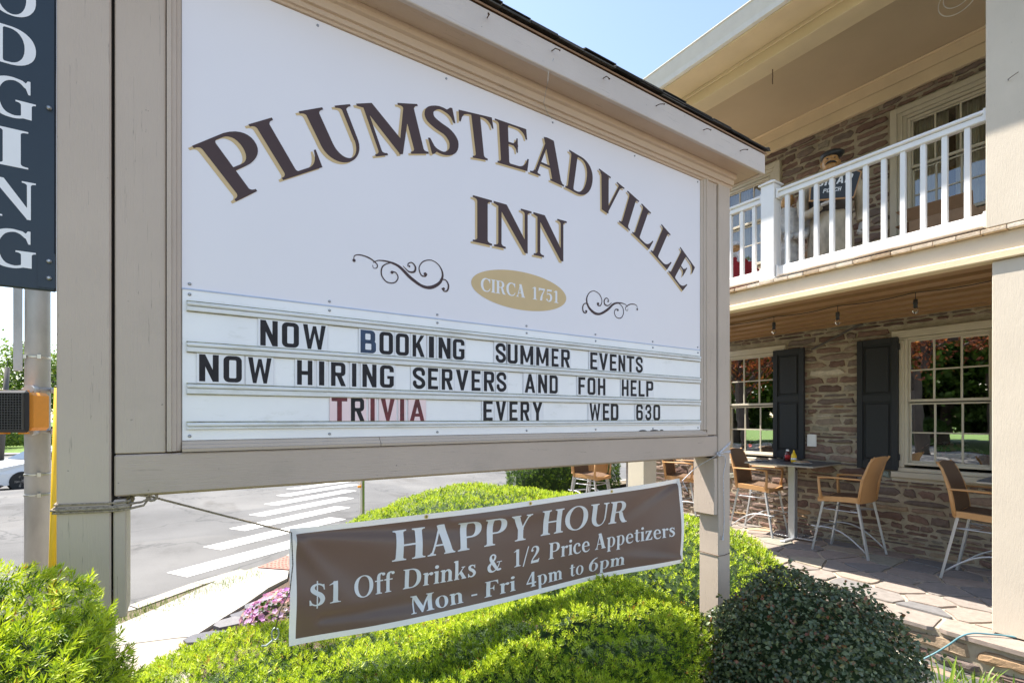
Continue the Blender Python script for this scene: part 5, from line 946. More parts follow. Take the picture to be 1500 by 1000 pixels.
    # cafe drapes hung far back in the room
for i, (a, c) in enumerate(SH):
    b = MB(); z0, z1 = 1.10 if i in (0, 2) else 1.16, 2.64
    b.box(6.898, 6.922, a, c, z0, z1, 0, .002)
    zmid = z0 + (z1 - z0) * .545
    for (p, q, r0, r1) in ((a, a + .06, z0, z1), (c - .06, c, z0, z1)): b.box(6.880, 6.8975, p, q, r0, r1, 0, .002)
    for (r0, r1) in ((z0, z0 + .10), (zmid - .04, zmid + .04), (z1 - .07, z1)): b.box(6.881, 6.8975, a + .061, c - .061, r0, r1, 0, .002)
    sh = b.build('shutter', M['shutter'], inn)
    for (r0, r1) in ((z0 + .125, zmid - .065), (zmid + .065, z1 - .095)):
        b = MB(); b.box(6.884, 6.8975, a + .088, c - .088, r0, r1, 0, .009); b.build('raised_panel', M['shutter'], sh)
    b = MB(); e = a if i in (0, 3) else c
    for z in (z0 + .12, z1 - .15): b.box(6.885, 6.905, (a - .018 if i in (0, 3) else c + .001), (a - .001 if i in (0, 3) else c + .018), z, z + .07)
    b.build('hinge', M['shutter'], sh)
for v0, v1 in UWn:
    w = sash_window(inn, v0, v1, 3.95, 5.09, 4.55, 6.985, 3, M['glassup'])
    b = MB()
    for k, (o, x0) in enumerate(((.19, 6.905), (.125, 6.92), (.075, 6.935))):
        i_ = (.126, .076, .036)[k]
        b.box(x0, 6.96, v0 - o, v0 - i_, 3.80, 5.10 + o * .95, 0, .004); b.box(x0, 6.96, v1 + i_, v1 + o, 3.80, 5.10 + o * .95, 0, .004)
        b.box(x0 + .001, 6.96, v0 - i_, v1 + i_, 5.10 + i_ * .95, 5.10 + o * .95, 0, .004)
    b.build('casing', M['windowtrim'], w)
    b = MB(); b.box(6.87, 6.96, v0 - .2, v1 + .2, 3.75, 3.799, 0, .004); b.build('sill', M['windowtrim'], w)
    b = MB()
    for s_ in (0, 1):
        n = 40; a0 = v0 - .02 if s_ == 0 else (v0 + v1) / 2 + .03; a1 = (v0 + v1) / 2 - .03 if s_ == 0 else v1 + .02
        pts = [(7.10 + .018 * math.sin(i * 1.1), a0 + (a1 - a0) * i / n) for i in range(n + 1)]
        vs_ = [(x, y, z) for z in (3.9, 5.12) for x, y in pts]
        b.add(vs_, [(i, i + 1, n + 2 + i, n + 1 + i) for i in range(n)])
    b.build('curtain', M['curtain'], w, smooth=True)
# porch columns
for j, v in enumerate((.965, 4.495)):
    b = MB(); b.box(4.88, 5.12, v - .135, v + .135, PZ + .012, 2.829, 0, .004); b.build('column', M['cream'], inn)
    b = MB(); b.box(4.862, 5.14, v - .165, v + .165, 3.075, 5.269, 0, .004); b.build('column', M['cream'], inn)
# deck edge and beams
b = MB(); b.box(4.905, 5.02, -.65, 4.72, 2.897, 3.036, 0, .003); b.build('deck_beam', M['cream'], inn)
b = MB(); b.box(4.85, 4.965, -.65, 4.72, 2.832, 2.894, 0, .008); b.build('ledge_trim', M['creamh'], inn)
v = -.65; r = random.Random(8)
while v < 4.68:
    w_ = .139; b = MB(); t_ = r.uniform(-.004, .004)
    b.box(4.862 + t_, 6.949, v + .002, v + w_ - .002, 3.039, 3.069 + t_ * .3, 0, .003, tone=r.random()); b.build('deck_board', M['deckend'], inn, tone=True); v += w_
b = MB(); b.box(5.022, 6.948, -.64, 4.68, 2.905, 2.915); b.build('ceiling_gap_shade', M['dark'], inn)  # dark sheet behind the gaps, imitates shadow lines between boards
x = 5.022
while x < 6.94:
    w_ = min(.285, 6.948 - x); b = MB()
    b.add([(x + .002, -.65, 2.852), (x + w_, -.65, 2.876), (x + w_, 4.70, 2.876), (x + .002, 4.70, 2.852), (x + .002, -.65, 2.90), (x + w_, -.65, 2.90), (x + w_, 4.70, 2.90), (x + .002, 4.70, 2.90)], [(3, 2, 1, 0), (4, 5, 6, 7), (0, 1, 5, 4), (1, 2, 6, 5), (2, 3, 7, 6), (3, 0, 4, 7)])
    b.build('ceiling_board', M['ceilbrown'], inn); x += w_ + .024
# upper porch ceiling, frieze, beam, soffit, gutter, roof
b = MB(); b.box(5.101, 6.949, -.65, 4.72, 5.72, 5.78); b.build('porch_ceiling', M['ceilcream'], inn)
b = MB(); b.box(6.89, 6.949, -.65, 6.3, 5.43, 5.567, 0, .003); b.box(6.885, 6.949, -.65, 6.3, 5.573, 5.70, 0, .003); b.box(6.85, 6.949, -.65, 6.3, 5.702, 5.7195, 0, .006); b.build('frieze', M['creamh'], inn)
b = MB(); b.box(4.87, 5.10, -.65, 4.72, 5.272, 5.78, 0, .004); b.box(4.848, 4.8695, -.65, 4.72, 5.375, 5.415, 0, .006); b.build('upper_beam', M['creamh'], inn)
b = MB(); b.box(4.52, 4.8465, -.65, 4.72, 5.41, 5.43); b.build('soffit', M['creamh'], inn)
b = MB(); b.box(4.49, 4.519, -.65, 4.72, 5.37, 5.56, 0, .003); b.build('fascia', M['creamh'], inn)
b = MB(); prof = [(4.489, 5.385), (4.445, 5.385), (4.432, 5.43), (4.415, 5.47), (4.395, 5.52), (4.388, 5.545), (4.375, 5.548), (4.375, 5.556), (4.395, 5.558), (4.405, 5.53), (4.43, 5.45), (4.45, 5.395), (4.489, 5.393)]
b.prism(prof, lambda x, z, d: (x, d, z), -.65, 4.80); b.build('gutter', M['gutter'], inn)
b = MB(); b.prism([(4.44, 5.565), (9.4, 8.1), (9.4, 8.2), (4.43, 5.60)], lambda x, z, d: (x, d, z), -.8, 4.9); b.prism([(4.6, 5.66), (9.4, 8.1), (9.4, 8.19), (4.6, 5.75)], lambda x, z, d: (x, d, z), 4.9, 4.901); b.prism([(6.6, 6.68), (9.4, 8.1), (9.4, 8.2), (6.6, 6.78)], lambda x, z, d: (x, d, z), 4.91, 6.6); b.prism([(13.6, 5.565), (9.405, 8.1), (9.405, 8.2), (13.61, 5.60)], lambda x, z, d: (x, d, z), -.8, 6.6); b.build('roof', M['shingle'], inn)
b = MB(); b.prism([(6.95, 5.72), (13.0, 5.72), (9.35, 7.98), (6.95, 6.80)], lambda x, z, d: (x, d, z), 6.0, 6.3); b.prism([(4.55, 5.56), (6.94, 5.56), (6.94, 6.75)], lambda x, z, d: (x, d, z), 4.62, 4.74); b.box(6.96, 7.2, -.5, 5.99, 5.721, 6.75); b.prism([(4.55, 5.56), (13.2, 5.56), (9.3, 7.98)], lambda x, z, d: (x, d, z), -.66, -.6); b.build('gable', M['creamh'], inn)
# railing
def railing(v0, v1, bals):
    b = MB(); b.box(4.905, 4.995, v0, v1, 3.935, 3.965, 0, .008); b.box(4.92, 4.98, v0, v1, 3.885, 3.934, 0, .006)
    r_ = b.build('railing', M['white'], inn)
    b = MB(); b.box(4.92, 4.98, v0, v1, 3.112, 3.204, 0, .006); b.build('bottom_rail', M['white'], r_)
    for v in bals:
        b = MB(); b.box(4.932, 4.968, v - .018, v + .018, 3.2045, 3.8845, 0, .002); b.build('baluster', M['white'], r_)
    for e, s_ in ((v0, 1), (v1, -1)):
        for z0, z1 in ((3.10, 3.215), (3.875, 3.972)):
            b = MB(); b.box(4.902, 4.998, min(e, e + s_ * .02), max(e, e + s_ * .02), z0, z1, 0, .004); b.build('rail_bracket', M['white'], r_)
railing(1.135, 2.69, [1.251 + .1346 * k for k in range(11)])
railing(2.832, 4.33, [2.935 + .1346 * k for k in range(11)])
b = MB(); b.box(5.145, 6.90, 4.45, 4.54, 3.89, 3.965, 0, .008); b.box(5.145, 6.90, 4.46, 4.53, 3.112, 3.204, 0, .006)
for k in range(12): b.box(5.25 + .14 * k, 5.286 + .14 * k, 4.477, 4.513, 3.203, 3.891)
b.build('end_railing', M['white'], inn)
railing(-.6, .795, [-.5 + .1262 * k for k in range(11)])
b = MB(); b.box(4.88, 5.015, 2.694, 2.828, 3.0715, 4.03, 0, .004); b.box(4.868, 5.027, 2.682, 2.84, 3.0712, 3.10, 0, .008)
nw = b.build('newel_post', M['white'], inn)
b = MB(); b.box(4.862, 5.033, 2.676, 2.846, 4.032, 4.05, 0, .004); b.add([(4.87, 2.684, 4.051), (5.025, 2.684, 4.051), (5.025, 2.838, 4.051), (4.87, 2.838, 4.051), (4.9475, 2.761, 4.10)], [(0, 1, 4), (1, 2, 4), (2, 3, 4), (3, 0, 4)]); b.build('cap', M['white'], nw)
b = MB(); b.tube([(5.05, 2.80, 5.271), (5.05, 2.80, 5.22), (5.053, 2.80, 5.20), (5.047, 2.80, 5.17), (5.05, 2.80, 5.12)], .005, 6); b.build('ceiling_hook', M['rust'], inn)
b = MB(); b.tube([(6.90, 3.31, 2.60), (6.90, 2.85, 2.80), (6.90, 2.72, 2.845)], .013, 8); b.build('conduit', simple('conduit_grey', (.10, .09, .085), .6, .2, bump=0), inn)
b = MB(); b.box(6.905, 6.93, 3.255, 3.366, 1.33, 1.49, 0, .002); b.build('notice_holder', M['white'], inn)
# nail in the upper column
b = MB(); b.tube([(4.86, 1.01, 4.08), (4.845, 1.01, 4.08), (4.84, .98, 4.09), (4.842, .955, 4.10)], .0022, 5); b.build('nail', M['rust'], inn)

# hanging wire hoops near the upper column
hp = MB()
for rr0, z in ((.135, 5.07), (.10, 5.075)):
    hp.tube([(5.6, 1.48 + rr0 * math.cos(a), 5.20 + (.135 - rr0) * 1.8 + rr0 * 1.0 + rr0 * math.sin(a)) for a in lin(0, 2 * math.pi, 33)], .004, 6)
hp.tube([(5.6, 1.48, 5.46), (5.6, 1.48, 5.72)], .003, 5)
hp.build('hanging_hoops', M['gutter'], label='pale wire hoops hanging from the upper porch ceiling beside the cream column', cat='decoration')

# string lights
M['socket'] = simple('black_rubber', (.02, .022, .025), .5, bump=0)
def bulb_glass():
    t = NT('bulb_glass'); g = t.n('ShaderNodeBsdfGlass'); g.inputs['Roughness'].default_value = 0; g.inputs['IOR'].default_value = 1.25
    return t.done(g.outputs[0])
M['bulb'] = bulb_glass(); M['filament'] = simple('filament', (.5, .35, .15), .4, bump=0)
sl = thing('string_lights', 'black cord of clear hanging bulbs strung under the brown porch ceiling', 'string lights', (5.6, 2.4, 2.86))
b = MB(); pts = []
vb = [3.09, 2.43, 1.78, 1.13]
for k in range(49):
    v = 4.6 - k * .085; ph = ((v - 3.09) / .655) % 1
    pts.append((5.6, v, 2.852 - .02 * math.sin(math.pi * ph)))
b.tube(pts, .004, 6); b.build('cord', M['socket'], sl)
for v in (3.745, 4.4, 3.09, 2.43, 1.78, 1.13):
    b = MB(); b.tube([(5.6, v, 2.855), (5.6, v, 2.79)], .003, 5); b.lathe([(.008, .075), (.017, .07), (.019, .03), (.014, .022), (.02, .0)], (5.6, v, 2.715), 12)
    so = b.build('socket', M['socket'], sl, smooth=True)
    b = MB(); b.lathe([(.013, .0), (.02, -.012), (.024, -.03), (.021, -.048), (.010, -.058), (.002, -.06)], (5.6, v, 2.715), 14); b.build('bulb', M['bulb'], so, smooth=True)
    b = MB(); b.tube([(5.594, v, 2.70), (5.596, v, 2.67), (5.604, v, 2.67), (5.606, v, 2.70)], .0012, 4); b.build('filament', M['filament'], so)
    b = MB(); b.tube([(5.6, v, 2.856), (5.6, v, 2.858)], .002, 4); b.build('hook', M['screw'], so)

# ---------------------------------------------------------------- bar chairs and tables
M['resin'] = simple('tan_resin', (.52, .285, .12), .5, var=.05, scale=6, bump=.05, bscale=120)
def weave():
    t = NT('brown_weave')
    v = t.n('ShaderNodeTexWave'); v.wave_type = 'BANDS'; v.bands_direction = 'Z'; v.inputs['Scale'].default_value = 90; tc = t.n('ShaderNodeTexCoord'); t.l(tc.outputs['Object'], v.inputs[0])
    v2 = t.n('ShaderNodeTexWave'); v2.wave_type = 'BANDS'; v2.bands_direction = 'X'; v2.inputs['Scale'].default_value = 90; t.l(tc.outputs['Object'], v2.inputs[0])
    c = t.ramp(v2.outputs['Fac'], [(0, (.13, .08, .05)), (1, (.20, .125, .08))])
    return t.done(t.principled(c, .65, 0, t.bump(v.outputs['Fac'], .6, .003), .3))
M['weave'] = weave()
M['alu'] = simple('brushed_aluminium', (.48, .49, .50), .42, .55, var=.05, scale=8, bump=0)
def make_chair(label, group):
    t = thing('bar_chair', label, 'chair', (0, 0, 0), group)
    # seat tray (orange rim) and woven pad; chair faces +Y
    b = MB(); n = 10
    prof = lambda y: .640 + .012 * math.cos((y + .2) * 6) - .02 * max(0, (y - .12)) * 4
    for i in range(n + 1):
        y = -.21 + .44 * i / n
        w = .225 - .01 * (i / n)
        for x, dz in ((-w, -.045), (-w, .012), (-w + .02, .016), (0, -.004), (w - .02, .016), (w, .012), (w, -.045), (0, -.04)):
            b.v.append((x, y, prof(y) + dz))
    for i in range(n):
        for k in range(8): b.f.append((i * 8 + k, i * 8 + (k + 1) % 8, (i + 1) * 8 + (k + 1) % 8, (i + 1) * 8 + k)); b.m.append(0); b.t.append(.5)
    b.f += [tuple(range(7, -1, -1)), tuple(range(n * 8, n * 8 + 8))]; b.m += [0, 0]; b.t += [.5, .5]
    b.build('seat', M['resin'], t)
    b = MB()
    for i in range(n + 1):
        y = -.195 + .405 * i / n
        for x, dz in ((-.20, .019), (-.1, .008), (0, .004), (.1, .008), (.20, .019)): b.v.append((x, y, prof(y) + dz))
    b.f = [(i * 5 + k, i * 5 + k + 1, (i + 1) * 5 + k + 1, (i + 1) * 5 + k) for i in range(n) for k in range(4)]; b.m = [0] * len(b.f); b.t = [.5] * len(b.f)
    b.build('seat_weave', M['weave'], t, smooth=True)
    # backrest: curved shell, woven inside, tan outside
    b = MB(); nz, nx = 12, 8
    def bp(i, k, off):
        s_ = i / nz; z = .60 + .53 * s_; x = -1 + 2 * k / nx
        w = .225 - .03 * math.sin(s_ * 2.6) + (.02 if s_ > .9 else 0) * 0
        z += -.018 * x * x * s_ + .0
        y = -.215 - .03 * s_ - .10 * s_ ** 2.2 + .028 * x * x + off
        return (x * w, y, z)
    for off in (0, -.014):
        for i in range(nz + 1):
            for k in range(nx + 1): b.v.append(bp(i, k, off))
    N_ = (nz + 1) * (nx + 1); q = nx + 1
    for i in range(nz):
        for k in range(nx):
            edge = k in (0, nx - 1) or i == nz - 1
            b.f.append((i * q + k, i * q + k + 1, (i + 1) * q + k + 1, (i + 1) * q + k)); b.m.append(0 if edge and k in (0, nx - 1) and False else 1)
            b.f.append((N_ + i * q + k, N_ + (i + 1) * q + k, N_ + (i + 1) * q + k + 1, N_ + i * q + k + 1)); b.m.append(0)
    for i in range(nz):
        for k in (0, nx): b.f.append((i * q + k, (i + 1) * q + k, N_ + (i + 1) * q + k, N_ + i * q + k)); b.m.append(0)
    for k in range(nx):
        for i in (0, nz): b.f.append((i * q + k, i * q + k + 1, N_ + i * q + k + 1, N_ + i * q + k)); b.m.append(0)
    b.t = [.5] * len(b.f)
    b.build('backrest', [M['resin'], M['weave']], t, smooth=False)
    for sx in (-1, 1):
        b = MB(); b.tube([(sx * .215, -.20, .62), (sx * .222, -.235, .86), (sx * .20, -.30, 1.06), (sx * .19, -.345, 1.125)], [.019, .016, .012, .010], 8); b.build('back_stile', M['resin'], t, smooth=True)
        b = MB(); b.tube([(sx * .222, .19, .62), (sx * .232, .205, .74), (sx * .238, .21, .855)], [.02, .015, .015], 8)
        b.tube([(sx * .238, .215, .862), (sx * .243, .10, .872), (sx * .238, -.08, .872), (sx * .222, -.25, .87)], [.018, .017, .016, .015], 8, sq=.7); b.build('arm', M['resin'], t, smooth=True)
        for sy in (-1, 1):
            x0, y0, x1, y1 = sx * .20, (.17 if sy > 0 else -.18), sx * .235, (.28 if sy > 0 else -.30)
            b = MB(); b.tube([(x0, y0, .615), (x1, y1, 0.002)], [.017, .0145], 4); b.build('leg', M['alu'], t)
        b = MB(); pts = [(sx * .225, .245 - .53 * s_, .28 - .22 * s_ ** 1.0 + .09 * math.sin(math.pi * s_)) for s_ in lin(0, 1, 12)]
        b.tube([(sx * .225, .30, .285)] + pts, .009, 8); b.build('side_rail', M['alu'], t, smooth=True)
        b = MB(); b.tube([(sx * .206, .19, .50), (sx * .206, -.20, .50)], .007, 6); b.build('stretcher', M['alu'], t, smooth=True)
    b = MB(); b.tube([(-.206, .19, .50), (.206, .19, .50)], .007, 6); b.build('stretcher', M['alu'], t, smooth=True)
    b = MB(); b.tube([(-.206, -.20, .50), (-.07, -.06, .495), (.07, -.06, .495), (.206, -.20, .50)], .007, 6); b.build('stretcher', M['alu'], t, smooth=True)
    b = MB(); b.tube([(-.225, .25, .25), (-.1, .23, .275), (.1, .23, .275), (.225, .25, .25)], .010, 8); b.build('footrest', M['alu'], t, smooth=True)
    return t
CG = 'tan bar chairs on the porch'
ch0 = make_chair('tan bar chair seen from behind, right of the set table and facing it', CG)
ch0.location = (6.47, 2.70, PZ); ch0.rotation_euler = (0, 0, R(0))
for (x, y, a, lab) in ((6.58, 3.84, 186, 'tan bar chair facing right, left of the set table beside the cream sign post'),
                       (6.39, 1.457, 180, 'tan bar chair with brown woven back, half hidden by the cream column at the right'),
                       (5.95, 6.55, 0, 'farthest bar chair beyond the hedge, only legs and seat seen under the sign'),
                       (5.55, 6.05, 195, 'bar chair beyond the hedge just left of the distant porch pillar'),
                       (6.55, 5.05, 200, 'bar chair back showing between the distant porch pillar and the stone wall')):
    c = copy_tree(ch0); c.location = (x, y, PZ); c.rotation_euler = (0, 0, R(a)); c['label'] = lab
M['tabletop'] = simple('grey_tabletop', (.07, .075, .08), .45, var=.1, scale=20, bump=.05)
M['tableedge'] = simple('table_edge', (.36, .33, .28), .5, bump=0)
def make_table(label, group):
    t = thing('bar_table', label, 'table', (0, 0, 0), group)
    b = MB(); b.box(-.41, .41, -.41, .41, .984, .992, 0, .002); b.box(-.415, .415, -.415, .415, .965, .9835, 1, .004); b.build('table_top', [M['tabletop'], M['tableedge']], t)
    b = MB(); b.box(-.042, .042, -.042, .042, .02, .964, 0, .006); b.build('pedestal', M['alu'], t)
    b = MB(); b.box(-.28, .28, -.03, .03, .002, .022, 0, .006); b.box(-.03, .03, -.28, .28, .0225, .038, 0, .006); b.build('base', M['alu'], t)
    b = MB(); b.lathe([(.012, 0), (.01, .012)], (0, 0, 0), 10); b.v = [(x, -.042 - z, .90 + y) for x, y, z in b.v]; b.build('bolt', M['socket'], t)
    return t
tb = make_table('square bar table set with plates and condiments between two tan chairs', 'bar tables on the porch')
tb.location = (6.55, 3.37, PZ); tb.rotation_euler = (0, 0, R(3))
for (x, y, lab) in ((6.40, 1.06, 'bar table edge just showing beside the cream column at the right'), (6.1, 5.75, 'distant bar table beyond the hedge, behind the far pillar')):
    c = copy_tree(tb); c.location = (x, y, PZ); c['label'] = lab
TZ = PZ + .9925
# table settings
M['plate'] = simple('white_china', (.8, .8, .82), .2, bump=0); M['napkin'] = simple('kraft_napkin', (.36, .26, .18), .9, var=.1, bump=.2)
M['red'] = simple('red_label', (.45, .02, .02), .4, bump=0); M['yellow'] = simple('mustard_yellow', (.85, .55, .01), .35, bump=0); M['clear'] = simple('dark_bottle', (.10, .02, .015), .2, bump=0)
for (x, y, lab, lab2) in ((6.36, 3.66, 'white plate at the left side of the set table', 'folded brown napkin on the left plate'), (6.33, 3.14, 'white plate at the right side of the set table', 'folded brown napkin on the right plate')):
    b = MB(); b.lathe([(.05, 0), (.075, .006), (.105, .014), (.107, .017), (.07, .010), (.001, .008)], (x, y, TZ), 24); b.build('plate', M['plate'], smooth=True, label=lab, cat='plate', group='plates on the set table')
    b = MB(); b.add([(x - .1, y - .05, TZ + .018), (x + .09, y - .045, TZ + .018), (x + .1, y + .04, TZ + .02), (x - .095, y + .05, TZ + .02), (x - .10, y - .02, TZ + .045), (x + .10, y - .02, TZ + .03), (x + .09, y + .01, TZ + .034), (x - .1, y + .02, TZ + .05)], [(3, 2, 1, 0), (4, 5, 6, 7), (0, 1, 5, 4), (1, 2, 6, 5), (2, 3, 7, 6), (3, 0, 4, 7)])
    b.build('napkin', M['napkin'], label=lab2, cat='napkin', group='napkins on the set table')
k = thing('ketchup_bottle', 'red ketchup bottle with white cap on the set table', 'bottle', (6.56, 3.44, TZ))
b = MB(); b.lathe([(.030, 0), (.034, .02), (.034, .08), (.028, .11), (.016, .13)], (6.56, 3.44, TZ), 14); b.build('body', M['clear'], k, smooth=True)
b = MB(); b.lathe([(.0347, .03), (.0347, .085)], (6.56, 3.44, TZ), 14); b.build('label_band', M['red'], k, smooth=True)
b = MB(); b.lathe([(.018, .13), (.019, .15), (.010, .157)], (6.56, 3.44, TZ), 12); b.build('cap', M['plate'], k, smooth=True)
k = thing('mustard_bottle', 'yellow mustard squeeze bottle beside the ketchup on the set table', 'bottle', (6.50, 3.33, TZ))
b = MB(); b.lathe([(.030, 0), (.034, .015), (.033, .075), (.022, .11), (.014, .118)], (6.50, 3.33, TZ), 14); b.build('body', M['yellow'], k, smooth=True)
b = MB(); b.lathe([(.014, .118), (.012, .13), (.005, .155)], (6.50, 3.33, TZ), 10); b.build('nozzle', M['yellow'], k, smooth=True)
b = MB(); b.lathe([(.0342, .03), (.0342, .055)], (6.50, 3.33, TZ), 14); b.build('label_band', M['plate'], k, smooth=True)
k = thing('caddy', 'small black wire caddy holding the condiments', 'caddy', (6.56, 3.38, TZ))
b = MB(); b.box(6.49, 6.63, 3.27, 3.50, TZ, TZ + .004); b.build('tray', M['socket'], k)
b = MB(); b.tube([(6.625, 3.30, TZ), (6.625, 3.30, TZ + .05), (6.625, 3.47, TZ + .05), (6.625, 3.47, TZ)], .003, 5); b.tube([(6.60, 3.385 + .02 * math.cos(a), TZ + .19 + .02 * math.sin(a)) for a in lin(0, 6.28, 14)], .003, 5); b.tube([(6.60, 3.385, TZ), (6.60, 3.385, TZ + .17)], .003, 5); b.build('wire_frame', M['socket'], k)
b = MB(); b.lathe([(.016, 0), (.018, .03), (.014, .05)], (6.57, 3.48, TZ + .0045), 10); b.build('shaker', M['socket'], label='small dark pepper shaker left of the ketchup', cat='shaker', smooth=True)

# ---------------------------------------------------------------- statues on the balcony
M['stat_cream'] = simple('statue_cream', (.46, .38, .27), .5, var=.35, scale=14, bump=.4, bscale=22, stretch=(1, 1, .35))
M['stat_skin'] = simple('statue_skin', (.48, .25, .09), .35, var=.25, scale=20, bump=.1)
M['stat_dark'] = simple('statue_black', (.02, .02, .022), .4, bump=.1)
M['stat_vest'] = simple('statue_vest', (.07, .06, .055), .45, var=.3, bump=.1)
M['stat_white'] = simple('statue_grey_white', (.52, .49, .45), .5, var=.25, scale=18, bump=.2)
def remesh(mb, name, mats, parent, vox=.012, sm=4):
    o = mb.build(name, mats, parent)
    md = o.modifiers.new('r', 'REMESH'); md.mode = 'VOXEL'; md.voxel_size = vox; md.use_smooth_shade = True
    m2 = o.modifiers.new('s', 'SMOOTH'); m2.factor = .5; m2.iterations = sm
    dg = bpy.context.evaluated_depsgraph_get(); dg.update()
    me = bpy.data.meshes.new_from_object(o.evaluated_get(dg)); o.modifiers.clear(); old = o.data; o.data = me; bpy.data.meshes.remove(old)
    me.materials.clear()
    for m_ in (mats if isinstance(mats, (list, tuple)) else [mats]): me.materials.append(m_)
    return o
def loft(mb, rings, n=20, folds=0.0, nf=9):
    """rings: (cx, cy, z, rx, ry)"""
    vs_ = []
    for (cx, cy, z, rx, ry) in rings:
        for k in range(n):
            a = 2 * math.pi * k / n; f_ = 1 + folds * math.sin(a * nf + z * 9)
            vs_.append((cx + rx * f_ * math.cos(a), cy + ry * f_ * math.sin(a), z))
    m = len(rings)
    fs = [(i * n + k, i * n + (k + 1) % n, (i + 1) * n + (k + 1) % n, (i + 1) * n + k) for i in range(m - 1) for k in range(n)] + [tuple(range(n - 1, -1, -1)), tuple(range((m - 1) * n, m * n))]
    mb.add(vs_, fs)
def hand(mb, p, d, up, s_=1.0):
    p = Vector(p); d = Vector(d).normalized(); up = Vector(up); up = (up - d * up.dot(d)).normalized(); sd = d.cross(up)
    mb.tube([p - d * .03 * s_, p + d * .02 * s_, p + d * .06 * s_], [.026 * s_, .034 * s_, .032 * s_], 10, sq=.7)
    for i, L in enumerate((.052, .062, .058, .045)):
        o = p + d * .055 * s_ + sd * (i - 1.5) * .019 * s_
        mb.tube([o, o + d * L * .5 * s_ - up * .004, o + (d * L * .85 - up * .028) * s_], [.0105 * s_, .010 * s_, .008 * s_], 7)
    o = p + sd * -.03 * s_; mb.tube([o, o + (d * .03 - sd * .022) * s_, o + (d * .058 - sd * .02 - up * .012) * s_], [.012 * s_, .011 * s_, .009 * s_], 7)
# waiter: local frame x = his left-right, faces -Y ; z from floor
wt = thing('waiter_statue', 'tall painted statue of a moustached man in black beret and cream apron on the balcony', 'statue', (0, 0, 0))
b = MB()
loft(b, [(0, 0, .04, .20, .17), (0, 0, .25, .21, .18), (0, 0, .55, .20, .17), (0, .005, .80, .185, .16), (0, .01, .92, .175, .15), (0, .01, 1.05, .195, .155), (0, .01, 1.18, .215, .15), (0, .01, 1.28, .20, .13), (0, .005, 1.34, .11, .09), (0, 0, 1.38, .06, .06)], 28, .035, 11)
b.tube([(-.20, .0, 1.26), (-.27, -.02, 1.08), (-.27, -.09, .90)], [.075, .065, .052], 12); b.tube([(-.27, -.09, .90), (-.20, -.20, .88), (-.10, -.25, .93)], [.055, .050, .040], 12)
b.tube([(.20, .0, 1.26), (.28, .0, 1.05), (.285, -.03, .86), (.28, -.05, .76)], [.075, .065, .056, .05], 12)
remesh(b, 'body', M['stat_cream'], wt, .011, 3)
b = MB(); loft(b, [(0, -.004, .03, .225, .19), (0, -.01, .30, .228, .19), (0, -.012, .62, .215, .178), (0, -.008, .86, .192, .166), (0, 0, .90, .186, .160)], 40, .045, 13); b.build('apron', M['stat_cream'], wt, smooth=True)
b = MB(); loft(b, [(0, 0, .90, .192, .166), (0, .0, 1.05, .206, .164), (0, .0, 1.2, .222, .158), (0, .0, 1.29, .19, .13)], 28); b.build('vest', M['stat_vest'], wt, smooth=True)
b = MB(); b.ell((0, -.01, 1.475), (.082, .095, .105), 20, 14); b.ell((0, -.05, 1.425), (.062, .055, .05), 14, 8); b.tube([(0, 0, 1.34), (0, 0, 1.42)], .052, 12)
b.ell((0, -.105, 1.472), (.018, .026, .022), 10, 6); b.ell((-.045, -.085, 1.45), (.026, .02, .024), 10, 6); b.ell((.045, -.085, 1.45), (.026, .02, .024), 10, 6); b.ell((0, -.092, 1.398), (.022, .02, .016), 8, 6)
b.ell((-.085, .0, 1.47), (.015, .022, .032), 10, 6); b.ell((.085, .0, 1.47), (.015, .022, .032), 10, 6); b.tube([(-.06, -.082, 1.508), (-.03, -.10, 1.515), (-.015, -.10, 1.508)], .008, 6); b.tube([(.06, -.082, 1.508), (.03, -.10, 1.515), (.015, -.10, 1.508)], .008, 6)
b.tube([(-.025, -.098, 1.424), (0, -.104, 1.421), (.025, -.098, 1.424)], .007, 6)
hd = remesh(b, 'head', M['stat_skin'], wt, .006, 3)
b = MB(); b.tube([(-.052, -.098, 1.432), (-.03, -.112, 1.446), (0, -.118, 1.448), (.03, -.112, 1.446), (.052, -.098, 1.432)], [.004, .010, .009, .010, .004], 8); b.build('moustache', M['stat_dark'], hd, smooth=True)
b = MB()
for sx in (-1, 1): b.ell((sx * .033, -.094, 1.494), (.013, .008, .007), 8, 6)
b.build('eye', M['stat_dark'], hd, smooth=True)
b = MB(); loft(b, [(0, .0, 1.530, .088, .098), (.01, .005, 1.552, .108, .112), (.02, .01, 1.578, .118, .118), (.02, .015, 1.605, .085, .085), (.018, .015, 1.617, .01, .01)], 24); b.build('beret', M['stat_dark'], wt, smooth=True)
b = MB(); hand(b, (-.08, -.26, .94), (1, -.05, .25), (0, -.6, .8), .95); remesh(b, 'hand', M['stat_white'], wt, .005, 1)
b = MB(); hand(b, (.28, -.06, .72), (-.1, -.1, -1), (.2, -1, 0), .95); remesh(b, 'hand', M['stat_white'], wt, .005, 1)
for p in ((-.085, -.1), (.085, -.1)):
    b = MB(); b.ell((p[0], p[1] - .03, .035), (.05, .11, .034), 12, 8); b.build('shoe', M['stat_dark'], wt, smooth=True)
brd = MB()
brd.prism([(-.22, .985), (.19, .94), (.26, 1.20), (.20, 1.235), (-.20, 1.265)], lambda x, z, d: (x, -.30 + d, z), .004, .02, 0)
sb = brd.build('board', [M['resin']], wt)
bd = MB(); bd.prism([(-.205, .998), (.183, .955), (.245, 1.192), (.193, 1.222), (-.186, 1.25)], lambda x, z, d: (x, -.30 + d, z), -.002, .0035); bd.build('board_face', M['stat_dark'], sb)
bt = MB()
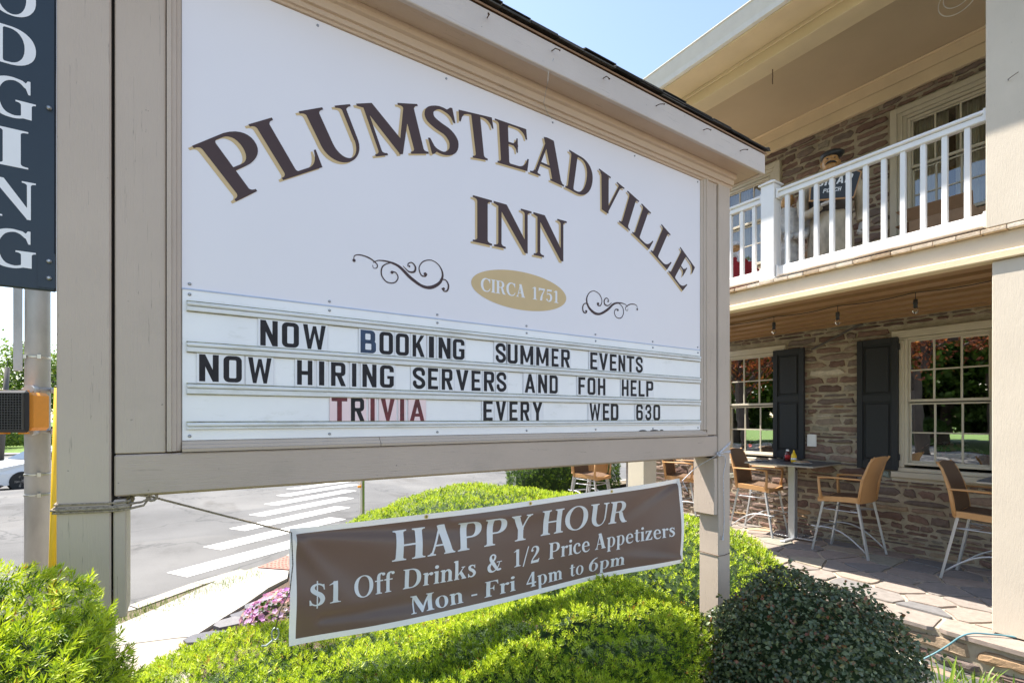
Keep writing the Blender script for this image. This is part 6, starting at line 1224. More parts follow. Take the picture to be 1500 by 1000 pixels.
def bl(s_, x0, x1, z0, cap, slope):
    w = 0; pos = []
    for ch in s_: pos.append((ch, w)); w += BLOCK[ch][0] / 1000 + .14
    sc = (x1 - x0) / (w - .14)
    for ch, q in pos:
        put_glyph(bt, BLOCK, ch, lambda x, y: (x0 + (q + x) * sc + y * cap * .25, -.3035, z0 + y * cap + ((q + x) * sc) * slope))
bl('CIGAR', -.15, .165, 1.125, .085, -.05); bl('PORCH', -.09, .07, 1.045, .042, -.05)
bt.build('board_text', M['whiteprint'], sb)
wt.location = (6.05, 2.70, 3.07); wt.rotation_euler = (0, 0, R(-62)); wt.scale = (1, 1, 1)
# second statue
s2 = thing('waiter_statue', 'shorter cream statue of a figure in an apron, behind the white newel post', 'statue', (0, 0, 0))
b = MB(); loft(b, [(0, 0, .04, .17, .15), (0, 0, .4, .17, .15), (0, 0, .70, .155, .14), (0, 0, .95, .18, .14), (0, 0, 1.04, .15, .11), (0, 0, 1.10, .06, .06)], 26, .05, 10)
b.tube([(-.17, 0, 1.0), (-.24, -.02, .82), (-.16, -.17, .74), (-.05, -.2, .76)], [.06, .055, .045, .035], 10); b.tube([(.17, 0, 1.0), (.24, -.02, .82), (.17, -.16, .70), (.06, -.2, .70)], [.06, .055, .045, .035], 10)
remesh(b, 'body', M['stat_white'], s2, .011, 3)
b = MB(); b.ell((0, -.01, 1.19), (.072, .085, .095), 16, 12); b.tube([(0, 0, 1.08), (0, 0, 1.15)], .045, 10); b.ell((0, -.095, 1.185), (.014, .02, .018), 8, 6); b.ell((-.072, 0, 1.185), (.012, .02, .026), 8, 6); b.ell((.072, 0, 1.185), (.012, .02, .026), 8, 6); b.ell((0, -.08, 1.135), (.02, .016, .012), 8, 6)
remesh(b, 'head', M['stat_skin'], s2, .006, 2)
b = MB(); loft(b, [(0, .005, 1.235, .078, .088), (0, .01, 1.26, .082, .09), (0, .02, 1.285, .06, .065), (0, .02, 1.295, .01, .01)], 18); b.build('hair', M['stat_white'], s2, smooth=True)
b = MB(); hand(b, (-.03, -.21, .76), (1, -.2, .1), (0, -.7, .7), .8); hand(b, (.04, -.21, .70), (-1, -.2, -.1), (0, -.7, .7), .8); remesh(b, 'hand', M['stat_white'], s2, .006, 1)
s2.location = (5.95, 3.13, 3.07); s2.rotation_euler = (0, 0, R(-60))
# santa
M['santared'] = simple('santa_red', (.30, .012, .02), .7, bump=.2); M['fleece'] = simple('white_fleece', (.7, .7, .7), .95, var=.2, scale=40, bump=1.0, bscale=60)
s3 = thing('santa_figure', 'red and white bearded santa figure behind the balusters beside the sign roof', 'figurine', (0, 0, 0))
b = MB(); loft(b, [(0, 0, .02, .20, .18), (0, 0, .2, .22, .2), (0, 0, .45, .20, .17), (0, 0, .58, .14, .11), (0, 0, .64, .06, .06)], 22); b.tube([(-.15, 0, .53), (-.24, -.04, .38), (-.20, -.16, .28)], [.06, .055, .05], 10); b.tube([(.15, 0, .53), (.24, -.04, .38), (.20, -.16, .28)], [.06, .055, .05], 10); remesh(b, 'body', M['santared'], s3, .012, 2)
b = MB(); b.ell((0, -.01, .72), (.075, .08, .09), 14, 10); b.ell((0, -.095, .72), (.015, .02, .015), 8, 6); remesh(b, 'head', M['stat_skin'], s3, .007, 2)
b = MB()
for k in range(26):
    a = k * 2.4; b.ell((.055 * math.cos(a), -.075 - .03 * math.sin(a * .7), .66 - .007 * k), (.03, .025, .035), 8, 6)
for k in range(16):
    a = k * 2 * math.pi / 16; b.ell((.078 * math.cos(a), .078 * math.sin(a), .775), (.022, .022, .02), 8, 6); b.ell((.205 * math.cos(a), .185 * math.sin(a), .04), (.045, .045, .035), 8, 6)
remesh(b, 'beard_and_trim', M['fleece'], s3, .009, 1)
b = MB(); loft(b, [(0, 0, .77, .085, .085), (0, .01, .81, .07, .07), (.0, .01, .83, .03, .03), (.0, .01, .835, .008, .008)], 14); b.build('cap', M['fleece'], s3, smooth=True)
for sx in (-1, 1):
    b = MB(); hand(b, (sx * .20, -.19, .26), (0, -1, -.3), (0, 0, 1), .9); remesh(b, 'mitten', M['stat_dark'], s3, .007, 1)
s3.location = (5.75, 3.66, 3.07); s3.rotation_euler = (0, 0, R(-60))
M['blue'] = simple('pale_blue_plastic', (.25, .42, .62), .5, bump=0)
b = MB(); b.prism([(0, 0), (.14, -.02), (.17, .10), (.10, .2), (.02, .16)], lambda x, z, d: (6.25 + d, 3.40 + x, 3.62 + z), 0, .05); b.tube([(6.27, 3.47, 3.071), (6.27, 3.47, 3.64)], .012, 8)
b.build('blue_lantern', M['blue'], label='pale blue ornament standing between the santa and the newel post', cat='ornament')
M['cardboard'] = simple('cardboard', (.34, .21, .12), .85, bump=.05)
cb = thing('cardboard_box', 'open brown cardboard box on the balcony under the upper window', 'box', (6.5, 1.9, 3.07))
b = MB(); b.box(6.30, 6.70, 1.55, 2.06, 3.071, 3.74, 0, .003); b.build('carton', M['cardboard'], cb)
for P in ([(6.30, 1.55, 3.74), (6.30, 2.06, 3.74), (6.20, 2.14, 3.84), (6.20, 1.53, 3.84)], [(6.30, 2.06, 3.74), (6.70, 2.06, 3.74), (6.70, 2.18, 3.72), (6.30, 2.18, 3.72)], [(6.70, 1.55, 3.74), (6.70, 2.06, 3.74), (6.78, 2.06, 3.85), (6.78, 1.55, 3.85)]):
    b = MB(); b.add(P + [(x, y, z + .004) for x, y, z in P], [(3, 2, 1, 0), (4, 5, 6, 7), (0, 1, 5, 4), (1, 2, 6, 5), (2, 3, 7, 6), (3, 0, 4, 7)]); b.build('flap', M['cardboard'], cb)
# ---------------------------------------------------------------- plants
def leaf_mat(name, stops, trans=.3, rough=.45, spec=.4):
    t = NT(name)
    a = t.n('ShaderNodeAttribute'); a.attribute_name = 'tone'
    c = t.ramp(a.outputs['Fac'], stops)
    p = t.principled(c, rough, 0, None, spec)
    tr = t.n('ShaderNodeBsdfTranslucent')
    mm = t.mix(1.0, c, (1.3, 1.3, .7), 'MULTIPLY'); t.l(mm, tr.inputs[0])
    mx = t.n('ShaderNodeMixShader'); mx.inputs[0].default_value = trans; t.l(p, mx.inputs[1]); t.l(tr.outputs[0], mx.inputs[2])
    return t.done(mx.outputs[0])
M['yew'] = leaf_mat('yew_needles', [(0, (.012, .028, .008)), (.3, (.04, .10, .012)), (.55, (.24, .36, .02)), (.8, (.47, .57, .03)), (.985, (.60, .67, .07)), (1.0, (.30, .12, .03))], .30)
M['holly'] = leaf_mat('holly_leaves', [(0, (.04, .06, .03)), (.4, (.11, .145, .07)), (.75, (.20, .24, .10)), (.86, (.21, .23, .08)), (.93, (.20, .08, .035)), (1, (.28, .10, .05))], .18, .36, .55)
M['core'] = simple('core_shade_green', (.025, .05, .012), .95, bump=.5, bscale=30)  # dark green stands in for the shade inside the shrubs
M['twig'] = simple('twig_bark', (.10, .07, .05), .9, bump=.3)
nprng = np.random.default_rng(11)
def fbm(P, sc, seed=0):
    return np.array([noise.noise(Vector((p[0] * sc + seed, p[1] * sc, p[2] * sc))) for p in P])
def frames(N, rngn, tilt=.5):
    """random rotation frames whose z axis follows N loosely"""
    n = N + rngn.normal(0, tilt, N.shape); n /= np.linalg.norm(n, axis=1)[:, None]
    a = rngn.normal(0, 1, N.shape); x = np.cross(a, n); x /= np.linalg.norm(x, axis=1)[:, None]
    y = np.cross(n, x); return x, y, n
def scatter(T, faces, P, X, Y, Z, S):
    """template T (k,3), faces (f,q) placed at P with frames and scales"""
    k = len(T); n = len(P)
    V = P[:, None, :] + S[:, None, None] * (T[None, :, 0:1] * X[:, None, :] + T[None, :, 1:2] * Y[:, None, :] + T[None, :, 2:3] * Z[:, None, :])
    F = faces[None] + (np.arange(n) * k)[:, None, None]
    return V.reshape(-1, 3), F.reshape(-1, faces.shape[1])
def yew_template(nn=16, rg=random.Random(1), wid=.045):
    """unit-length shoot along z, narrow flat needles around it"""
    V = []; F = []
    for i in range(nn):
        t = .1 + .9 * i / (nn - 1); a = i * 2.4 + rg.uniform(-.2, .2); L = (.55 + .15 * rg.random()) * (1.15 - .5 * t)
        el = R(28 + 38 * t); d = Vector((math.cos(a) * math.cos(el), math.sin(a) * math.cos(el), math.sin(el)))
        s = Vector((-math.sin(a), math.cos(a), 0)); o = Vector((0, 0, t * .8))
        p = [o - s * wid * .5, o + d * L * .55 - s * wid, o + d * L + Vector((0, 0, .02)), o + d * L * .55 + s * wid]
        b0 = len(V); V += [tuple(q) for q in p]; F.append((b0, b0 + 1, b0 + 2, b0 + 3))
    return np.array(V), np.array(F)
def superell(c, rad, p, n, rg, zmin=-.2, bump_sc=3.0, bump=.05, seed=0):
    """n points spread evenly over a lumpy superellipsoid, cut below zmin * height"""
    nu_, nv_ = 56, 40
    th = np.linspace(0.02, math.pi - .02, nv_ + 1)[:, None]; ph = np.linspace(0, 2 * math.pi, nu_ + 1)[None, :]
    D = np.stack([np.sin(th) * np.cos(ph), np.sin(th) * np.sin(ph), np.cos(th) * np.ones_like(ph)], -1)
    q = (np.abs(D) ** p).sum(-1) ** (1 / p); G = D / q[..., None] * np.array(rad)
    A, B, C, E = G[:-1, :-1], G[:-1, 1:], G[1:, 1:], G[1:, :-1]
    ar = np.linalg.norm(np.cross(C - A, E - B), axis=-1) / 2
    ar = np.where(((A + C) / 2)[..., 2] > zmin * rad[2], ar, 0).ravel()
    idx = rg.choice(ar.size, n, p=ar / ar.sum()); i, j = np.divmod(idx, nu_)
    s, t = rg.random((n, 1)), rg.random((n, 1))
    P = (A[i, j] * (1 - s) + B[i, j] * s) * (1 - t) + (E[i, j] * (1 - s) + C[i, j] * s) * t
    U_ = P / np.array(rad)
    N = np.sign(U_) * np.abs(U_) ** (p - 1) / np.array(rad); N /= np.linalg.norm(N, axis=1)[:, None]
    f = fbm(P, bump_sc, seed)
    return P + np.array(c) + N * (f * bump)[:, None], N, f
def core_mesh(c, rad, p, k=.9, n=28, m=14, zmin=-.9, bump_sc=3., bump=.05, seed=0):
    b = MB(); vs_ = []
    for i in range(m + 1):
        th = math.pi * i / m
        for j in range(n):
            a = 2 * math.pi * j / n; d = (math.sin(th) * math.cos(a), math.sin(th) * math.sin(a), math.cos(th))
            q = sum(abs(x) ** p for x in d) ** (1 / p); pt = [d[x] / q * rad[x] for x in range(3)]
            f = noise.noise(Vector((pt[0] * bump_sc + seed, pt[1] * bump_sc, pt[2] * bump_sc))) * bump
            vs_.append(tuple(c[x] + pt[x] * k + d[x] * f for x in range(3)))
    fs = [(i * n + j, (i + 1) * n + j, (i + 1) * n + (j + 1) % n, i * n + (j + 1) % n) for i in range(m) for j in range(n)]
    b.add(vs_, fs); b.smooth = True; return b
def shrub(name, label, cat, lobes, n, size, mat, template, faces, tonef, tilt=.5, depth=.06, zmin=-.2, stems=None, p=2.6, group=None, k=.86, bump=.05, bsc=3.0, seed=0, cut=None, stray=0, slen=.10):
    base = (lobes[0][0][0], lobes[0][0][1], 0.0)
    t = thing(name, label, cat, base, group)
    AV = []; AF = []; AT = []; off = 0; tot = sum(l[1][0] * l[1][1] + l[1][2] * (l[1][0] + l[1][1]) * 1.5 for l in lobes)
    for li, (c, rad) in enumerate(lobes):
        nn = int(n * (rad[0] * rad[1] + rad[2] * (rad[0] + rad[1]) * 1.5) / tot)
        P, N, f = superell(c, rad, p, nn, nprng, zmin, bsc, bump, seed)
        for lj, (c2, r2) in enumerate(lobes):
            if lj != li:
                q = (np.abs((P - np.array(c2)) / np.array(r2)) ** p).sum(1); kp = q > .85; P, N, f = P[kp], N[kp], f[kp]
        if cut is not None:
            kp = cut(P); P, N, f = P[kp], N[kp], f[kp]
        m = len(P); dd = nprng.random(m) ** 2 * depth
        if stray:
            ns = int(stray * len(P) / n) + 1; nk = 9
            si = nprng.integers(0, m, ns * 3); si = si[N[si][:, 2] > -.1][:ns]; sd = N[si] + nprng.normal(0, .35, (len(si), 3)) + np.array([0, 0, .35]); sd /= np.linalg.norm(sd, axis=1)[:, None]
            L_ = slen * nprng.uniform(.4, 1.1, len(si)); tq = np.linspace(.1, 1, nk)
            SP = (P[si][:, None] + sd[:, None] * (L_[:, None] * tq[None])[..., None] + nprng.normal(0, .006, (len(si), nk, 3))).reshape(-1, 3)
            P = np.vstack([P, SP]); N = np.vstack([N, np.repeat(sd, nk, 0)]); f = np.concatenate([f, np.repeat(f[si], nk)]); dd = np.concatenate([dd, np.full(len(SP), -.3 * size)]); m = len(P)
        up = N * .7 + np.array([0, 0, .55]); up /= np.linalg.norm(up, axis=1)[:, None]
        X, Y, Z = frames(up, nprng, tilt)
        S = size * nprng.uniform(.65, 1.25, m)
        V, F = scatter(template, faces, P - N * (dd + size * .3)[:, None], X, Y, Z, S)
        AV.append(V - np.array(base)); AF.append(F + off); off += len(V)
        tn = tonef(P, N, f, dd / depth, nprng)
        nf = len(faces); AT.append((np.repeat(tn, nf) + nprng.normal(0, .04, m * nf)).clip(0, 1))
    me = np_mesh('foliage', np.vstack(AV), np.vstack(AF), mat, np.concatenate(AT))
    o = bpy.data.objects.new('foliage', me); COL.objects.link(o); o.parent = t; ORG[o.name] = ORG[t.name]
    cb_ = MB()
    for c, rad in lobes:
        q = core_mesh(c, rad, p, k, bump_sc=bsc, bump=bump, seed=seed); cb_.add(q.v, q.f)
    cb_.smooth = True; cb_.build('shade_core', M['core'], t)  # solid core blocks the view through, coloured as inner shade
    st_ = MB()
    for (x, y, x2, y2, z2, r_) in (stems or []): st_.tube([(x, y, -.1), ((x + x2) / 2 + .03, (y + y2) / 2, z2 * .5), (x2, y2, z2)], [r_, r_ * .8, r_ * .4], 7)
    if stems: st_.build('stem', M['twig'], t)
    return t
yT, yF = yew_template(14, wid=.046); yT3, yF3 = yew_template(11, random.Random(8), .062); yT2, yF2 = yew_template(9, random.Random(4), .075)
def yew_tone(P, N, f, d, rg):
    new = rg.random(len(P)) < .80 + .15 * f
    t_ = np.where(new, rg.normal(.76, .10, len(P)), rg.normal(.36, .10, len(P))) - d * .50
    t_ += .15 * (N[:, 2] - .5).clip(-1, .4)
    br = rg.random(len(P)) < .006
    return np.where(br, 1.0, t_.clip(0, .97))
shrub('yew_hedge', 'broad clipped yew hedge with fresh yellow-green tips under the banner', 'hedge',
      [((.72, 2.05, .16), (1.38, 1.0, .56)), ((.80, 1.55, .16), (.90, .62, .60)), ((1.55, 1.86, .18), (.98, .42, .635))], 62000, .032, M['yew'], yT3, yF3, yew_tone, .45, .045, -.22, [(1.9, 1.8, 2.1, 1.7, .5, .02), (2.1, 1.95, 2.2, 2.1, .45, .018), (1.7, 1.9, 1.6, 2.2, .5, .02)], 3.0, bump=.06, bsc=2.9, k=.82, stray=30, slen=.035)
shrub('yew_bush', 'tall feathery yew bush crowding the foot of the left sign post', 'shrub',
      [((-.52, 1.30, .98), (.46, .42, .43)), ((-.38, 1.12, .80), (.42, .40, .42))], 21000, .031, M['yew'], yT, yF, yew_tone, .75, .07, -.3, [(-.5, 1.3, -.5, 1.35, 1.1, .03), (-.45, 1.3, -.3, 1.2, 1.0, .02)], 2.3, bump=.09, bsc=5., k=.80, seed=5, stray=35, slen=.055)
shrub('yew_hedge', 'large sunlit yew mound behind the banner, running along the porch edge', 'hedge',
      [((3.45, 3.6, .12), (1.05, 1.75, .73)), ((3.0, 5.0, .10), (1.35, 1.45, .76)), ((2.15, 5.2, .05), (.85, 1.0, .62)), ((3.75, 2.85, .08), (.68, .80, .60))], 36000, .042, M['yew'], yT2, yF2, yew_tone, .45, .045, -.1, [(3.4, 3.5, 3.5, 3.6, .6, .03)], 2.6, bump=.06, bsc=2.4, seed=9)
shrub('yew_hedge', 'darker distant yew hedge behind the far bar chairs', 'hedge',
      [((7.6, 9.2, .3), (1.5, .7, .72))], 6000, .07, M['yew'], yT2, yF2, lambda P, N, f, d, rg: (yew_tone(P, N, f, d, rg) * .6), .5, .06, -.35, None, 3.0, bump=.06, seed=3)
# holly
def holly_template():
    V = []; F = []
    o = [(0, 0), (.16, .10), (.30, .34), (.22, .40), (.40, .62), (.26, .70), (.20, .90), (0, 1.12)]
    L = [(-x, y) for x, y in o[1:-1]]
    V = [(0, y, 0) for y in (0, .25, .55, .85, 1.12)]
    F = []
    r_ = [(.22, .12, .09), (.34, .36, .14), (.40, .62, .16), (.22, .90, .09)]
    for s_ in (1, -1):
        b0 = len(V); V += [(s_ * x, y, z) for x, y, z in r_]
        q = [(0, b0, b0 + 1, 1), (1, b0 + 1, b0 + 2, 2), (2, b0 + 2, b0 + 3, 3), (3, b0 + 3, 4, 4)]
        for f_ in q: F.append(f_ if s_ > 0 else tuple(reversed(f_)))
    V = np.array(V, float); V[:, 2] += -.12 * V[:, 1] ** 2
    return V, np.array([f_ for f_ in F])
hT, hF = holly_template()
hF = np.array([f_ if f_[2] != f_[3] else (f_[0], f_[1], f_[2], f_[2]) for f_ in hF.tolist()])
# triangles only, so that the tip faces stay valid
hF3 = []
for f_ in hF.tolist():
    hF3.append((f_[0], f_[1], f_[2]))
    if len(set(f_)) == 4: hF3.append((f_[0], f_[2], f_[3]))
    elif f_[0] != f_[3] and f_[2] == f_[3]: pass
hF = np.array([t_ for t_ in hF3 if len(set(t_)) == 3])
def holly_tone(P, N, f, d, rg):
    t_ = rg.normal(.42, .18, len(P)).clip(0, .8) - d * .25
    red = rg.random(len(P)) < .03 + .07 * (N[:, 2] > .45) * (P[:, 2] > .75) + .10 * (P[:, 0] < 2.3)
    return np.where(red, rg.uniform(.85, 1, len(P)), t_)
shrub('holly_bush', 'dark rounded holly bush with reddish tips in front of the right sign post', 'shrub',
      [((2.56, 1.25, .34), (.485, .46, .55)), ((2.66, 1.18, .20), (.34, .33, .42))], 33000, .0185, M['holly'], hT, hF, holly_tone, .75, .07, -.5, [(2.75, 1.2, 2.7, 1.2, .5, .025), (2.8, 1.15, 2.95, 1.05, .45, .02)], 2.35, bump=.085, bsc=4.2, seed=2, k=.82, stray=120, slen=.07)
# stray holly twigs on the left
b = MB()
for (x, y, z, dx, dy, dz) in ((2.30, 1.36, .62, -.10, .05, .12), (2.28, 1.30, .50, -.12, .08, .02), (2.26, 1.3, .34, -.10, .02, .05)):
    b.tube([(x, y, z), (x + dx * .5, y + dy * .5, z + dz * .6), (x + dx, y + dy, z + dz)], [.003, .0025, .001], 5)
# petunias
M['petal'] = leaf_mat('petunia_petals', [(0, (.30, .08, .30)), (.4, (.58, .32, .55)), (.7, (.66, .48, .64)), (.9, (.35, .10, .45)), (1, (.75, .68, .70))], .3, .6)
M['petalw'] = leaf_mat('white_petals', [(0, (.7, .7, .66)), (.6, (.8, .8, .78)), (.8, (.55, .14, .16)), (1, (.6, .2, .2))], .3, .6)
M['herb'] = leaf_mat('flower_leaves', [(0, (.03, .06, .015)), (1, (.10, .18, .03))], .3)
def petal_template():
    V = [(0, 0, 0)]; F = []
    for i in range(10):
        a = i * math.pi / 5; rr = 1.0 if i % 2 == 0 else .72; V.append((math.cos(a) * rr, math.sin(a) * rr, .35 + .08 * (i % 2)))
    F = [(0, 1 + i, 1 + (i + 1) % 10) for i in range(10)]
    return np.array(V), np.array(F)
pT, pF = petal_template()
def flowers(name, label, c, rad, n, size, mat, parent=None, seed=0, nleaf=260):
    t = parent or thing(name, label, 'flowers', (c[0], c[1], 0))
    org = np.array(ORG[t.name])
    P, N, f = superell(c, rad, 2.0, n, nprng, -.1, 6, .03, seed)
    X, Y, Z = frames(N, nprng, .35); V, F = scatter(pT, pF, P, X, Y, Z, size * nprng.uniform(.7, 1.2, len(P)))
    o = bpy.data.objects.new('blossoms', np_mesh('blossoms', V - org, F, mat, np.repeat(nprng.random(len(P)), len(pF)))); COL.objects.link(o); o.parent = t; ORG[o.name] = ORG[t.name]
    P, N, f = superell(c, [q * .9 for q in rad], 2.0, nleaf, nprng, -.2, 6, .03, seed)
    X, Y, Z = frames(N, nprng, .7); V, F = scatter(hT, hF, P, X, Y, Z, size * nprng.uniform(.8, 1.5, len(P)))
    o = bpy.data.objects.new('leaves', np_mesh('leaves', V - org, F, M['herb'], np.repeat(nprng.random(len(P)), len(hF)))); COL.objects.link(o); o.parent = t; ORG[o.name] = ORG[t.name]
    return t
flowers('petunia_clump', 'mounded pink and purple petunias beside the slate stones and sidewalk', (.76, 4.50, .05), (.36, .32, .21), 330, .024, M['petal'])
flowers('petunia_clump', 'small purple petunias at the near end of the pink flower clump', (.47, 4.50, .02), (.09, .11, .10), 40, .018, M['petal'], seed=4, nleaf=80)
M['slate'] = make_tone('slate', [(0, (.10, .10, .11)), (1, (.19, .18, .18))], .7, .5, 30, .2)
for i, (x, y, a) in enumerate(((.13, 4.50, .2), (.34, 4.70, .5), (.47, 4.86, .9), (.62, 5.02, .8), (.76, 5.18, .7))):
    b = MB(); P = []
    for k in range(7):
        an = k * 2 * math.pi / 7 + a; rr = rng.uniform(.10, .15); P.append((x + rr * math.cos(an) * 1.2, y + rr * math.sin(an) * .8))
    b.prism(P, lambda x, y, z: (x, y, z), -.03, .022 + rng.uniform(-.005, .01), tone=rng.random())
    b.build('slate_stone', M['slate'], tone=True, label=['flat grey slate piece nearest the left post, edging the walk', 'flat slate edging stone, second from the left post', 'flat slate edging stone, third from the left post', 'slate edging stone beside the small purple petunias', 'slate edging stone farthest along, beside the pink petunias'][i], cat='stone', group='slate stones edging the walk')
# window flower boxes seen through and in the glass
for i, (v0, lab) in enumerate(((1.92, 'white and pink petunias standing inside the right-hand lower window'), (4.12, 'white petunias standing inside the left-hand lower window'))):
    t = thing('window_flowers', lab, 'flowers', (7.09, v0, 1.16))
    b = MB(); b.box(7.03, 7.15, v0 - .2, v0 + .2, 1.135, 1.22, 0, .005); b.build('planter', M['shutter'], t)
    flowers('x', '', (7.08, v0, 1.30), (.09, .27, .13), 34, .03, M['petalw'], parent=t, seed=i * 7, nleaf=60)
# daylily leaves and rubble stones by the patio corner
def blades(name, label, c, n, L, w, mat, spread, lean=.6, cat='plant', kind=None):
    V = []; F = []; T = []
    for i in range(n):
        a = nprng.uniform(0, 6.283); r_ = spread * math.sqrt(nprng.random()); x = c[0] + r_ * math.cos(a) * c[3]; y = c[1] + r_ * math.sin(a); l_ = L * nprng.uniform(.5, 1.15); ln = lean * nprng.uniform(.1, 1); b0 = len(V)
        dx, dy = math.cos(a), math.sin(a)
        for q, ww in ((0, .8), (.4, 1.), (.75, .7), (1, .05)):
            px = x + dx * ln * l_ * q * q; py = y + dy * ln * l_ * q * q; pz = c[2] + l_ * (q - .25 * ln * q * q)
            V += [(px - dy * w * ww - c[0], py + dx * w * ww - c[1], pz - c[2]), (px + dy * w * ww - c[0], py - dx * w * ww - c[1], pz - c[2])]
        F += [(b0 + 2 * k, b0 + 2 * k + 1, b0 + 2 * k + 3, b0 + 2 * k + 2) for k in range(3)]; T += [nprng.random()] * 3
    o = bpy.data.objects.new(name, np_mesh(name, np.array(V), np.array(F), mat, np.array(T))); COL.objects.link(o); o.location = c[:3]; ORG[o.name] = Vector(c[:3])
    return tag(o, label, cat, None, kind) if not kind else tag(o, kind=kind)
M['daylily'] = leaf_mat('daylily_leaves', [(0, (.10, .20, .02)), (1, (.32, .42, .06))], .4)
for i, (x, y, n_, lab) in enumerate(((4.34, 1.22, 26, 'young yellow-green daylily shoots beside the holly bush'), (4.50, 1.10, 40, 'larger daylily clump below the patio stone edge'), (4.56, .93, 24, 'daylily shoots at the lower right corner by the column'))):
    blades('daylily', lab, (x, y, zyard(x, y) - .03, 1), n_, .24, .006, M['daylily'], .09)
M['grassblade'] = leaf_mat('grass_blades', [(0, (.07, .13, .02)), (.7, (.16, .26, .04)), (1, (.30, .28, .10))], .35)
# tufts on the verge
V = []; gi = 0
seg = [(offset_line(curbline, .3)[i], offset_line(curbline, .3)[i + 1]) for i in (2, 3, 4, 5, 6)]
vb_ = []
for (a, c) in seg:
    for _ in range(520):
        t_ = nprng.random(); o_ = nprng.normal(0, .10); p = Vector(a).lerp(Vector(c), t_); d = (Vector(c) - Vector(a)).normalized(); p = p + Vector((d.y, -d.x)) * (o_ + .05); vb_.append((p.x, p.y))
Vv = []; Ff = []; Tt = []
for x, y in vb_:
    a = nprng.uniform(0, 6.283); l_ = nprng.uniform(.02, .06); dx, dy = math.cos(a), math.sin(a); b0 = len(Vv)
    Vv += [(x - dy * .003, y + dx * .003, -.01), (x + dy * .003, y - dx * .003, -.01), (x + dx * l_ * .5, y + dy * l_ * .5, l_)]; Ff.append((b0, b0 + 1, b0 + 2)); Tt.append(nprng.random())
link_mesh('verge_grass', np_mesh('verge_grass', np.array(Vv), np.array(Ff), M['grassblade'], np.array(Tt)), kind='stuff')
# bark chips
Vv = []; Ff = []; Tt = []
M['chip'] = make_tone('bark_chip', [(0, (.05, .035, .025)), (.6, (.16, .11, .08)), (1, (.34, .26, .19))], .95, .4, 60, .3)
for _ in range(9000):
    x = nprng.uniform(2.0, 4.65); y = nprng.uniform(.55, 2.6)
    if nprng.random() < .25: x = nprng.uniform(2.2, 3.1); y = nprng.uniform(1.6, 2.4)
    z = zyard(x, y) - .018 + nprng.uniform(0, .012); a = nprng.uniform(0, 6.28); L = nprng.uniform(.006, .022); w = L * nprng.uniform(.25, .5); tz = nprng.uniform(-.4, .4) * L; dx, dy = math.cos(a), math.sin(a); b0 = len(Vv)
    Vv += [(x - dx * L - dy * w, y - dy * L + dx * w, z - tz), (x - dx * L + dy * w, y - dy * L - dx * w, z - tz + .002), (x + dx * L + dy * w, y + dy * L - dx * w, z + tz), (x + dx * L - dy * w, y + dy * L + dx * w, z + tz + .003)]
    Ff.append((b0, b0 + 1, b0 + 2, b0 + 3)); Tt.append(nprng.random())
link_mesh('bark_chips', np_mesh('bark_chips', np.array(Vv), np.array(Ff), M['chip'], np.array(Tt)), kind='stuff')
r = random.Random(44)
RK = [(4.52, 1.33, .12), (4.60, 1.05, .15), (4.47, .85, .11), (4.56, 1.52, .10), (4.42, 1.42, .07)]
for i, (x, y, s_) in enumerate(RK):
    b = MB(); P = [(x + s_ * r.uniform(.8, 1.1) * math.cos(k * .9) * .7, y + s_ * r.uniform(.8, 1.2) * math.sin(k * .9) * 1.3) for k in range(7)]
    b.prism(P, lambda a, c, z: (a + (z + .1) * .2, c, z + (a - 4.5) * .15), -.26, -.14 + r.uniform(-.01, .03), tone=r.choice([.6, .7, .99]))
    b.build('edging_rock', M['stone'], tone=True, label=['reddish flat rock beside the hose end', 'pale long rock under the patio edge behind the daylilies', 'rock at the lower right corner by the column foot', 'flat rock tucked behind the holly below the flagstones', 'small rock between the holly and the daylilies'][i], cat='rock', group='rocks below the patio edge')
hp_ = [(4.38, 1.60, -.16), (4.48, 1.47, -.12), (4.57, 1.36, -.03), (4.615, 1.27, .07), (4.64, 1.21, .145), (4.70, 1.16, .172), (4.78, 1.10, .169), (4.85, 1.03, .167), (4.9, .95, .166)]
hq = []
for i in range(len(hp_) - 1):
    a = Vector(hp_[max(i - 1, 0)]); c = Vector(hp_[i]); d = Vector(hp_[i + 1]); e = Vector(hp_[min(i + 2, len(hp_) - 1)])
    for k in range(6):
        t_ = k / 6; hq.append(.5 * ((2 * c) + (d - a) * t_ + (2 * a - 5 * c + 4 * d - e) * t_ ** 2 + (3 * c - a - 3 * d + e) * t_ ** 3))
b = MB(); b.tube(hq, .0062, 8); b.build('garden_hose', simple('teal_hose', (.10, .22, .25), .5, bump=0), label='teal garden hose running over the patio edge beside the column', cat='hose', smooth=True)

# ---------------------------------------------------------------- street furniture
M['galv'] = simple('galvanised_steel', (.42, .42, .41), .55, .35, var=.2, scale=7, bump=.1, stretch=(1, 1, .4))
M['signalorange'] = simple('signal_orange', (.75, .28, .01), .45, bump=0)
M['steelband'] = simple('steel_band', (.5, .48, .42), .35, .9, bump=0)
px_, py_ = -.89, 5.02
pole = thing('signal_pole', 'thick galvanised traffic signal pole with steel bands left of the sign', 'pole', (px_, py_, 0))
b = MB(); b.lathe([(.074, 0), (.071, 3.0), (.066, 6.0)], (px_, py_, -.05), 28); b.build('shaft', M['galv'], pole, smooth=True)
b = MB(); b.lathe([(.15, 0), (.15, .03), (.10, .05), (.08, .10)], (px_, py_, -.03), 24); b.build('base', M['galv'], pole)
for z in (2.14, 1.28, 1.13):
    b = MB(); b.lathe([(.073, 0), (.077, .003), (.077, .014), (.073, .017)], (px_, py_, z), 24); b.box(px_ + .01, px_ + .035, py_ - .088, py_ - .07, z - .008, z + .026, 0, .002); b.build('band', M['steelband'], pole)
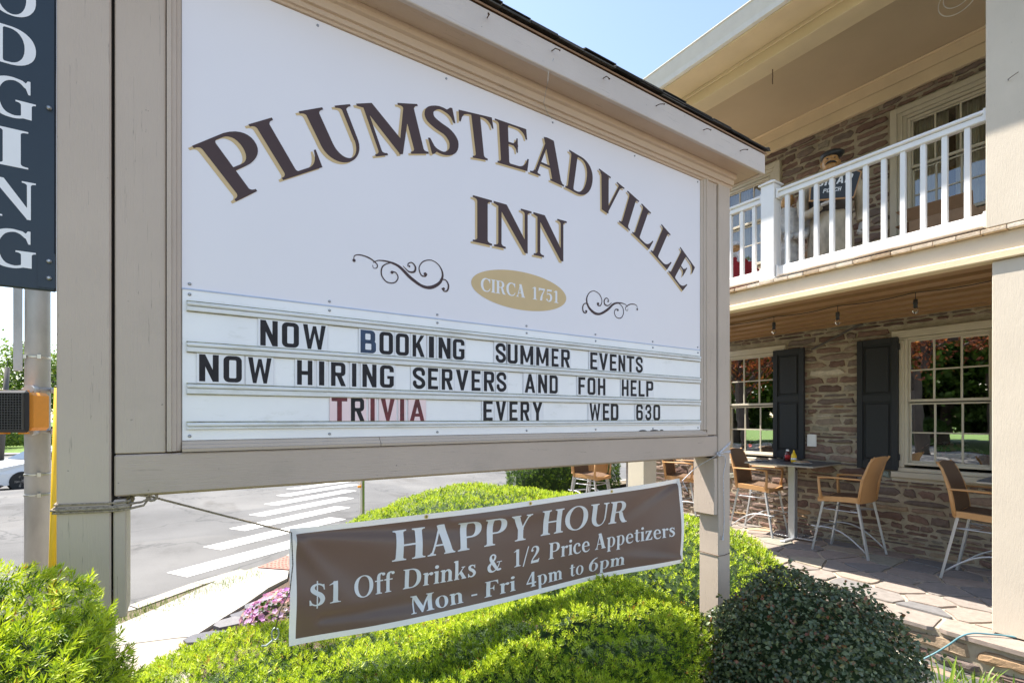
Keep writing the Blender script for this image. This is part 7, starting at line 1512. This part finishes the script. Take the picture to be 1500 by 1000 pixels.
sg = thing('street_sign', 'back of a narrow grey street sign strapped to the signal pole', 'sign', (px_ - .12, py_, 2.1))
b = MB(); b.box(px_ - .118, px_ - .068, py_ - .07, py_ - .065, 2.04, 3.1, 0, .001); b.build('plate', M['galv'], sg)
b = MB(); b.box(px_ - .09, px_ - .05, py_ - .064, py_ - .03, 2.135, 2.16); b.build('strap', M['steelband'], sg)
ps_ = thing('pedestrian_signal', 'orange pedestrian signal with black mesh visor clamped to the grey pole', 'traffic signal', (px_ - .1, py_ - .12, 1.7))
# housing local frame: face looks along -d
ang = R(-33)
def rot(x, y): return (px_ - .040 + x * math.cos(ang) - y * math.sin(ang), py_ - .21 + x * math.sin(ang) + y * math.cos(ang))
def lb(b, x0, x1, y0, y1, z0, z1, mi=0, c=0.0):
    m = MB(); m.box(x0, x1, y0, y1, z0, z1, mi, c); m.v = [(*rot(x, y), z) for x, y, z in m.v]; b.add(m.v, m.f); b.m[-len(m.f):] = m.m
b = MB(); lb(b, -.125, .125, -.075, .085, 1.615, 1.88, 0, .022); b.build('housing', M['signalorange'], ps_)
b = MB(); lb(b, -.135, .135, -.112, -.0755, 1.603, 1.892, 0, .018); b.build('visor_frame', M['shutter'], ps_)
b = MB(); n1_, n2_ = 13, 15
for i in range(n1_):
    x = -.115 + .23 * i / (n1_ - 1); lb(b, x - .002, x + .002, -.128, -.1125, 1.625, 1.87)
for k in range(n2_):
    z = 1.625 + .245 * k / (n2_ - 1); lb(b, -.117, .117, -.1275, -.113, z - .002, z + .002)
b.build('visor_grid', simple('dark_grid', (.07, .07, .07), .4, bump=0), ps_)
b = MB(); lb(b, -.118, .118, -.1135, -.1121, 1.622, 1.873); b.build('screen', M['stat_dark'], ps_)
for z in (1.605, 1.88):
    for x in (-.06, .07):
        b = MB(); lb(b, x - .015, x + .015, -.09, -.04, z - .012 if z < 1.7 else z + .001, z - .001 if z < 1.7 else z + .014); b.build('lug', M['signalorange'], ps_)
for z in (1.59, 1.895):
    b = MB(); b.lathe([(.075, 0), (.087, .006), (.087, .022), (.075, .028)], (px_, py_, z), 24); b.tube([(px_ - .01, py_ - .22, z + .012), (px_, py_ - .05, z + .014)], .028, 10); b.tube([(px_ + .08, py_ - .06, z + .012), (px_ + .15, py_ - .04, z + .012)], .022, 8); b.build('clamp', M['galv'], ps_, smooth=False)
b = MB(); b.tube([(-.362, 2.235, -.05), (-.352, 2.2, 1.2), (-.336, 2.19, 1.80)], .013, 10)
b.build('guy_guard', simple('guard_yellow', (.72, .45, .01), .45, bump=0), label='thin yellow guy wire guard standing just behind the left post', cat='pole', smooth=True)
sp = thing('marker_pole', 'slim green-edged marker pole with a small orange tag beyond the crosswalk', 'pole', (2.35, 7.86, 0))
b = MB(); b.tube([(2.35, 7.86, -.1), (2.35, 7.86, 1.5)], .022, 10); b.build('tube', simple('pale_post', (.62, .62, .58), .5, bump=0), sp, smooth=True)
b = MB(); b.box(2.368, 2.40, 7.84, 7.86, -.1, 1.5, 0, .003); b.build('channel', simple('olive_channel', (.16, .25, .05), .5, bump=0), sp)
b = MB(); b.box(2.28, 2.345, 7.835, 7.842, .70, 1.22, 0, .002); b.build('placard', M['white'], sp)
b = MB(); b.lathe([(.03, 0), (.03, .03)], (2.315, 7.825, .62), 12); b.build('tag', M['signalorange'], sp)
b = MB()
for i in range(7):
    for k in range(3): b.box(2.288 + k * .018, 2.300 + k * .018, 7.8335, 7.8345, .76 + i * .06, .778 + i * .06)
b.build('placard_marks', simple('faded_print', (.45, .35, .33), .6, bump=0), sp)

# ---------------------------------------------------------------- white car
M['carpaint'] = simple('white_car_paint', (.70, .71, .72), .25, var=.01, bump=0, coat=.6)
M['carglass'] = simple('car_glass', (.03, .04, .045), .08, bump=0, spec=.8)
M['tyre'] = simple('tyre', (.02, .02, .02), .8, bump=0); M['rim'] = simple('alloy_rim', (.45, .45, .47), .3, .8, bump=0)
car = thing('parked_car', 'white sedan waiting on the road beyond the signal pole', 'car', (0, 0, 0))
prof = [(-2.25, .35), (-2.3, .62), (-2.2, .92), (-1.75, 1.0), (-1.2, 1.32), (-.4, 1.44), (.35, 1.42), (1.15, .98), (2.0, .84), (2.28, .62), (2.3, .38), (1.9, .22), (-1.9, .22)]
b = MB(); cs = []
W_ = [(.80, .80)] 
def carw(z): return .88 if z < .9 else .88 - (z - .9) * .42
n = len(prof); ys = (-1, -.92, .92, 1)
for y in ys:
    for x, z in prof:
        w = carw(z) * abs(y) if abs(y) < 1 else carw(z); k = .97 if abs(y) == 1 else 1
        b.v.append((x * k, math.copysign(carw(z), y) * (1 if abs(y) == 1 else .92), (z - .6) * (1 if abs(y) < 1 else .96) + .6))
for j in range(3):
    for i in range(n): b.f.append((j * n + i, j * n + (i + 1) % n, (j + 1) * n + (i + 1) % n, (j + 1) * n + i)); b.m.append(0); b.t.append(.5)
b.f += [tuple(range(n - 1, -1, -1)), tuple(range(3 * n, 4 * n))]; b.m += [0, 0]; b.t += [.5, .5]
b.build('body', M['carpaint'], car)
def carq(name, P, mat): bb = MB(); bb.add(P, [(0, 1, 2, 3)]); return bb.build(name, mat, car)
for s_ in (-1, 1):
    def sd(x, z, e=.012): return (x, s_ * (carw(z) + e), z)
    carq('side_window', [sd(.0, 1.0), sd(.95, 1.0), sd(.38, 1.32), sd(.0, 1.35)], M['carglass']); carq('side_window', [sd(-.9, 1.0), sd(-.08, 1.0), sd(-.08, 1.35), sd(-.55, 1.33)], M['carglass'])
    for x in (1.4, -1.35):
        b = MB(); m = MB(); m.lathe([(.20, -.1), (.33, -.1), (.335, .1), (.20, .105)], (0, 0, 0), 24); b.add([(x + a, s_ * .80 + z_, .33 + c) for a, c, z_ in m.v], m.f); wh = b.build('wheel', M['tyre'], car)
        b = MB()
        for k in range(5):
            a = k * 1.2566; b.prism([(.03 * math.cos(a + 1.57), .03 * math.sin(a + 1.57)), (.2 * math.cos(a + .16), .2 * math.sin(a + .16)), (.2 * math.cos(a - .16), .2 * math.sin(a - .16)), (.03 * math.cos(a - 1.57), .03 * math.sin(a - 1.57))], lambda p, q, d: (x + p, s_ * d, .33 + q), .895, .905)
        b.build('rim', M['rim'], wh)
    b = MB(); b.ell((1.0, s_ * .98, .98), (.07, .10, .06), 8, 6); b.build('mirror', M['carpaint'], car, smooth=True)
    b = MB(); b.ell((2.12, s_ * .66, .68), (.15, .2, .08), 10, 6); b.build('headlight', simple('headlamp', (.7, .6, .45), .2, bump=0) if s_ < 0 else bpy.data.materials['headlamp'], car, smooth=True)
    b = MB(); b.ell((-2.2, s_ * .66, .78), (.1, .18, .08), 10, 6); b.build('tail_light', M['red'], car, smooth=True)
carq('windscreen', [(1.08, -.78, 1.035), (1.08, .78, 1.035), (.42, .62, 1.405), (.42, -.62, 1.405)], M['carglass'])
carq('rear_window', [(-1.68, -.76, 1.04), (-1.68, .76, 1.04), (-1.2, .66, 1.345), (-1.2, -.66, 1.345)], M['carglass'])
car.location = (-3.92, 25.0, zr(0, 24.5) + .005); hx, hy = -.82, -.57; car.rotation_euler = (0, 0, math.atan2(hy, hx))

# ---------------------------------------------------------------- trees, far shrubs, utility pole
M['bark'] = simple('tree_bark', (.085, .065, .05), .95, var=.3, scale=6, bump=.8, bscale=14, stretch=(1, 1, .25))
M['leafg'] = leaf_mat('tree_leaves_green', [(0, (.03, .07, .01)), (.5, (.09, .18, .025)), (1, (.2, .31, .04))], .4, .5)
M['leafy'] = leaf_mat('tree_leaves_light', [(0, (.05, .10, .015)), (.5, (.14, .22, .03)), (1, (.26, .32, .05))], .35, .5)
M['leafr'] = leaf_mat('maple_leaves_red', [(0, (.11, .03, .02)), (.5, (.27, .08, .04)), (1, (.42, .17, .07))], .45, .5)
M['leafd'] = leaf_mat('spruce_needles', [(0, (.03, .06, .015)), (.5, (.07, .13, .025)), (1, (.13, .21, .04))], .3, .6)
def quad_leaf(): return np.array([(0, 0, 0), (.35, .45, .08), (0, 1, 0), (-.35, .45, .08)], float), np.array([(0, 1, 2, 3)])
qT, qF = quad_leaf()
def make_tree(name, label, h, cr, cz, mat, nleaf, size, seed, conifer=False, group=None):
    rg = np.random.default_rng(seed); rr = random.Random(seed)
    t = thing(name, label, 'tree', (0, 0, 0), group)
    b = MB(); b.tube([(0, 0, -.5), (.05, .02, h * .3), (-.03, .05, h * .6), (0, 0, h * .9)], [.05 * h * .6, .035 * h * .6, .02 * h * .6, .03], 10)
    tips = []
    nl = 26
    for i in range(nl):
        if conifer: z0 = h * (.12 + .85 * i / nl); L = cr * (1 - i / nl) * rr.uniform(.8, 1.1); a = i * 2.4; tip = (L * math.cos(a), L * math.sin(a), z0 - .1 * L)
        else:
            z0 = h * rr.uniform(.28, .75); a = i * 2.4; L = cr * rr.uniform(.55, .95) ; tip = (L * math.cos(a), L * math.sin(a), min(h * .97, z0 + L * rr.uniform(.2, .9)))
        mid = (tip[0] * .5, tip[1] * .5, (z0 + tip[2]) / 2 + .1)
        b.tube([(0, 0, z0), mid, tip], [.012 * h * .6, .007 * h * .6, .015], 5); tips += [mid, tip, ((mid[0] + tip[0]) / 2, (mid[1] + tip[1]) / 2, (mid[2] + tip[2]) / 2)]
    b.build('trunk', M['bark'], t, smooth=True)
    C_ = []
    if not conifer:
        for _ in range(70):
            d = rg.normal(0, 1, 3); d /= np.linalg.norm(d); q = rg.random() ** .45; C_.append((d[0] * cr * q, d[1] * cr * q, cz + (h - cz) * .5 + d[2] * (h - cz) * .5 * q))
    C_ = np.array(C_ + tips); m = nleaf
    idx = rg.integers(0, len(C_), m); sp_ = (.10 if conifer else .17) * cr
    P = C_[idx] + rg.normal(0, 1, (m, 3)) * np.array([sp_, sp_, sp_ * (.35 if conifer else .6)])
    N = P - np.array([0, 0, cz + (h - cz) * .4]); N /= np.linalg.norm(N, axis=1)[:, None]
    X, Y, Z = frames(N * .6 + np.array([0, 0, .4]), rg, .7)
    V, F = scatter(qT, qF, P, X, Y, Z, size * rg.uniform(.6, 1.3, m))
    ct = rg.random(len(C_)) * .5
    me = np_mesh('crown', V, F, mat, (ct[idx] + rg.random(m) * .5)); o = bpy.data.objects.new('crown', me); COL.objects.link(o); o.parent = t
    return t
TG = 'trees across the street'
T1 = make_tree('shade_tree', 'broad green shade tree nearest the far left kerb across the street', 11, 4.6, 2.6, M['leafg'], 15000, .30, 3, group=TG)
T2 = make_tree('light_tree', 'light green tree across the street', 9, 3.8, 1.6, M['leafy'], 12000, .26, 4, group=TG)
T3 = make_tree('spruce_tree', 'dark spruce across the street', 13, 3.4, 1.0, M['leafd'], 14000, .34, 5, True, group=TG)
T4 = make_tree('red_maple', 'red-leaved maple near the street, mirrored in the top panes of the right window', 9.5, 3.6, 3.9, M['leafr'], 9000, .15, 6, group='red maples')
def put(t, x, y, s_, rz, lab, first=False):
    c = t if first else copy_tree(t); z = zr(x, y) + .1; c.location = (x, y, z); c.scale = (s_, s_, s_); c.rotation_euler = (0, 0, rz); c['label'] = lab
lt = ['tree seen only as a reflection in the inn windows, %s' % q for q in ()]
SP1 = [(-19.5, 7.5, 1.0), (-22, 14.5, 1.15), (-20.5, 22, 1.0), (-27, 4, 1.2), (-28, 19, 1.25), (-21, -2, 1.0), (-24, 30, 1.2), (-30, 42, 1.2)]
for i, (x, y, s_) in enumerate(SP1): put(T1, x, y, s_, i * 1.3, 'broad green shade tree across the street, mirrored in the inn windows', i == 0)
SP3 = [(-23, 10.5, .9), (-25, 7.5, 1.0), (-24, 18, .95), (-26, 12, 1.1), (-25, 24, 1.0), (-27, 1, 1.0), (-31, 15, 1.2), (-30, 9, 1.2), (-32, 24, 1.2), (-30, -3, 1.1), (-29, 30, 1.2)]
for i, (x, y, s_) in enumerate(SP3): put(T3, x, y, s_, i * 2.1, 'dark spruce across the street, mirrored in the inn windows', i == 0)
SP2 = [(-17.5, 62, 1.0), (-23, 70, 1.2), (-14, 82, 1.3), (-19.5, 13.0, .9), (-28, 66, 1.2), (-9, 90, 1.4), (-33, 75, 1.3)]
LB2 = ['light green tree behind the utility pole at the far left edge', 'light green tree further left beyond the far lawn', 'light green tree between the signal pole and the left post', 'light green tree across the street, mirrored in the left inn window', 'light green tree at the far end of the lawn, left of the others', 'distant light green tree straight beyond the signal pole', 'most distant light green tree past the lawn']
for i, (x, y, s_) in enumerate(SP2): put(T2, x, y, s_, i * 1.7, LB2[i], i == 0)
put(T4, -12.6, 8.2, 1.0, 0, 'red-leaved maple by the street, mirrored in the right inn window', True); put(T4, -12.8, 16.5, 1.0, 2, 'red-leaved maple by the street, mirrored in the left inn window')
b = MB(); b.box(-60, -2, 66, 66.3, -1.2, .9); b.build('dark_fence', simple('dark_fence', (.05, .055, .06), .8, bump=0), label='long dark fence at the far end of the lawn behind the round shrubs', cat='fence')
rg = np.random.default_rng(9)
bush0 = None
P, N, f = superell((0, 0, .55), (.9, .9, .75), 2, 1400, rg, -.5, 3, .1); X, Y, Z = frames(N, rg, .6); V, F = scatter(qT, qF, P, X, Y, Z, .2 * rg.uniform(.6, 1.2, len(P)))
me = np_mesh('round_shrub', V, F, M['leafy'], rg.random(len(P)))
for x, y, lab in ((-14.2, 63, 'round clipped shrub at the far left edge before the dark fence'), (-12.1, 61, 'round clipped shrub just left of the pedestrian signal'), (-9.6, 62, 'round clipped shrub hidden half by the signal pole')):
    o = bpy.data.objects.new('round_shrub', me); COL.objects.link(o); o.location = (x, y, zr(x, y) + .15); tag(o, lab, 'shrub', 'round shrubs on the far lawn')
up_ = thing('utility_pole', 'leaning wooden utility pole with wires at the far left edge', 'pole', (-9.6, 45, -1))
b = MB(); b.tube([(-9.75, 45, -1.0), (-9.42, 45, 5.0)], [.17, .13], 10); b.tube([(-9.42, 45, 5.0), (-9.42, 45, 5.5)], .02, 5); b.build('shaft', simple('grey_timber', (.12, .11, .10), .9, bump=.4), up_, smooth=True)
b = MB()
for z0, z1, xe in ((4.8, 4.1, -6.5), (4.0, 3.7, -6.0), (4.9, 4.7, -2.0)):
    b.tube([(-9.44, 45, z0), (-8.6, 45, (z0 + z1) / 2 + (.4 if xe == -6.0 else -.2)), (xe, 46, z1)], .022, 4)
b.tube([(-9.5, 45, 4.6), (-30, 40, 4.6)], .02, 4)
b.build('wires', M['socket'], up_)
